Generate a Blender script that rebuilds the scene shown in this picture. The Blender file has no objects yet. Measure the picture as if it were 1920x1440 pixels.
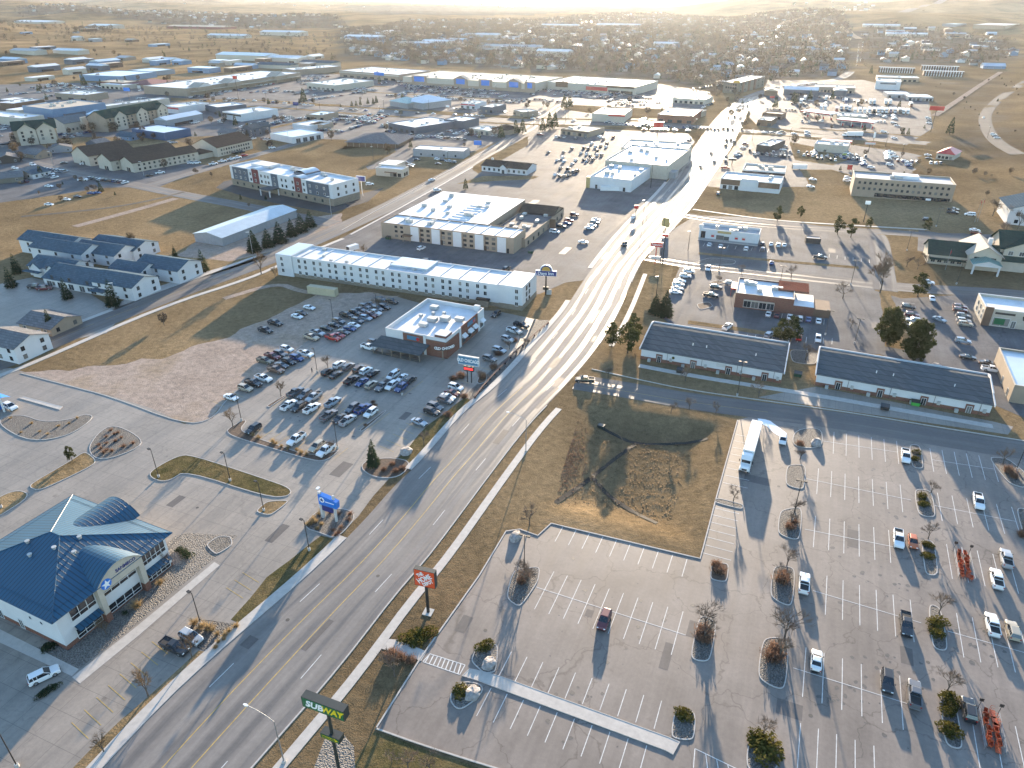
import bpy, bmesh, math, random
import numpy as np
from mathutils import Vector, Matrix, noise
rad = math.radians
S = bpy.context.scene
COL = S.collection
random.seed(7)
# ------------------------------------------------------------------ camera model (the drone hovers 102 m up)
F, TH, H = 1331.0, rad(28.9), 102.0
CS, SN = math.cos(TH), math.sin(TH)

def P(u, v, z=0.0):
    a, b = (u - 960) / F, (720 - v) / F
    d = Vector((a, b * SN + CS, b * CS - SN))
    t = (z - H) / d.z
    return Vector((d.x * t, d.y * t, z))

def PXL(p):
    zz = p[2] - H
    dep = p[1] * CS - zz * SN
    return 960 + F * p[0] / dep, 720 - F * (p[1] * SN + zz * CS) / dep

def ss(a, b, x):
    t = min(1, max(0, (x - a) / (b - a)))
    return t * t * (3 - 2 * t)

# ------------------------------------------------------------------ node materials
MATS = {}

def new_mat(name):
    m = bpy.data.materials.new(name)
    m.use_nodes = True
    nt = m.node_tree
    return m, nt, nt.nodes, nt.links, nt.nodes['Principled BSDF']

def ramp(n, stops):
    r = n.new('ShaderNodeValToRGB')
    e = r.color_ramp.elements
    while len(e) < len(stops):
        e.new(0.5)
    for k, (p, c) in enumerate(stops):
        e[k].position = p
        e[k].color = (*c, 1) if len(c) == 3 else c
    return r

def noise_node(n, l, vec, scale, detail=5, rough=0.6):
    t = n.new('ShaderNodeTexNoise')
    t.inputs['Scale'].default_value = scale
    t.inputs['Detail'].default_value = detail
    t.inputs['Roughness'].default_value = rough
    l.new(vec, t.inputs['Vector'])
    return t.outputs['Fac']

def mixc(n, l, fac, a, b, mode='MIX'):
    x = n.new('ShaderNodeMix')
    x.data_type = 'RGBA'
    x.blend_type = mode
    for s, v in ((0, fac), (6, a), (7, b)):
        if hasattr(v, 'is_linked'):
            l.new(v, x.inputs[s])
        else:
            x.inputs[s].default_value = v if s == 0 else (*v, 1)
    return x.outputs[2]

def mth(n, l, op, a, b=0.0, clamp=False):
    x = n.new('ShaderNodeMath')
    x.operation = op
    x.use_clamp = clamp
    for s, v in ((0, a), (1, b)):
        if hasattr(v, 'is_linked'):
            l.new(v, x.inputs[s])
        else:
            x.inputs[s].default_value = v
    return x.outputs[0]

def bump(n, l, b, h, strength, dist=0.05):
    bp = n.new('ShaderNodeBump')
    bp.inputs['Strength'].default_value = strength
    bp.inputs['Distance'].default_value = dist
    l.new(h, bp.inputs['Height'])
    l.new(bp.outputs[0], b.inputs['Normal'])

def mul(c, k):
    return tuple(min(1, x * k) for x in c)

def M(name, c=(.5, .5, .5), rough=.8, metal=0, var=.12, scale=.6, bmp=0, bs=8, spec=.5):
    """Plain procedural material: two noise scales vary the colour, a third bumps it."""
    if name in MATS:
        return MATS[name]
    m, nt, n, l, b = new_mat(name)
    tc = n.new('ShaderNodeTexCoord').outputs['Object']
    f1 = noise_node(n, l, tc, scale, 6, .65)
    r = ramp(n, [(.3, mul(c, 1 - var)), (.7, mul(c, 1 + var))])
    l.new(f1, r.inputs[0])
    l.new(r.outputs[0], b.inputs['Base Color'])
    b.inputs['Roughness'].default_value = rough
    b.inputs['Metallic'].default_value = metal
    b.inputs['Specular IOR Level'].default_value = spec
    if bmp:
        bump(n, l, b, noise_node(n, l, tc, bs, 4), bmp)
    MATS[name] = m
    return m

def grass_mat(name, ca, cb, cc, big=.03, seed=0.0, bmp=.9, zone=False):
    m, nt, n, l, b = new_mat(name)
    tcn = n.new('ShaderNodeTexCoord')
    mp = n.new('ShaderNodeMapping')
    mp.inputs['Location'].default_value = (seed, seed * 2, 0)
    l.new(tcn.outputs['Object'], mp.inputs['Vector'])
    tc = mp.outputs[0]
    f1 = noise_node(n, l, tc, big, 8, .68)
    f2 = noise_node(n, l, tc, .55, 8, .75)
    f3 = noise_node(n, l, tc, 3.2, 4, .7)
    r1 = ramp(n, [(.36, ca), (.5, cb), (.66, cc)])
    l.new(f1, r1.inputs[0])
    r2 = ramp(n, [(.3, (.55, .55, .5)), (.7, (1.4, 1.32, 1.2))])
    l.new(f2, r2.inputs[0])
    x = mixc(n, l, .8, r1.outputs[0], r2.outputs[0], 'MULTIPLY')
    r3 = ramp(n, [(.3, (.6, .6, .6)), (.7, (1.35, 1.35, 1.35))])
    l.new(f3, r3.inputs[0])
    x = mixc(n, l, .7, x, r3.outputs[0], 'MULTIPLY')
    if zone:
        f5 = noise_node(n, l, tc, .0032, 7, .62)
        r5 = ramp(n, [(.40, (.66, .66, .66)), (.56, (1.1, 1.08, 1.05))])
        l.new(f5, r5.inputs[0])
        x = mixc(n, l, .85, x, r5.outputs[0], 'MULTIPLY')
        at = n.new('ShaderNodeAttribute')
        at.attribute_name = 'town'
        f6 = noise_node(n, l, tc, .022, 6, .7)
        r6 = ramp(n, [(.35, (.060, .052, .042)), (.5, (.10, .085, .066)), (.66, (.13, .125, .12))])
        l.new(f6, r6.inputs[0])
        x = mixc(n, l, at.outputs['Fac'], x, r6.outputs[0])
    l.new(x, b.inputs['Base Color'])
    b.inputs['Roughness'].default_value = .95
    b.inputs['Specular IOR Level'].default_value = 0
    hgt = mth(n, l, 'ADD', mth(n, l, 'MULTIPLY', f2, 1.0), mth(n, l, 'MULTIPLY', f3, .35))
    bump(n, l, b, hgt, bmp, .5)
    MATS[name] = m
    return m

def paved_mat(name, c, rough=.55, var=.16, joint=0, crack=.5, ang=-22.5, streak=0.0, spec=.5):
    """Asphalt or concrete: blotches, wheel smears, cracks, optional slab joints."""
    m, nt, n, l, b = new_mat(name)
    tcn = n.new('ShaderNodeTexCoord')
    mp = n.new('ShaderNodeMapping')
    mp.inputs['Rotation'].default_value = (0, 0, rad(-ang))
    l.new(tcn.outputs['Object'], mp.inputs['Vector'])
    tc = mp.outputs[0]
    f1 = noise_node(n, l, tc, .07, 8, .62)
    f2 = noise_node(n, l, tc, 1.3, 6, .7)
    mp2 = n.new('ShaderNodeMapping')
    mp2.inputs['Scale'].default_value = (.5, .03, 1)
    l.new(tc, mp2.inputs['Vector'])
    f3 = noise_node(n, l, mp2.outputs[0], 1.0, 5, .6)
    r1 = ramp(n, [(.33, mul(c, 1 - var)), (.68, mul(c, 1 + var))])
    l.new(f1, r1.inputs[0])
    r2 = ramp(n, [(.25, (.8, .8, .8)), (.75, (1.16, 1.15, 1.14))])
    l.new(f2, r2.inputs[0])
    x = mixc(n, l, .8, r1.outputs[0], r2.outputs[0], 'MULTIPLY')
    r3 = ramp(n, [(.36, (.74, .74, .75)), (.6, (1.06, 1.06, 1.06))])
    l.new(f3, r3.inputs[0])
    x = mixc(n, l, .55, x, r3.outputs[0], 'MULTIPLY')
    # dark spots
    f4 = noise_node(n, l, tc, .45, 3, .5)
    r4 = ramp(n, [(.66, (1, 1, 1)), (.76, (.62, .6, .58))])
    l.new(f4, r4.inputs[0])
    x = mixc(n, l, .7, x, r4.outputs[0], 'MULTIPLY')
    if crack:
        wv = n.new('ShaderNodeTexNoise')
        wv.inputs['Scale'].default_value = .25
        wv.inputs['Detail'].default_value = 5
        l.new(tc, wv.inputs['Vector'])
        ad = n.new('ShaderNodeVectorMath')
        ad.operation = 'MULTIPLY_ADD'
        l.new(wv.outputs['Color'], ad.inputs[0])
        ad.inputs[1].default_value = (7, 7, 0)
        l.new(tc, ad.inputs[2])
        vo = n.new('ShaderNodeTexVoronoi')
        vo.feature = 'DISTANCE_TO_EDGE'
        vo.inputs['Scale'].default_value = .075
        l.new(ad.outputs[0], vo.inputs['Vector'])
        rc = ramp(n, [(.0, (.45, .45, .45)), (.012, (1, 1, 1))])
        l.new(vo.outputs['Distance'], rc.inputs[0])
        x = mixc(n, l, crack, x, rc.outputs[0], 'MULTIPLY')
    if joint:
        br = n.new('ShaderNodeTexBrick')
        br.offset = 0
        br.inputs['Color1'].default_value = (1, 1, 1, 1)
        br.inputs['Color2'].default_value = (.93, .93, .93, 1)
        br.inputs['Mortar'].default_value = (.55, .55, .55, 1)
        br.inputs['Scale'].default_value = 1
        br.inputs['Mortar Size'].default_value = .04
        br.inputs['Brick Width'].default_value = joint
        br.inputs['Row Height'].default_value = joint
        l.new(tc, br.inputs['Vector'])
        x = mixc(n, l, .85, x, br.outputs['Color'], 'MULTIPLY')
    l.new(x, b.inputs['Base Color'])
    rr = mth(n, l, 'ADD', mth(n, l, 'MULTIPLY', f3, .25), rough - .12)
    l.new(rr, b.inputs['Roughness'])
    b.inputs['Specular IOR Level'].default_value = spec
    bump(n, l, b, noise_node(n, l, tc, 9, 3), .25, .02)
    MATS[name] = m
    return m

def road_mat(name, c, tracks, rough=.5, spec=.5):
    """Street: UV u runs across (0..1), v along in metres; wheel paths polish and darken."""
    m, nt, n, l, b = new_mat(name)
    uv = n.new('ShaderNodeTexCoord')
    sp = n.new('ShaderNodeSeparateXYZ')
    l.new(uv.outputs['UV'], sp.inputs[0])
    u, v = sp.outputs[0], sp.outputs[1]
    cb = n.new('ShaderNodeCombineXYZ')
    l.new(mth(n, l, 'MULTIPLY', u, tracks * 2.2), cb.inputs[0])
    l.new(mth(n, l, 'MULTIPLY', v, .012), cb.inputs[1])
    f1 = noise_node(n, l, cb.outputs[0], 1.6, 6, .6)
    s = mth(n, l, 'SINE', mth(n, l, 'MULTIPLY', u, tracks * 2 * math.pi))
    f1 = mth(n, l, 'ADD', mth(n, l, 'MULTIPLY', f1, .75), mth(n, l, 'MULTIPLY', mth(n, l, 'ADD', s, 1), .13))
    tc = uv.outputs['Object']
    f2 = noise_node(n, l, tc, 1.1, 6, .7)
    f3 = noise_node(n, l, tc, .05, 6, .6)
    r1 = ramp(n, [(.3, mul(c, .72)), (.7, mul(c, 1.22))])
    l.new(f1, r1.inputs[0])
    r2 = ramp(n, [(.25, (.84, .84, .84)), (.75, (1.13, 1.13, 1.12))])
    l.new(f2, r2.inputs[0])
    x = mixc(n, l, .8, r1.outputs[0], r2.outputs[0], 'MULTIPLY')
    r3 = ramp(n, [(.35, (.85, .85, .86)), (.65, (1.12, 1.12, 1.1))])
    l.new(f3, r3.inputs[0])
    x = mixc(n, l, .8, x, r3.outputs[0], 'MULTIPLY')
    l.new(x, b.inputs['Base Color'])
    rz = ramp(n, [(.40, (rough - .14,) * 3), (.50, (rough + .32,) * 3)])
    l.new(f1, rz.inputs[0])
    l.new(rz.outputs[0], b.inputs['Roughness'])
    b.inputs['Specular IOR Level'].default_value = spec
    bump(n, l, b, noise_node(n, l, tc, 7, 3), .2, .02)
    MATS[name] = m
    return m

def rock_mat(name, ca, cb, scale=2.2):
    m, nt, n, l, b = new_mat(name)
    tc = n.new('ShaderNodeTexCoord').outputs['Object']
    vo = n.new('ShaderNodeTexVoronoi')
    vo.inputs['Scale'].default_value = scale
    l.new(tc, vo.inputs['Vector'])
    rr = ramp(n, [(0, ca), (1, cb)])
    l.new(vo.outputs['Color'], rr.inputs[0])
    r2 = ramp(n, [(.1, (1, 1, 1)), (.75, (.35, .35, .35))])
    l.new(vo.outputs['Distance'], r2.inputs[0])
    l.new(mixc(n, l, .8, rr.outputs[0], r2.outputs[0], 'MULTIPLY'), b.inputs['Base Color'])
    b.inputs['Roughness'].default_value = .85
    bump(n, l, b, mth(n, l, 'SUBTRACT', 1.0, vo.outputs['Distance']), 1.0, .3)
    MATS[name] = m
    return m

def rib_mat(name, c, axis=0, pitch=.45, rough=.35, metal=.3):
    """Standing-seam metal: ribs across one object axis."""
    m, nt, n, l, b = new_mat(name)
    tc = n.new('ShaderNodeTexCoord').outputs['Object']
    sp = n.new('ShaderNodeSeparateXYZ')
    l.new(tc, sp.inputs[0])
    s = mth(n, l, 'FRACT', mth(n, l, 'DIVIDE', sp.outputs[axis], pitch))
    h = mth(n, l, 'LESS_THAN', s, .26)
    r = ramp(n, [(0, mul(c, 1.12)), (1, mul(c, .52))])  # dark bands: shading of the seams painted into the colour
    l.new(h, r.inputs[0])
    f = noise_node(n, l, tc, .3, 5)
    r2 = ramp(n, [(.3, (.9, .9, .9)), (.7, (1.1, 1.1, 1.1))])
    l.new(f, r2.inputs[0])
    l.new(mixc(n, l, .8, r.outputs[0], r2.outputs[0], 'MULTIPLY'), b.inputs['Base Color'])
    b.inputs['Roughness'].default_value = rough
    b.inputs['Metallic'].default_value = metal
    bump(n, l, b, h, .6, .05)
    MATS[name] = m
    return m

def brick_mat(name, ca, cb, mortar, w=.6, hh=.2):
    m, nt, n, l, b = new_mat(name)
    g = n.new('ShaderNodeTexCoord').outputs['Object']
    sp = n.new('ShaderNodeSeparateXYZ')
    l.new(g, sp.inputs[0])
    cbx = n.new('ShaderNodeCombineXYZ')
    l.new(mth(n, l, 'ADD', sp.outputs[0], sp.outputs[1]), cbx.inputs[0])
    l.new(sp.outputs[2], cbx.inputs[1])
    br = n.new('ShaderNodeTexBrick')
    br.inputs['Scale'].default_value = 1
    br.inputs['Brick Width'].default_value = w
    br.inputs['Row Height'].default_value = hh
    br.inputs['Mortar Size'].default_value = .02
    br.inputs['Color1'].default_value = (*ca, 1)
    br.inputs['Color2'].default_value = (*cb, 1)
    br.inputs['Mortar'].default_value = (*mortar, 1)
    l.new(cbx.outputs[0], br.inputs['Vector'])
    l.new(br.outputs['Color'], b.inputs['Base Color'])
    b.inputs['Roughness'].default_value = .9
    b.inputs['Specular IOR Level'].default_value = 0
    MATS[name] = m
    return m

def shingle_mat(name, c, row=.35):
    return brick_mat(name, mul(c, 1.15), mul(c, .85), mul(c, .55), 1.1, row)

def leaf_mat(name, ca, cb, scale=.9, thru=.3):
    m, nt, n, l, b = new_mat(name)
    tc = n.new('ShaderNodeTexCoord').outputs['Object']
    f = noise_node(n, l, tc, scale, 5, .7)
    oi = n.new('ShaderNodeObjectInfo')
    f = mth(n, l, 'ADD', mth(n, l, 'MULTIPLY', f, .85), mth(n, l, 'MULTIPLY', oi.outputs['Random'], .15))
    r = ramp(n, [(.3, ca), (.72, cb)])
    l.new(f, r.inputs[0])
    l.new(r.outputs[0], b.inputs['Base Color'])
    b.inputs['Roughness'].default_value = .85
    b.inputs['Specular IOR Level'].default_value = 0
    if thru:     # thin leaves and dry stems let some light through
        tr = n.new('ShaderNodeBsdfTranslucent')
        l.new(r.outputs[0], tr.inputs['Color'])
        mx = n.new('ShaderNodeMixShader')
        mx.inputs[0].default_value = thru
        l.new(b.outputs[0], mx.inputs[1])
        l.new(tr.outputs[0], mx.inputs[2])
        l.new(mx.outputs[0], n['Material Output'].inputs['Surface'])
    MATS[name] = m
    return m

def glow_mat(name, c, e=1.0):
    m, nt, n, l, b = new_mat(name)
    b.inputs['Base Color'].default_value = (*c, 1)
    b.inputs['Emission Color'].default_value = (*c, 1)
    b.inputs['Emission Strength'].default_value = e
    MATS[name] = m
    return m

# ------------------------------------------------------------------ mesh builder
class MB:
    def __init__(s):
        s.v, s.f, s.m, s.uv, s.T = [], [], [], {}, None

    def add(s, pts, faces, m=0):
        o = len(s.v)
        if s.T is not None:
            pts = [s.T @ Vector(p) for p in pts]
        s.v += [tuple(p) for p in pts]
        for f in faces:
            s.f.append([o + i for i in f])
            s.m.append(m)

    def face(s, pts, m=0):
        s.add(pts, [list(range(len(pts)))], m)

    def box(s, x0, x1, y0, y1, z0, z1, m=0):
        s.add([(x0, y0, z0), (x1, y0, z0), (x1, y1, z0), (x0, y1, z0), (x0, y0, z1), (x1, y0, z1), (x1, y1, z1), (x0, y1, z1)],
              [(3, 2, 1, 0), (4, 5, 6, 7), (0, 1, 5, 4), (1, 2, 6, 5), (2, 3, 7, 6), (3, 0, 4, 7)], m)

    def prism(s, pts, z0, z1, m=0, mtop=None, bottom=False):
        k = len(pts)
        area = sum(pts[i][0] * pts[(i + 1) % k][1] - pts[(i + 1) % k][0] * pts[i][1] for i in range(k))
        if area < 0:
            pts = pts[::-1]
        v = [(p[0], p[1], z0) for p in pts] + [(p[0], p[1], z1) for p in pts]
        s.add(v, [(i, (i + 1) % k, k + (i + 1) % k, k + i) for i in range(k)] + ([list(range(k))[::-1]] if bottom else []), m)
        s.face([(p[0], p[1], z1) for p in pts], m if mtop is None else mtop)

    def tube(s, p0, p1, r0, r1=None, n=6, m=0, cap=True):
        r1 = r0 if r1 is None else r1
        p0, p1 = Vector(p0), Vector(p1)
        d = (p1 - p0)
        if d.length < 1e-6:
            return
        d.normalize()
        a = d.orthogonal().normalized()
        b = d.cross(a)
        v = []
        for p, r in ((p0, r0), (p1, r1)):
            for k in range(n):
                t = 2 * math.pi * k / n
                v.append(p + a * (r * math.cos(t)) + b * (r * math.sin(t)))
        fs = [(k, (k + 1) % n, n + (k + 1) % n, n + k) for k in range(n)]
        if cap:
            fs += [tuple(range(n))[::-1], tuple(range(n, 2 * n))]
        s.add(v, fs, m)

    def cyl(s, c, r, w, n=14, m=0, axis='y'):
        c = Vector(c)
        d = {'x': Vector((1, 0, 0)), 'y': Vector((0, 1, 0)), 'z': Vector((0, 0, 1))}[axis] * (w / 2)
        s.tube(c - d, c + d, r, r, n, m)

    def loft(s, rings, m=0, cap=True):
        k = len(rings[0])
        v = [p for r in rings for p in r]
        fs = []
        for a in range(len(rings) - 1):
            for i in range(k):
                fs.append((a * k + i, a * k + (i + 1) % k, (a + 1) * k + (i + 1) % k, (a + 1) * k + i))
        if cap:
            fs += [list(range(k))[::-1], [(len(rings) - 1) * k + i for i in range(k)]]
        s.add(v, fs, m)

    def mesh(s, name, mats, smooth=False):
        me = bpy.data.meshes.new(name)
        me.from_pydata(s.v, [], s.f)
        for mt in mats:
            me.materials.append(mt)
        if len(mats) > 1:
            me.polygons.foreach_set('material_index', s.m)
        if smooth:
            me.polygons.foreach_set('use_smooth', [True] * len(s.f))
        me.update()
        return me

    def build(s, name, mats, parent=None, smooth=False):
        if not isinstance(mats, (list, tuple)):
            mats = [mats]
        return link(name, s.mesh(name, mats, smooth), parent)

def link(name, data, parent=None):
    o = bpy.data.objects.new(name, data)
    COL.objects.link(o)
    if parent:
        o.parent = parent
    return o

def fix_normals(o):
    bm = bmesh.new()
    bm.from_mesh(o.data)
    bmesh.ops.recalc_face_normals(bm, faces=bm.faces)
    bm.to_mesh(o.data)
    bm.free()
    return o

def empty(name, loc, rz=0):
    o = link(name, None)
    o.empty_display_size = .5
    o.location = loc
    o.rotation_euler = (0, 0, rz)
    return o

def tag(o, label=None, cat=None, group=None, kind=None):
    if label: o['label'] = label
    if cat: o['category'] = cat
    if group: o['group'] = group
    if kind or label: o['kind'] = kind or 'thing'
    return o

def struct(o):
    return tag(o, kind='structure')

def copy_tree(o, parent=None):
    c = o.copy()
    COL.objects.link(c)
    if parent:
        c.parent = parent
    for ch in list(o.children):
        copy_tree(ch, c)
    return c

# labels that need an ordinal: collected here, resolved at the end
REG = []
ORD = ['first', 'second', 'third', 'fourth', 'fifth', 'sixth', 'seventh', 'eighth', 'ninth', 'tenth', 'eleventh', 'twelfth',
       'thirteenth', 'fourteenth', 'fifteenth', 'sixteenth', 'seventeenth', 'eighteenth', 'nineteenth']
TENS = {20: 'twenti', 30: 'thirti', 40: 'forti', 50: 'fifti', 60: 'sixti', 70: 'seventi', 80: 'eighti', 90: 'nineti'}

def ordinal(k):
    if k < 20:
        return ORD[k - 1]
    t, r = k // 10 * 10, k % 10
    return TENS[t] + 'eth' if r == 0 else TENS[t][:-1] + 'y-' + ORD[r - 1]

def reg(o, what, where, cat, group=None):
    tag(o, cat=cat, group=group, kind='thing')
    REG.append((o, what, where))

def resolve():
    d = {}
    for o, a, b in REG:
        d.setdefault((a, b), []).append(o)
    for (a, b), L in d.items():
        if len(L) == 1:
            L[0]['label'] = f'{a} {b}'
            continue
        L.sort(key=lambda o: PXL(o.matrix_world.translation if not o.parent else o.location)[0])
        for k, o in enumerate(L):
            if k == 0: w = 'leftmost'
            elif k == len(L) - 1: w = 'rightmost'
            else: w = ordinal(k + 1) + ' from left'
            o['label'] = f'{w} {a} {b}' if k in (0, len(L) - 1) else f'{a} {b}, {w}'

# ------------------------------------------------------------------ polygons in plan
def W2(px, z=0):
    return [P(u, v, z) for u, v in px]

def chaikin(pts, it=2, closed=True):
    for _ in range(it):
        q = []
        k = len(pts)
        for i in range(k if closed else k - 1):
            a, b = pts[i], pts[(i + 1) % k]
            q += [a * .75 + b * .25, a * .25 + b * .75]
        if not closed:
            q = [pts[0]] + q + [pts[-1]]
        pts = q
    return pts

def ccw(p):
    k = len(p)
    a = sum(p[i][0] * p[(i + 1) % k][1] - p[(i + 1) % k][0] * p[i][1] for i in range(k))
    return p if a > 0 else p[::-1]

def inset(p, d):
    p = ccw(p)
    k = len(p)
    out = []
    for i in range(k):
        a, b, c = p[i - 1], p[i], p[(i + 1) % k]
        e1 = Vector((b[0] - a[0], b[1] - a[1]))
        e2 = Vector((c[0] - b[0], c[1] - b[1]))
        if e1.length < 1e-6 or e2.length < 1e-6:
            out.append(Vector((b[0], b[1], 0)))
            continue
        e1.normalize(); e2.normalize()
        nn = Vector((-e1.y - e2.y, e1.x + e2.x))
        if nn.length < 1e-3:
            nn = Vector((-e1.y, e1.x))
        nn.normalize()
        cs = max(.5, nn.dot(Vector((-e1.y, e1.x))))
        out.append(Vector((b[0] + nn.x * d / cs, b[1] + nn.y * d / cs, 0)))
    return out

def resample(pts, step):
    out = [pts[0]]
    for a, b in zip(pts, pts[1:]):
        k = max(1, int((b - a).length / step))
        out += [a.lerp(b, (i + 1) / k) for i in range(k)]
    return out

def sheet(name, pts, z, mat, jit=0):
    """A paved or planted area: one sheet, z metres up (edges jittered for a natural outline)."""
    pts = [Vector((p[0], p[1], 0)) for p in pts]
    if jit:
        q = resample(pts + [pts[0]], 2.5)[:-1]
        pts = [p + Vector((noise.noise(p * .15), noise.noise(p * .15 + Vector((9, 9, 9))), 0)) * jit
               + Vector((random.uniform(-.3, .3), random.uniform(-.3, .3), 0)) * jit * .4 for p in q]
    mb = MB()
    mb.face([(p[0], p[1], z) for p in ccw(pts)])
    o = mb.build(name, mat)
    return struct(o)

def island(name, px, fill, h=.16, smooth=2, kw=.18, z=0):
    """Kerbed island: concrete kerb ring and a planted or stony bed inside it."""
    q = W2(px)
    if smooth and len(q) <= 5:      # keep straight sides: only the corners are rounded
        q = [a.lerp(b, t) for a, b in zip(q, q[1:] + q[:1]) for t in (.16, .84)]
    pts = ccw(chaikin(q, smooth)) if smooth else ccw(q)
    inn = inset(pts, kw)
    k = len(pts)
    mb = MB()
    v = [(p[0], p[1], 0) for p in pts] + [(p[0], p[1], h) for p in pts] + [(p[0], p[1], h) for p in inn] + [(p[0], p[1], h - .05) for p in inn]
    fs = []
    for i in range(k):
        j = (i + 1) % k
        for t in range(3):
            fs.append((t * k + i, t * k + j, (t + 1) * k + j, (t + 1) * k + i))
    mb.add(v, fs)
    root = struct(mb.build(name, MATS['kerb']))
    b = MB()
    b.face([(p[0], p[1], h - .03) for p in inn])
    b.build('bed', fill, root)
    return inn

def strip(name, L, R, z, mat, n=80, smooth=True):
    """A street between its left and right kerb lines, with UVs in metres along."""
    def rs(q):
        q = [Vector((p[0], p[1], 0)) for p in q]
        if smooth:
            q = chaikin(q, 2, False)
        d = [0]
        for a, b in zip(q, q[1:]):
            d.append(d[-1] + (b - a).length)
        out, j = [], 0
        for i in range(n):
            t = d[-1] * i / (n - 1)
            while j < len(d) - 2 and d[j + 1] < t:
                j += 1
            s = (t - d[j]) / max(1e-9, d[j + 1] - d[j])
            out.append(q[j].lerp(q[j + 1], s))
        return out
    A, B = rs(L), rs(R)
    me = bpy.data.meshes.new(name)
    vs, fs, uv = [], [], []
    acc = 0
    al = []
    for i in range(n):
        if i:
            acc += ((A[i] + B[i]) / 2 - (A[i - 1] + B[i - 1]) / 2).length
        al.append(acc)
        vs += [(A[i].x, A[i].y, z), (B[i].x, B[i].y, z)]
    for i in range(n - 1):
        fs.append((2 * i, 2 * i + 1, 2 * i + 3, 2 * i + 2))
        uv += [(0, al[i]), (1, al[i]), (1, al[i + 1]), (0, al[i + 1])]
    me.from_pydata(vs, [], fs)
    lay = me.uv_layers.new(name='UVMap')
    lay.data.foreach_set('uv', [c for p in uv for c in p])
    me.materials.append(mat)
    return struct(link(name, me)), A, B

def offs(line, w):
    """The two edges of a strip w wide round a centre line."""
    L, R = [], []
    for i, p in enumerate(line):
        a, b = line[max(0, i - 1)], line[min(len(line) - 1, i + 1)]
        d = Vector((b.x - a.x, b.y - a.y, 0)).normalized()
        nn = Vector((-d.y, d.x, 0)) * (w / 2)
        L.append(p + nn)
        R.append(p - nn)
    return L, R

def street(name, px, w, z, mat, n=60):
    c = chaikin(W2(px), 2, False)
    L, R = offs(c, w)
    return strip(name, L, R, z, mat, n, False)

def lines_mesh(mb, segs, w, z):
    for a, b in segs:
        d = Vector((b[0] - a[0], b[1] - a[1], 0))
        if d.length < .01:
            continue
        d.normalize()
        nn = Vector((-d.y, d.x, 0)) * (w / 2)
        a3, b3 = Vector((a[0], a[1], 0)), Vector((b[0], b[1], 0))
        q = [a3 - nn, b3 - nn, b3 + nn, a3 + nn]
        mb.face([(p.x, p.y, z) for p in q])
# ------------------------------------------------------------------ camera, world, sun, air
cam = link('drone_camera', bpy.data.cameras.new('drone_camera'))
cam.location = (0, 0, H)
cam.rotation_euler = (math.pi / 2 - TH, 0, 0)
cam.data.sensor_width = 36
cam.data.lens = F / 1920 * 36
cam.data.clip_start = .5
cam.data.clip_end = 40000
S.camera = cam
SUN_EL, SUN_AZ = 8.2, 11.5          # the sun stands ahead, a little right of the view
w = bpy.data.worlds.new('World')
S.world = w
w.use_nodes = True
sky = w.node_tree.nodes.new('ShaderNodeTexSky')
sky.sky_type = 'NISHITA'
sky.sun_disc = False
sky.sun_elevation = rad(SUN_EL)
sky.sun_rotation = rad(SUN_AZ)
sky.altitude = 900
sky.air_density = 1.0
sky.dust_density = .6
sky.ozone_density = 2.0
bg = w.node_tree.nodes['Background']
w.node_tree.links.new(sky.outputs[0], bg.inputs[0])
bg.inputs[1].default_value = SKY_STRENGTH = .15
sun = link('sun', bpy.data.lights.new('sun', 'SUN'))
sun.data.energy = 4.9
sun.data.angle = rad(.6)
sun.data.color = (1.0, .80, .57)
sd = Vector((math.sin(rad(SUN_AZ)) * math.cos(rad(SUN_EL)), math.cos(rad(SUN_AZ)) * math.cos(rad(SUN_EL)), math.sin(rad(SUN_EL))))
sun.rotation_euler = sd.to_track_quat('Z', 'Y').to_euler()
S.view_settings.view_transform = 'Standard'
S.view_settings.look = 'None'
S.view_settings.exposure = EXPOSURE = 2.1
S.view_settings.gamma = 1
c = S.cycles
c.max_bounces = 5
c.diffuse_bounces = 2
c.glossy_bounces = 2
c.transmission_bounces = 2
c.volume_bounces = 0
c.use_denoising = True
c.sample_clamp_indirect = 4
c.caustics_reflective = False
c.caustics_refractive = False
hb = MB()
hb.box(-9000, 9000, -160, 15500, -6, 108)
haze = tag(hb.build('haze', []), kind='stuff')
hm = bpy.data.materials.new('haze_air')
hm.use_nodes = True
hn = hm.node_tree
hn.nodes.remove(hn.nodes['Principled BSDF'])
pv = hn.nodes.new('ShaderNodeVolumePrincipled')
pv.inputs['Color'].default_value = (.86, .92, 1, 1)
pv.inputs['Density'].default_value = .000019
pv.inputs['Anisotropy'].default_value = .58
hn.links.new(pv.outputs[0], hn.nodes['Material Output'].inputs['Volume'])
haze.data.materials.append(hm)

# ------------------------------------------------------------------ materials used all over
M('kerb', (.40, .37, .34), .8, var=.15, scale=1.5)
M('walk', (.42, .385, .345), .8, var=.13, scale=.9, bmp=.1)
grass_mat('prairie', (.160, .120, .076), (.235, .175, .108), (.305, .23, .145), .012, 0, .9, True)
grass_mat('lawn', (.155, .117, .070), (.23, .17, .102), (.295, .22, .134), .06, 13)
grass_mat('lawn_green', (.075, .072, .036), (.12, .10, .052), (.165, .125, .07), .12, 31)
grass_mat('gravel_dirt', (.31, .25, .215), (.37, .30, .26), (.31, .245, .19), .05, 5, .35)
paved_mat('asphalt_old', (.198, .170, .150), .6, .2, 0, .7, spec=.25)
paved_mat('asphalt_lot', (.132, .13, .132), .82, .26, 0, .4, spec=.05)
paved_mat('asphalt_dark', (.085, .08, .08), .75, .15, 0, .2, spec=.05)
paved_mat('concrete_lot', (.262, .228, .193), .58, .13, 4.6, .25, spec=.35)
road_mat('road_main', (.19, .172, .158), 5, .52, .24)
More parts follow.
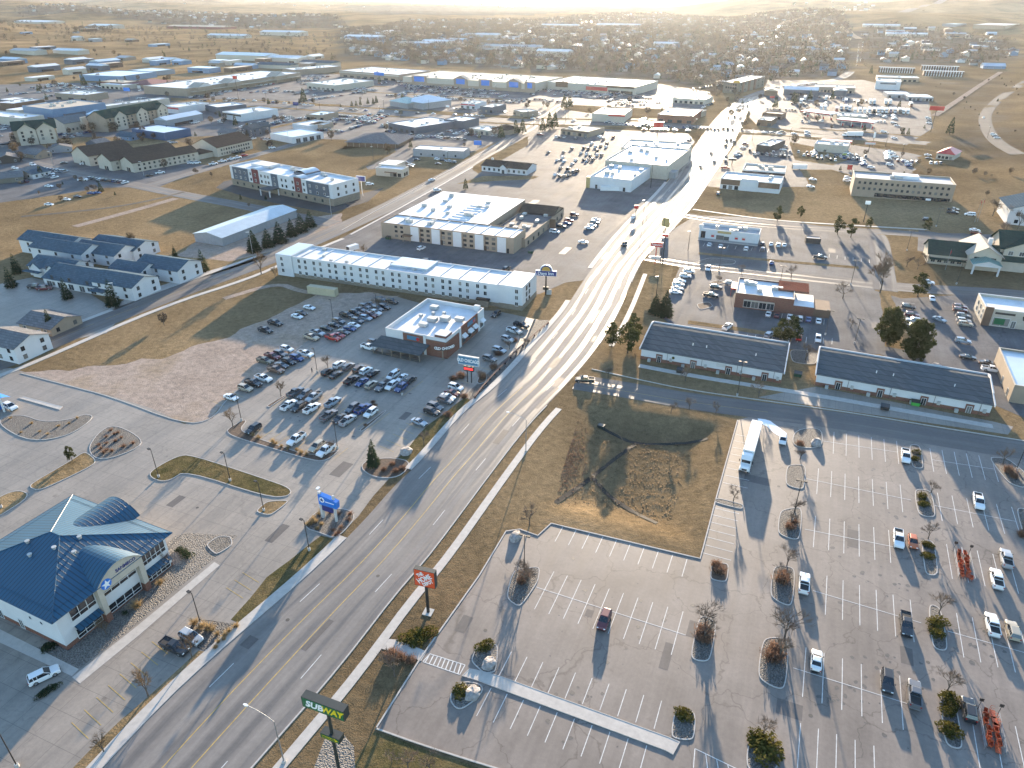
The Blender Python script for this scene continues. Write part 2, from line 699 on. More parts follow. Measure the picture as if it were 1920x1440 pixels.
road_mat('road_side', (.145, .132, .124), 2, .66, .2)
road_mat('road_grey', (.15, .14, .135), 2, .7, .1)
M('white_paint', (.52, .51, .49), .6, var=.25, scale=1.2)
M('yellow_paint', (.42, .28, .075), .6, var=.3, scale=1.2)
rock_mat('river_rock', (.07, .062, .058), (.25, .235, .22), 4.2)
rock_mat('pale_rock', (.14, .125, .11), (.34, .31, .28), 4.0)
M('mulch', (.10, .065, .045), .95, var=.4, scale=1.6, bmp=.8, bs=5)
M('ditch_mud_shade', (.022, .017, .013), .9, var=.4, scale=1)  # dark earth, deepened: trench shade put into the colour of flat strips

# ------------------------------------------------------------------ terrain
BAS = W2([(1078, 748), (1372, 792), (1312, 1030), (1010, 955)])

def basin(x, y):
    if not (-5 < x < 75 and 90 < y < 195):
        return 0
    dm = 1e9
    q = ccw(BAS)
    for i in range(4):
        a, b = q[i], q[(i + 1) % 4]
        e = (b - a).normalized()
        dm = min(dm, -e.y * (x - a.x) + e.x * (y - a.y))
    if dm <= 0:
        return 0
    n = noise.noise(Vector((x * .5, y * .5, 0))) * .25 * ss(4, 9, dm)
    return -2.2 * ss(0, 11, dm) + n

def gz(x, y):
    z = basin(x, y)
    if y > 330:
        hr = ss(-70, 170, x - .70 * y) * ss(330, 430, y)
        z += hr * (20 + 9 * noise.noise(Vector((x * .006, y * .006, 3))))
    d = math.hypot(x, y)
    if d > 1150:
        f = ss(1150, 3200, d)
        side = .35 + .65 * max(ss(250, 900, x - .12 * y), ss(200, 800, -x - .3 * y))
        nn = noise.fractal(Vector((x * .0009, y * .0011, 1.7)), 1, 2, 5)
        z += f * side * max(0, 26 + 62 * nn)
    return min(z, 92)

def axis_pts(a, b, step0, lo, hi, grow, endlo, endhi):
    p = list(np.arange(a, b + .01, step0))
    s, x = step0, b
    while x < endhi:
        s = min(s * grow, hi)
        x += s
        p.append(x)
    s, x = step0, a
    while x > endlo:
        s = min(s * grow, hi)
        x -= s
        p.insert(0, x)
    return p

xs = axis_pts(-6, 76, 2.0, 0, 75, 1.12, -8600, 8600)
ys = axis_pts(90, 196, 2.0, 0, 75, 1.07, -150, 15000)
nv = [(x, y, gz(x, y)) for y in ys for x in xs]
nx = len(xs)
nf = [(j * nx + i, j * nx + i + 1, (j + 1) * nx + i + 1, (j + 1) * nx + i) for j in range(len(ys) - 1) for i in range(nx - 1)]
gme = bpy.data.meshes.new('ground')
gme.from_pydata(nv, [], nf)
gme.polygons.foreach_set('use_smooth', [True] * len(nf))
TOWN = [[(p.x, p.y) for p in W2(q)] for q in (
    [(640, 60), (760, 44), (1000, 42), (1230, 30), (1400, 40), (1560, 46), (1600, 66), (1592, 146), (1480, 152), (1340, 172), (1220, 150), (1040, 138), (880, 126), (800, 122), (640, 110)],
    [(1608, 66), (1660, 64), (1900, 84), (1905, 112), (1830, 126), (1740, 122), (1640, 122), (1606, 140)],
    [(30, 34), (220, 22), (450, 28), (640, 42), (660, 60), (420, 52), (200, 46), (40, 42)],
    [(640, 16), (1100, 14), (1240, 24), (1000, 36), (700, 40)], [(1590, 150), (1900, 150), (1960, 330), (1780, 270), (1740, 190)], [(-100, 258), (330, 236), (300, 270), (-100, 330)])]
def inpoly(q, x, y):
    r_, j = False, len(q) - 1
    for i in range(len(q)):
        (x1, y1), (x2, y2) = q[i], q[j]
        if (y1 > y) != (y2 > y) and x < (x2 - x1) * (y - y1) / (y2 - y1) + x1: r_ = not r_
        j = i
    return r_
TBB = [(min(p[0] for p in q), max(p[0] for p in q), min(p[1] for p in q), max(p[1] for p in q), q) for q in TOWN]
ta = gme.attributes.new('town', 'FLOAT', 'POINT')
ta.data.foreach_set('value', [(.45 if k == 4 else 1.0) if (k := next((i for i, (a, b_, c2, d, q) in enumerate(TBB) if a < x < b_ and c2 < y < d and inpoly(q, x, y)), -1)) >= 0 else 0.0 for x, y, z in nv])
gme.materials.append(MATS['prairie'])
struct(link('ground', gme))

# ------------------------------------------------------------------ paved and planted areas
def area(name, px, z, mat, jit=0):
    return sheet(name, W2(px), z, MATS[mat], jit)

area('parking_lot', [(-420, 1050), (-230, 800), (-60, 700), (20, 690), (120, 719), (210, 743), (290, 768), (345, 795), (398, 786), (425, 742), (500, 694),
      (566, 648), (640, 590), (742, 556), (830, 580), (930, 583), (1010, 600), (1004, 640), (960, 672), (880, 742), (800, 830), (742, 884), (700, 930), (672, 968), (600, 1040), (432, 1190), (300, 1320), (160, 1440), (20, 1640), (-500, 1500)], .03, 'concrete_lot')
area('gravel_yard', [(36, 700), (150, 690), (300, 672), (430, 630), (520, 590), (600, 550), (690, 548), (745, 556), (640, 592), (566, 648), (500, 696), (430, 745), (398, 788), (345, 796), (210, 744), (120, 720)], .02, 'gravel_dirt', 2.2)
HDP = [(703, 1367), (790, 1230), (897, 1080), (950, 994), (975, 992), (1008, 1004), (1033, 981), (1312, 1047), (1340, 940), (1382, 788), (1440, 772), (1600, 800), (1920, 842), (2300, 890), (2500, 1500), (1900, 1750), (900, 1750), (960, 1452), (800, 1402)]
area('parking_lot', HDP, .03, 'asphalt_old')
area('parking_lot', [(548, 500), (640, 447), (730, 398), (810, 353), (880, 312), (950, 268), (1005, 236), (1290, 250), (1303, 266), (1262, 324), (1238, 355), (1186, 408), (1138, 461), (1098, 525), (1060, 530), (1010, 552), (960, 545)], .03, 'asphalt_lot')
area('parking_lot', [(1213, 476), (1270, 425), (1305, 404), (1420, 408), (1640, 437), (1660, 448), (1640, 545), (1690, 560), (1920, 545), (2200, 560), (2300, 830), (1960, 800), (1870, 762), (1740, 700), (1650, 664), (1480, 655), (1260, 612), (1236, 590), (1275, 500)], .03, 'asphalt_lot')
area('parking_lot', [(1300, 346), (1352, 308), (1392, 252), (1480, 256), (1700, 286), (1770, 300), (1900, 345), (1990, 400), (1900, 392), (1800, 380), (1795, 345), (1606, 325), (1560, 345), (1520, 350), (1350, 352)], .03, 'asphalt_lot')
area('parking_lot', [(1725, 385), (1830, 392), (1900, 412), (2000, 470), (1900, 500), (1720, 470)], .03, 'asphalt_lot')
area('parking_lot', [(-500, 170), (300, 152), (560, 138), (760, 142), (1050, 152), (1240, 158), (1330, 172), (1345, 200), (1300, 242), (1000, 232), (940, 262), (870, 292), (800, 288), (760, 312), (690, 318), (650, 262), (400, 255), (180, 262), (-500, 300)], .02, 'asphalt_lot')
area('parking_lot', [(1425, 180), (1440, 150), (1620, 150), (1740, 182), (1750, 240), (1700, 272), (1420, 236), (1400, 214)], .02, 'asphalt_lot')
area('parking_lot', [(-400, 330), (60, 262), (240, 300), (400, 310), (300, 350), (200, 352), (60, 372), (-300, 420)], .02, 'asphalt_lot')
area('parking_lot', [(420, 340), (470, 330), (630, 376), (690, 360), (720, 352), (690, 378), (620, 400), (470, 372), (405, 352)], .03, 'asphalt_dark')
area('parking_lot', [(-60, 545), (60, 520), (160, 545), (230, 590), (200, 625), (60, 650), (-80, 640)], .03, 'concrete_lot')
area('parking_lot', [(418, 462), (455, 425), (640, 400), (640, 425), (560, 460), (430, 490), (330, 480), (370, 452)], .02, 'gravel_dirt', 1)
area('parking_lot', [(1420, 745), (1530, 725), (1860, 790), (1900, 800), (1890, 815), (1600, 772)], .024, 'concrete_lot')
# lawns and beds lying inside the paved areas
for nm, px, mt in [
    ('lawn', [(500, 303), (560, 272), (640, 270), (738, 275), (742, 285), (700, 308), (640, 326), (600, 319)], 'prairie'),
    ('lawn', [(1196, 512), (1215, 492), (1264, 490), (1252, 560), (1240, 600), (1236, 640), (1165, 612), (1160, 592), (1178, 548)], 'lawn'),
    ('lawn', [(1650, 548), (1668, 546), (1690, 600), (1720, 660), (1660, 650)], 'lawn'),
    ('lawn', [(1500, 318), (1560, 318), (1600, 330), (1590, 370), (1545, 372), (1520, 352)], 'prairie'),
    ('lawn', [(1480, 266), (1530, 276), (1590, 300), (1560, 310), (1490, 300)], 'lawn'),
    ('lawn', [(1055, 196), (1270, 206), (1290, 222), (1180, 222), (1060, 206)], 'prairie'),
    ('lawn', [(800, 206), (900, 214), (1050, 222), (1040, 226), (800, 214)], 'prairie'),
    ('lawn', [(880, 312), (960, 272), (990, 255), (990, 272), (910, 318), (895, 326)], 'lawn'),
    ('lawn', [(655, 266), (735, 270), (690, 276), (640, 280)], 'lawn'),
    ('lawn', [(855, 345), (905, 330), (1010, 330), (1000, 336), (920, 340)], 'lawn'),
    ('lawn', [(320, 183), (450, 190), (640, 196), (640, 200), (320, 190)], 'prairie'),
    ('lawn', [(1290, 240), (1330, 190), (1370, 196), (1350, 220), (1345, 240)], 'prairie'),
    ('lawn', [(60, 262), (180, 256), (330, 262), (400, 290), (300, 300), (100, 285)], 'lawn'),
    ('lawn', [(700, 880), (690, 876), (705, 862), (745, 858), (775, 866), (770, 884), (730, 896)], 'mulch'),
]:
    area(nm, px, .036, mt, .8)
area('lawn', [(640, 1465), (703, 1372), (800, 1407), (960, 1458), (900, 1560), (600, 1560)], .012, 'lawn_green', .5)
area('rock_bed', [(590, 1440), (610, 1385), (640, 1372), (665, 1400), (668, 1450), (640, 1500), (590, 1500)], .02, 'pale_rock', .5)

# ------------------------------------------------------------------ streets
ML = [(-150, 1860), (60, 1590), (197, 1433), (357, 1267), (563, 1093), (673, 988), (744, 905), (787, 868), (869, 771), (925, 731), (981, 671), (1037, 607), (1058, 583), (1080, 547), (1103, 513), (1140, 463), (1187, 410), (1237, 360), (1265, 325), (1305, 270), (1345, 215), (1385, 185)]
MR = [(200, 1790), (330, 1600), (473, 1437), (637, 1250), (737, 1118), (800, 1047), (858, 970), (927, 877), (993, 792), (1050, 735), (1112, 665), (1152, 600), (1177, 547), (1196, 500), (1220, 470), (1273, 420), (1304, 380), (1347, 315), (1380, 262), (1400, 215), (1425, 180)]
road, RA, RB = strip('road', W2(ML), W2(MR), .05, MATS['road_main'], 160)
street('road', [(1402, 183), (1440, 168), (1500, 157), (1560, 152), (1592, 140), (1604, 115), (1612, 80), (1618, 55)], 13, .045, MATS['road_side'])
street('road', [(-500, 860), (-200, 750), (0, 680), (150, 617), (320, 552), (500, 488), (620, 437), (720, 392), (800, 350), (880, 306), (950, 266), (1000, 233), (1060, 190), (1095, 172)], 12.5, .05, MATS['road_side'], 90)
street('road', [(-100, 268), (100, 315), (200, 336), (330, 363), (480, 390), (625, 420)], 10.5, .046, MATS['road_side'])
street('road', [(280, 348), (400, 313), (520, 279), (640, 245), (700, 222), (760, 204)], 9.5, .044, MATS['road_side'])
street('road', [(-500, 215), (300, 196), (480, 192), (640, 206), (800, 216), (940, 227), (1270, 234), (1400, 246), (1560, 256), (1700, 265), (1800, 275), (1920, 292), (2300, 340)], 17, .042, MATS['road_grey'], 120)
street('road', [(1080, 716), (1180, 732), (1290, 752), (1440, 771), (1600, 792), (1760, 820), (1930, 846), (2300, 900)], 9.5, .054, MATS['road_side'])
street('road', [(1286, 404), (1340, 413), (1450, 424), (1600, 432), (1740, 440), (1900, 460)], 9, .054, MATS['road_grey'])
street('road', [(1215, 482), (1300, 497), (1420, 510), (1560, 525), (1700, 540), (1800, 545), (1920, 552), (2200, 580)], 10, .046, MATS['road_side'])
street('road', [(1660, 545), (1655, 500), (1648, 450), (1640, 440)], 9, .048, MATS['road_grey'])
_c = [Vector((p.x, p.y, 0)) for p in W2([(1905, 300), (1862, 268), (1845, 235), (1848, 212), (1868, 190), (1905, 165), (1960, 135)])]
_c = resample(chaikin(_c, 2, False), 6)
_L, _R = offs(_c, 10)
mb = MB()
for i in range(len(_c) - 1):
    q = [_L[i], _R[i], _R[i + 1], _L[i + 1]]
    mb.face([(p.x, p.y, gz(p.x, p.y) + .35) for p in q])
struct(mb.build('road', MATS['asphalt_dark']))
# kerbs and pavements along the main road
def ribbon(name, line, d0, d1, z0, z1, mat, joints=0):
    def at(d):
        return line if not d else offs(line, abs(2 * d))[1 if d > 0 else 0]
    R0, R1 = at(d0), at(d1)
    mb = MB()
    for i in range(len(line) - 1):
        a, b, c2, d = R0[i], R0[i + 1], R1[i + 1], R1[i]
        if (b - a).length < 1e-4 or (c2 - d).length < 1e-4:
            continue
        v = [(p.x, p.y, z) for z in (z0, z1) for p in (a, b, c2, d)]
        mb.add(v, [(4, 5, 6, 7), (0, 1, 5, 4), (2, 3, 7, 6)])
    o = struct(mb.build(name, mat))
    return fix_normals(o)

def cut(line, v0, v1):
    """The stretch of a kerb line whose pixels lie between rows v1 (far) and v0 (near)."""
    return [p for p in line if v1 < PXL((p.x, p.y, 0))[1] < v0]

KR = resample(RB, 3)
KL = resample(RA, 3)
for a, b in ((2000, 748), (655, 560), (535, 492), (465, 425), (400, 300)):
    ribbon('kerb', cut(KR, a, b), .0, .25, 0, .17, MATS['kerb'])
for a, b in ((2000, 992), (895, 560), (508, 330)):
    ribbon('kerb', cut(KL, a, b), .0, -.25, 0, .17, MATS['kerb'])
ribbon('sidewalk', cut(KL, 2000, 992), -.25, -2.3, 0, .15, MATS['walk'])
ribbon('sidewalk', cut(KL, 895, 560), -.25, -1.9, 0, .15, MATS['walk'])
ribbon('sidewalk', cut(KL, 508, 340), -.25, -1.9, 0, .15, MATS['walk'])
ribbon('sidewalk', cut(KR, 2000, 752), 2.9, 4.7, 0, .12, MATS['walk'])
ribbon('sidewalk', cut(KR, 655, 505), 3.2, 4.9, 0, .12, MATS['walk'])
# the side street's kerb lines and pavements
def line_px(px):
    return resample(chaikin([Vector((p.x, p.y, 0)) for p in W2(px)], 2, False), 4)

ribbon('sidewalk', line_px([(-400, 860), (0, 701), (47, 685), (300, 574), (467, 521), (535, 490), (640, 447)]), 0, 2.0, 0, .13, MATS['walk'])
ribbon('sidewalk', line_px([(-300, 780), (0, 661), (140, 610), (213, 582)]), 0, -2.0, 0, .13, MATS['walk'])
ribbon('sidewalk', line_px([(213, 582), (333, 533), (433, 505), (500, 481)]), 0, -5.0, 0, .05, MATS['walk'])
ribbon('kerb', line_px([(1110, 692), (1200, 712), (1290, 731), (1440, 752), (1600, 774), (1760, 801), (1930, 828)]), 0, .3, 0, .17, MATS['kerb'])
ribbon('sidewalk', line_px([(1200, 683), (1300, 702), (1400, 718), (1530, 738), (1700, 768), (1860, 796)]), 0, 2.2, 0, .12, MATS['walk'])
ribbon('sidewalk', line_px([(1300, 392), (1450, 413), (1600, 422), (1740, 430)]), 0, 1.6, 0, .12, MATS['walk'])
ribbon('kerb', line_px([(640, 432), (720, 386), (800, 343), (880, 299), (948, 260)]), 0, .4, 0, .16, MATS['kerb'])
ribbon('kerb', line_px([(655, 440), (730, 400), (810, 356), (885, 313)]), 0, 1.2, 0, .16, MATS['kerb'])
ribbon('kerb', resample([Vector((q.x, q.y, 0)) for q in W2([(703, 1367), (790, 1230), (897, 1080), (948, 996), (975, 992), (1008, 1004), (1033, 981), (1312, 1047), (1340, 940), (1382, 788)])], 3), 0, .25, 0, .16, MATS['kerb'])
ribbon('kerb', line_px([(703, 1367), (800, 1402), (960, 1452)]), 0, -.25, 0, .16, MATS['kerb'])
ribbon('kerb', line_px([(40, 700), (120, 721), (210, 744), (345, 796), (398, 788), (428, 743), (500, 695), (566, 648)]), 0, .2, 0, .14, MATS['kerb'])
# driveway apron paths
area('sidewalk', [(710, 1197), (745, 1200), (800, 1222), (790, 1240), (735, 1222), (700, 1213)], .1, 'walk')

for q, w_, mt in (([(40, 406), (130, 398), (220, 388), (300, 372), (345, 360)], 3, 'ditch_mud_shade'), ([(140, 425), (240, 398), (330, 372)], 5, 'gravel_dirt'), ([(1752, 218), (1800, 186), (1838, 160), (1876, 136)], 6, 'gravel_dirt'), ([(420, 560), (520, 530), (560, 545), (600, 552)], 3, 'gravel_dirt')):
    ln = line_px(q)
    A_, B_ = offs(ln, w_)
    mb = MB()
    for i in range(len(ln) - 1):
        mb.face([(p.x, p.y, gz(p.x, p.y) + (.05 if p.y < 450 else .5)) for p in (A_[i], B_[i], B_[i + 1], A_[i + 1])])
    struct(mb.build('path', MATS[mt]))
# ------------------------------------------------------------------ painted lines
def at_u(i, t, lines=(None, None)):
    return RA[i].lerp(RB[i], t)

mb = MB()
wy = MB()
nR = len(RA)
vis = [i for i in range(nR - 1)]
for i in vis:
    v = PXL(RA[i])[1]
    if v < 300:
        continue
    gap = 735 > v > 640 or 560 > v > 480
    if not gap:
        for t in (.398, .596):
            lines_mesh(wy, [(at_u(i, t), at_u(i + 1, t))], .16, .062)
acc = 0
for t, nxt in ((.205, 0), (.80, 0)):
    ln = resample([at_u(i, t) for i in range(nR)], 3.05)
    for k in range(0, len(ln) - 1, 4):
        if PXL(ln[k])[1] > 330:
            lines_mesh(mb, [(ln[k], ln[k + 1])], .14, .062)
mk = struct(mb.build('lane_marking', MATS['white_paint'], road))
struct(wy.build('lane_marking', MATS['yellow_paint'], road))
mb = MB()
c2 = line_px([(-200, 752), (0, 680), (150, 617), (320, 552), (500, 488), (620, 437), (720, 392), (880, 306)])
for k in range(len(c2) - 1):
    if k % 4 < 3:
        L_, R_ = offs(c2[k:k + 2], .3)
        lines_mesh(mb, [(L_[0], L_[1])], .12, .062)
for dpx in ([(1100, 722), (1180, 735), (1290, 754), (1440, 773)],):
    q = line_px(dpx)
    lines_mesh(mb, list(zip(q, q[1:])), .12, .066)
struct(mb.build('lane_marking', MATS['yellow_paint']))

AZ = rad(22.8)                       # direction of the home-improvement car park's bays
SV = Vector((math.sin(AZ), math.cos(AZ), 0))
RV = Vector((math.cos(AZ), -math.sin(AZ), 0))
pm, pm2 = MB(), MB()

def stalls(first, last, n, up, down, centre=True, ext0=0, ext1=0, mbx=None, d=None):
    """n bay lines between two pixels on the row's axis, each reaching up/down metres along the bay."""
    a, b = P(*first), P(*last)
    d = d or SV
    segs = [(a.lerp(b, k / (n - 1)) - d * down, a.lerp(b, k / (n - 1)) + d * up) for k in range(n)]
    lines_mesh(mbx or pm, segs, .13, .044)
    if centre:
        r = (b - a).normalized()
        lines_mesh(pm2, [(a - r * ext0, b + r * ext1)], .13, .049)

stalls((1056, 987), (1288, 1049), 10, .1, 5.3, False)
stalls((1021, 1106), (1270, 1186), 10, 5.4, 5.4, True, 1.8, 1.5)
stalls((958, 1224), (1240, 1316), 10, .2, 5.3, False)
stalls((920, 1292), (1212, 1400), 10, .2, 5.5, False)
stalls((1563, 830), (1683, 848), 6, 5.5, 5.5, True, 3.0)
stalls((1747, 862), (1865, 880), 6, 5.5, 5.5, True, 0)
stalls((1533, 902), (1690, 934), 7, 5.5, 5.5, True, 2.5, 2)
stalls((1762, 950), (1905, 978), 6, 5.5, 5.5, True, 2)
stalls((1527, 996), (1668, 1024), 6, 5.5, 5.5, True, 2.0, 1)
stalls((1780, 1052), (1900, 1078), 5, 5.5, 5.5, False)
stalls((1549, 1115), (1710, 1163), 6, 5.5, 5.5, True, 2.4, 1.5)
stalls((1800, 1190), (1925, 1225), 5, 5.5, 5.5, True, 2)
stalls((1508, 1259), (1690, 1316), 6, 5.5, 5.5, True, 1.8, 1.5)
stalls((1497, 1412), (1640, 1458), 5, 5.5, 5.5, False)
stalls((1830, 1395), (1960, 1430), 4, 5.5, 5.5, False)
# bays along the lot's edge beside the basin
for a, b, n in (((1381, 815), (1356, 905), 8), ((1338, 952), (1319, 1037), 7)):
    A, B = P(*a), P(*b)
    lines_mesh(pm, [(A.lerp(B, k / (n - 1)), A.lerp(B, k / (n - 1)) + RV * 5.6) for k in range(n)], .13, .044)
# hatched crossing
A, B, C, D = P(806, 1226), P(872, 1247), P(862, 1265), P(793, 1241)
lines_mesh(pm2, [(A, B), (B, C), (C, D), (D, A)], .16, .05)
lines_mesh(pm, [(A.lerp(B, k / 9), D.lerp(C, (k + .55) / 9)) for k in range(9)], .2, .046)
A, B, C, D = P(1303, 1404), P(1392, 1440), P(1450, 1475), P(1300, 1440)
lines_mesh(pm2, [(A, C), (A, D)], .14, .05)
lines_mesh(pm, [(A.lerp(C, k / 7), D.lerp(C, (k + .3) / 7)) for k in range(1, 6)], .14, .046)
struct(pm.build('parking_marking', MATS['white_paint']))
struct(pm2.build('parking_marking', MATS['white_paint']))
ym = MB()
MD = Vector((math.cos(rad(62)), math.sin(rad(62)), 0))
DD = Vector((math.cos(rad(-34)), math.sin(rad(-34)), 0))
def ystalls(first, last, n, d, ln):
    a, b = P(*first), P(*last)
    lines_mesh(ym, [(a.lerp(b, k / (n - 1)) - d * ln * .5, a.lerp(b, k / (n - 1)) + d * ln * .5) for k in range(n)], .12, .046)
ystalls((480, 812), (640, 850), 10, MD, 5.2)
ystalls((535, 748), (710, 790), 11, MD, 10)
ystalls((610, 697), (775, 728), 11, MD, 10)
ystalls((725, 842), (868, 715), 14, DD, 5)
ystalls((905, 690), (990, 605), 8, DD, 5)
ystalls((410, 758), (540, 690), 9, DD, 5)
ystalls((470, 1083), (440, 1112), 3, DD, 5)
ystalls((300, 1215), (150, 1370), 8, DD, 5)
struct(ym.build('parking_marking', MATS['yellow_paint']))
rm = MB()
def wstalls(first, last, n, d, ln):
    a, b = P(*first), P(*last)
    lines_mesh(rm, [(a.lerp(b, k / (n - 1)) - d * ln * .5, a.lerp(b, k / (n - 1)) + d * ln * .5) for k in range(n)], .14, .046)
wstalls((1320, 459), (1440, 470), 9, SV, 5)
wstalls((1440, 590), (1545, 604), 9, SV, 5)
wstalls((1400, 632), (1560, 640), 11, SV, 5)
wstalls((1702, 568), (1712, 625), 8, RV, 5)
wstalls((1800, 570), (1812, 612), 7, RV, 5)
wstalls((1630, 490), (1540, 478), 7, SV, 5)
struct(rm.build('parking_marking', MATS['white_paint']))

rp = random.Random(41)
mb, mh = MB(), MB()
for k in range(46):
    i = rp.randrange(8, nR - 30)
    q = at_u(i, rp.uniform(.08, .92)); d = (at_u(i + 1, .5) - at_u(i, .5)).normalized(); e = Vector((-d.y, d.x, 0))
    if k % 3:
        a, b_ = rp.uniform(.8, 7), rp.uniform(.25, 1.1)
        mb.face([(v.x, v.y, .056) for v in (q - d * a - e * b_, q + d * a - e * b_, q + d * a + e * b_, q - d * a + e * b_)])
    else: mh.cyl((q.x, q.y, .054), .38, .012, 14, 0, 'z')
for u, v, a, b_ in ((1105, 1150, .9, .7), (1300, 1180, 2, 1), (1420, 900, 1.5, 3), (1600, 1010, 3, 1.2), (1700, 1230, 2, 1), (870, 1170, 2, 1), (1250, 1230, 3, .8), (1480, 1330, 1.5, 2), (640, 880, 3, 1.5), (330, 940, 2, 1), (520, 1000, 3, 1), (760, 780, 2, 1), (850, 470, 4, 2), (1060, 470, 5, 1.5), (1000, 380, 6, 2), (1560, 470, 3, 1.5), (1640, 610, 3, 1)):
    q = P(u, v); mb.face([((q + SV * s1 * a + RV * s2 * b_).x, (q + SV * s1 * a + RV * s2 * b_).y, .038) for s1, s2 in ((-1, -1), (1, -1), (1, 1), (-1, 1))])
    if a < 3: q2 = P(u + 40, v + 12); mh.cyl((q2.x, q2.y, .036), .35, .012, 14, 0, 'z')
struct(fix_normals(mb.build('road_patch', paved_mat('asphalt_patch', (.12, .108, .102), .65, .15, 0, 0, spec=.2))))
struct(mh.build('manhole_cover', M('cast_iron', (.06, .055, .05), .7)))
st = MB()
for u0, v0, n_ in ((1640, 1060, 40), (1700, 940, 34), (1620, 1280, 46), (1130, 1140, 22), (1080, 1330, 20), (1820, 1200, 30), (600, 760, 40), (680, 700, 30)):
    for k in range(n_):
        q = P(u0 + rp.gauss(0, 75), v0 + rp.gauss(0, 40)); r_ = rp.uniform(.12, .55)
        st.face([(q.x + r_ * rp.uniform(.5, 1.2) * math.cos(t), q.y + r_ * rp.uniform(.5, 1.2) * math.sin(t), .0405 + k * .00003) for t in np.linspace(0, 5.5, 8)])
struct(st.build('oil_stain', M('oil', (.075, .068, .062), .5, var=.3, scale=2)))

# ------------------------------------------------------------------ kerbed islands
RR, PR, MU, LW, LG = (MATS[k] for k in ('river_rock', 'pale_rock', 'mulch', 'lawn', 'lawn_green'))
def z3(x0, y0, k, pts):
    return [(x0 + x / k, y0 + y / k) for x, y in pts]
ISL = [
    (z3(1280, 720, 3, [(630, 255), (780, 245), (790, 330), (770, 355), (700, 365), (610, 345)]), RR),
    (z3(1280, 720, 3, [(585, 455), (695, 455), (685, 600), (575, 570)]), RR),
    (z3(1280, 720, 3, [(545, 710), (675, 690), (660, 890), (530, 845)]), RR),
    ([(1450, 1060), (1492, 1064), (1486, 1142), (1442, 1120)], RR),
    (z3(1280, 1080, 3, [(450, 345), (600, 350), (580, 660), (415, 580)]), RR),
    (z3(1280, 1080, 3, [(95, 215), (195, 260), (155, 490), (35, 470)]), RR),
    (z3(1280, 1080, 3, [(390, 900), (510, 910), (545, 1000), (530, 1110), (365, 1110), (355, 990)]), RR),
    (z3(1280, 720, 3, [(165, 1005), (262, 1010), (250, 1120), (150, 1100)]), MU),
    (z3(1280, 720, 3, [(1272, 340), (1335, 345), (1358, 480), (1288, 470)]), RR),
    (z3(1280, 720, 3, [(1300, 590), (1400, 600), (1428, 755), (1322, 740)]), RR),
    (z3(1280, 720, 3, [(1340, 875), (1415, 885), (1440, 1080), (1362, 1075)]), RR),
    (z3(1280, 1080, 3, [(1380, 155), (1452, 180), (1498, 428), (1402, 410)]), RR),
    (z3(1280, 1080, 3, [(1440, 635), (1525, 660), (1585, 985), (1472, 955)]), RR),
    (z3(1280, 720, 3, [(1715, 410), (1830, 420), (1950, 520), (1930, 590), (1830, 560)]), RR),
    (z3(1280, 720, 3, [(1870, 690), (1990, 720), (2010, 900), (1920, 870)]), RR),
    (z3(640, 1080, 3, [(765, 390), (885, 378), (872, 545), (800, 550), (725, 480)]), PR),
    (z3(640, 1080, 3, [(600, 685), (660, 590), (790, 605), (800, 660), (690, 750), (640, 750)]), PR),
    ([(962, 1068), (1013, 1062), (1010, 1090), (975, 1141), (948, 1122)], RR),
    (z3(1280, 720, 3, [(190, 640), (345, 680), (335, 708), (178, 668)]), RR),
    ([(1266, 1325), (1305, 1335), (1302, 1390), (1256, 1385)], RR),
    # bank side
    ([(278, 893), (287, 880), (333, 855), (360, 853), (493, 897), (548, 916), (543, 932), (500, 933), (347, 883), (323, 900), (300, 904)], LG),
    ([(478, 960), (500, 940), (546, 938), (507, 968)], LW),
    ([(50, 912), (133, 864), (160, 846), (187, 868), (73, 922)], MATS['lawn']),
    ([(162, 845), (183, 812), (213, 795), (262, 818), (268, 838), (189, 867)], RR),
    ([(-40, 960), (0, 930), (37, 918), (60, 930), (0, 968), (-40, 990)], LW),
    (z3(540, 880, 6, [(150, 650), (340, 450), (560, 440), (700, 460), (765, 540), (640, 700), (520, 780), (380, 725)]), RR),
    ([(385, 1022), (410, 1005), (433, 1006), (437, 1022), (405, 1042)], RR),
    # restaurant lot
    (z3(400, 660, 5.333, [(130, 800), (160, 760), (300, 680), (340, 690), (260, 780), (400, 850), (700, 950), (930, 1035), (1180, 1010), (1280, 970), (1140, 1090), (1000, 1092), (600, 970), (200, 850)]), MU),
    (z3(400, 660, 5.333, [(1450, 790), (1715, 585), (1735, 590), (1490, 800)]), MU),
    (z3(400, 660, 5.333, [(530, 540), (720, 430), (740, 435), (560, 560)]), MU),
    (z3(640, 720, 3, [(100, 470), (150, 425), (300, 415), (400, 440), (330, 530), (180, 530)]), MU),
    (z3(700, 540, 5.333, [(1030, 940), (1090, 830), (1140, 870), (1130, 940), (1060, 965)]), MU),
    ([(0, 783), (43, 777), (80, 792), (133, 787), (160, 776), (180, 782), (133, 817), (57, 830), (0, 800)], RR),
    ([(1300, 493), (1330, 483), (1380, 488), (1378, 496), (1320, 496)], RR),
    ([(1305, 570), (1330, 566), (1338, 575), (1312, 582)], MU),
    ([(1330, 530), (1345, 525), (1360, 530), (1340, 536)], MU),
    ([(1480, 655), (1535, 660), (1530, 685), (1485, 680)], RR),
]
for px, mt in ISL:
    island('traffic_island', px, mt)
# raised walk across the car park
island('walkway', [(880, 1254), (905, 1259), (937, 1268), (1252, 1382), (1275, 1392), (1262, 1416), (1248, 1408), (895, 1277), (866, 1268)], MATS['walk'], .17, 0, .12)
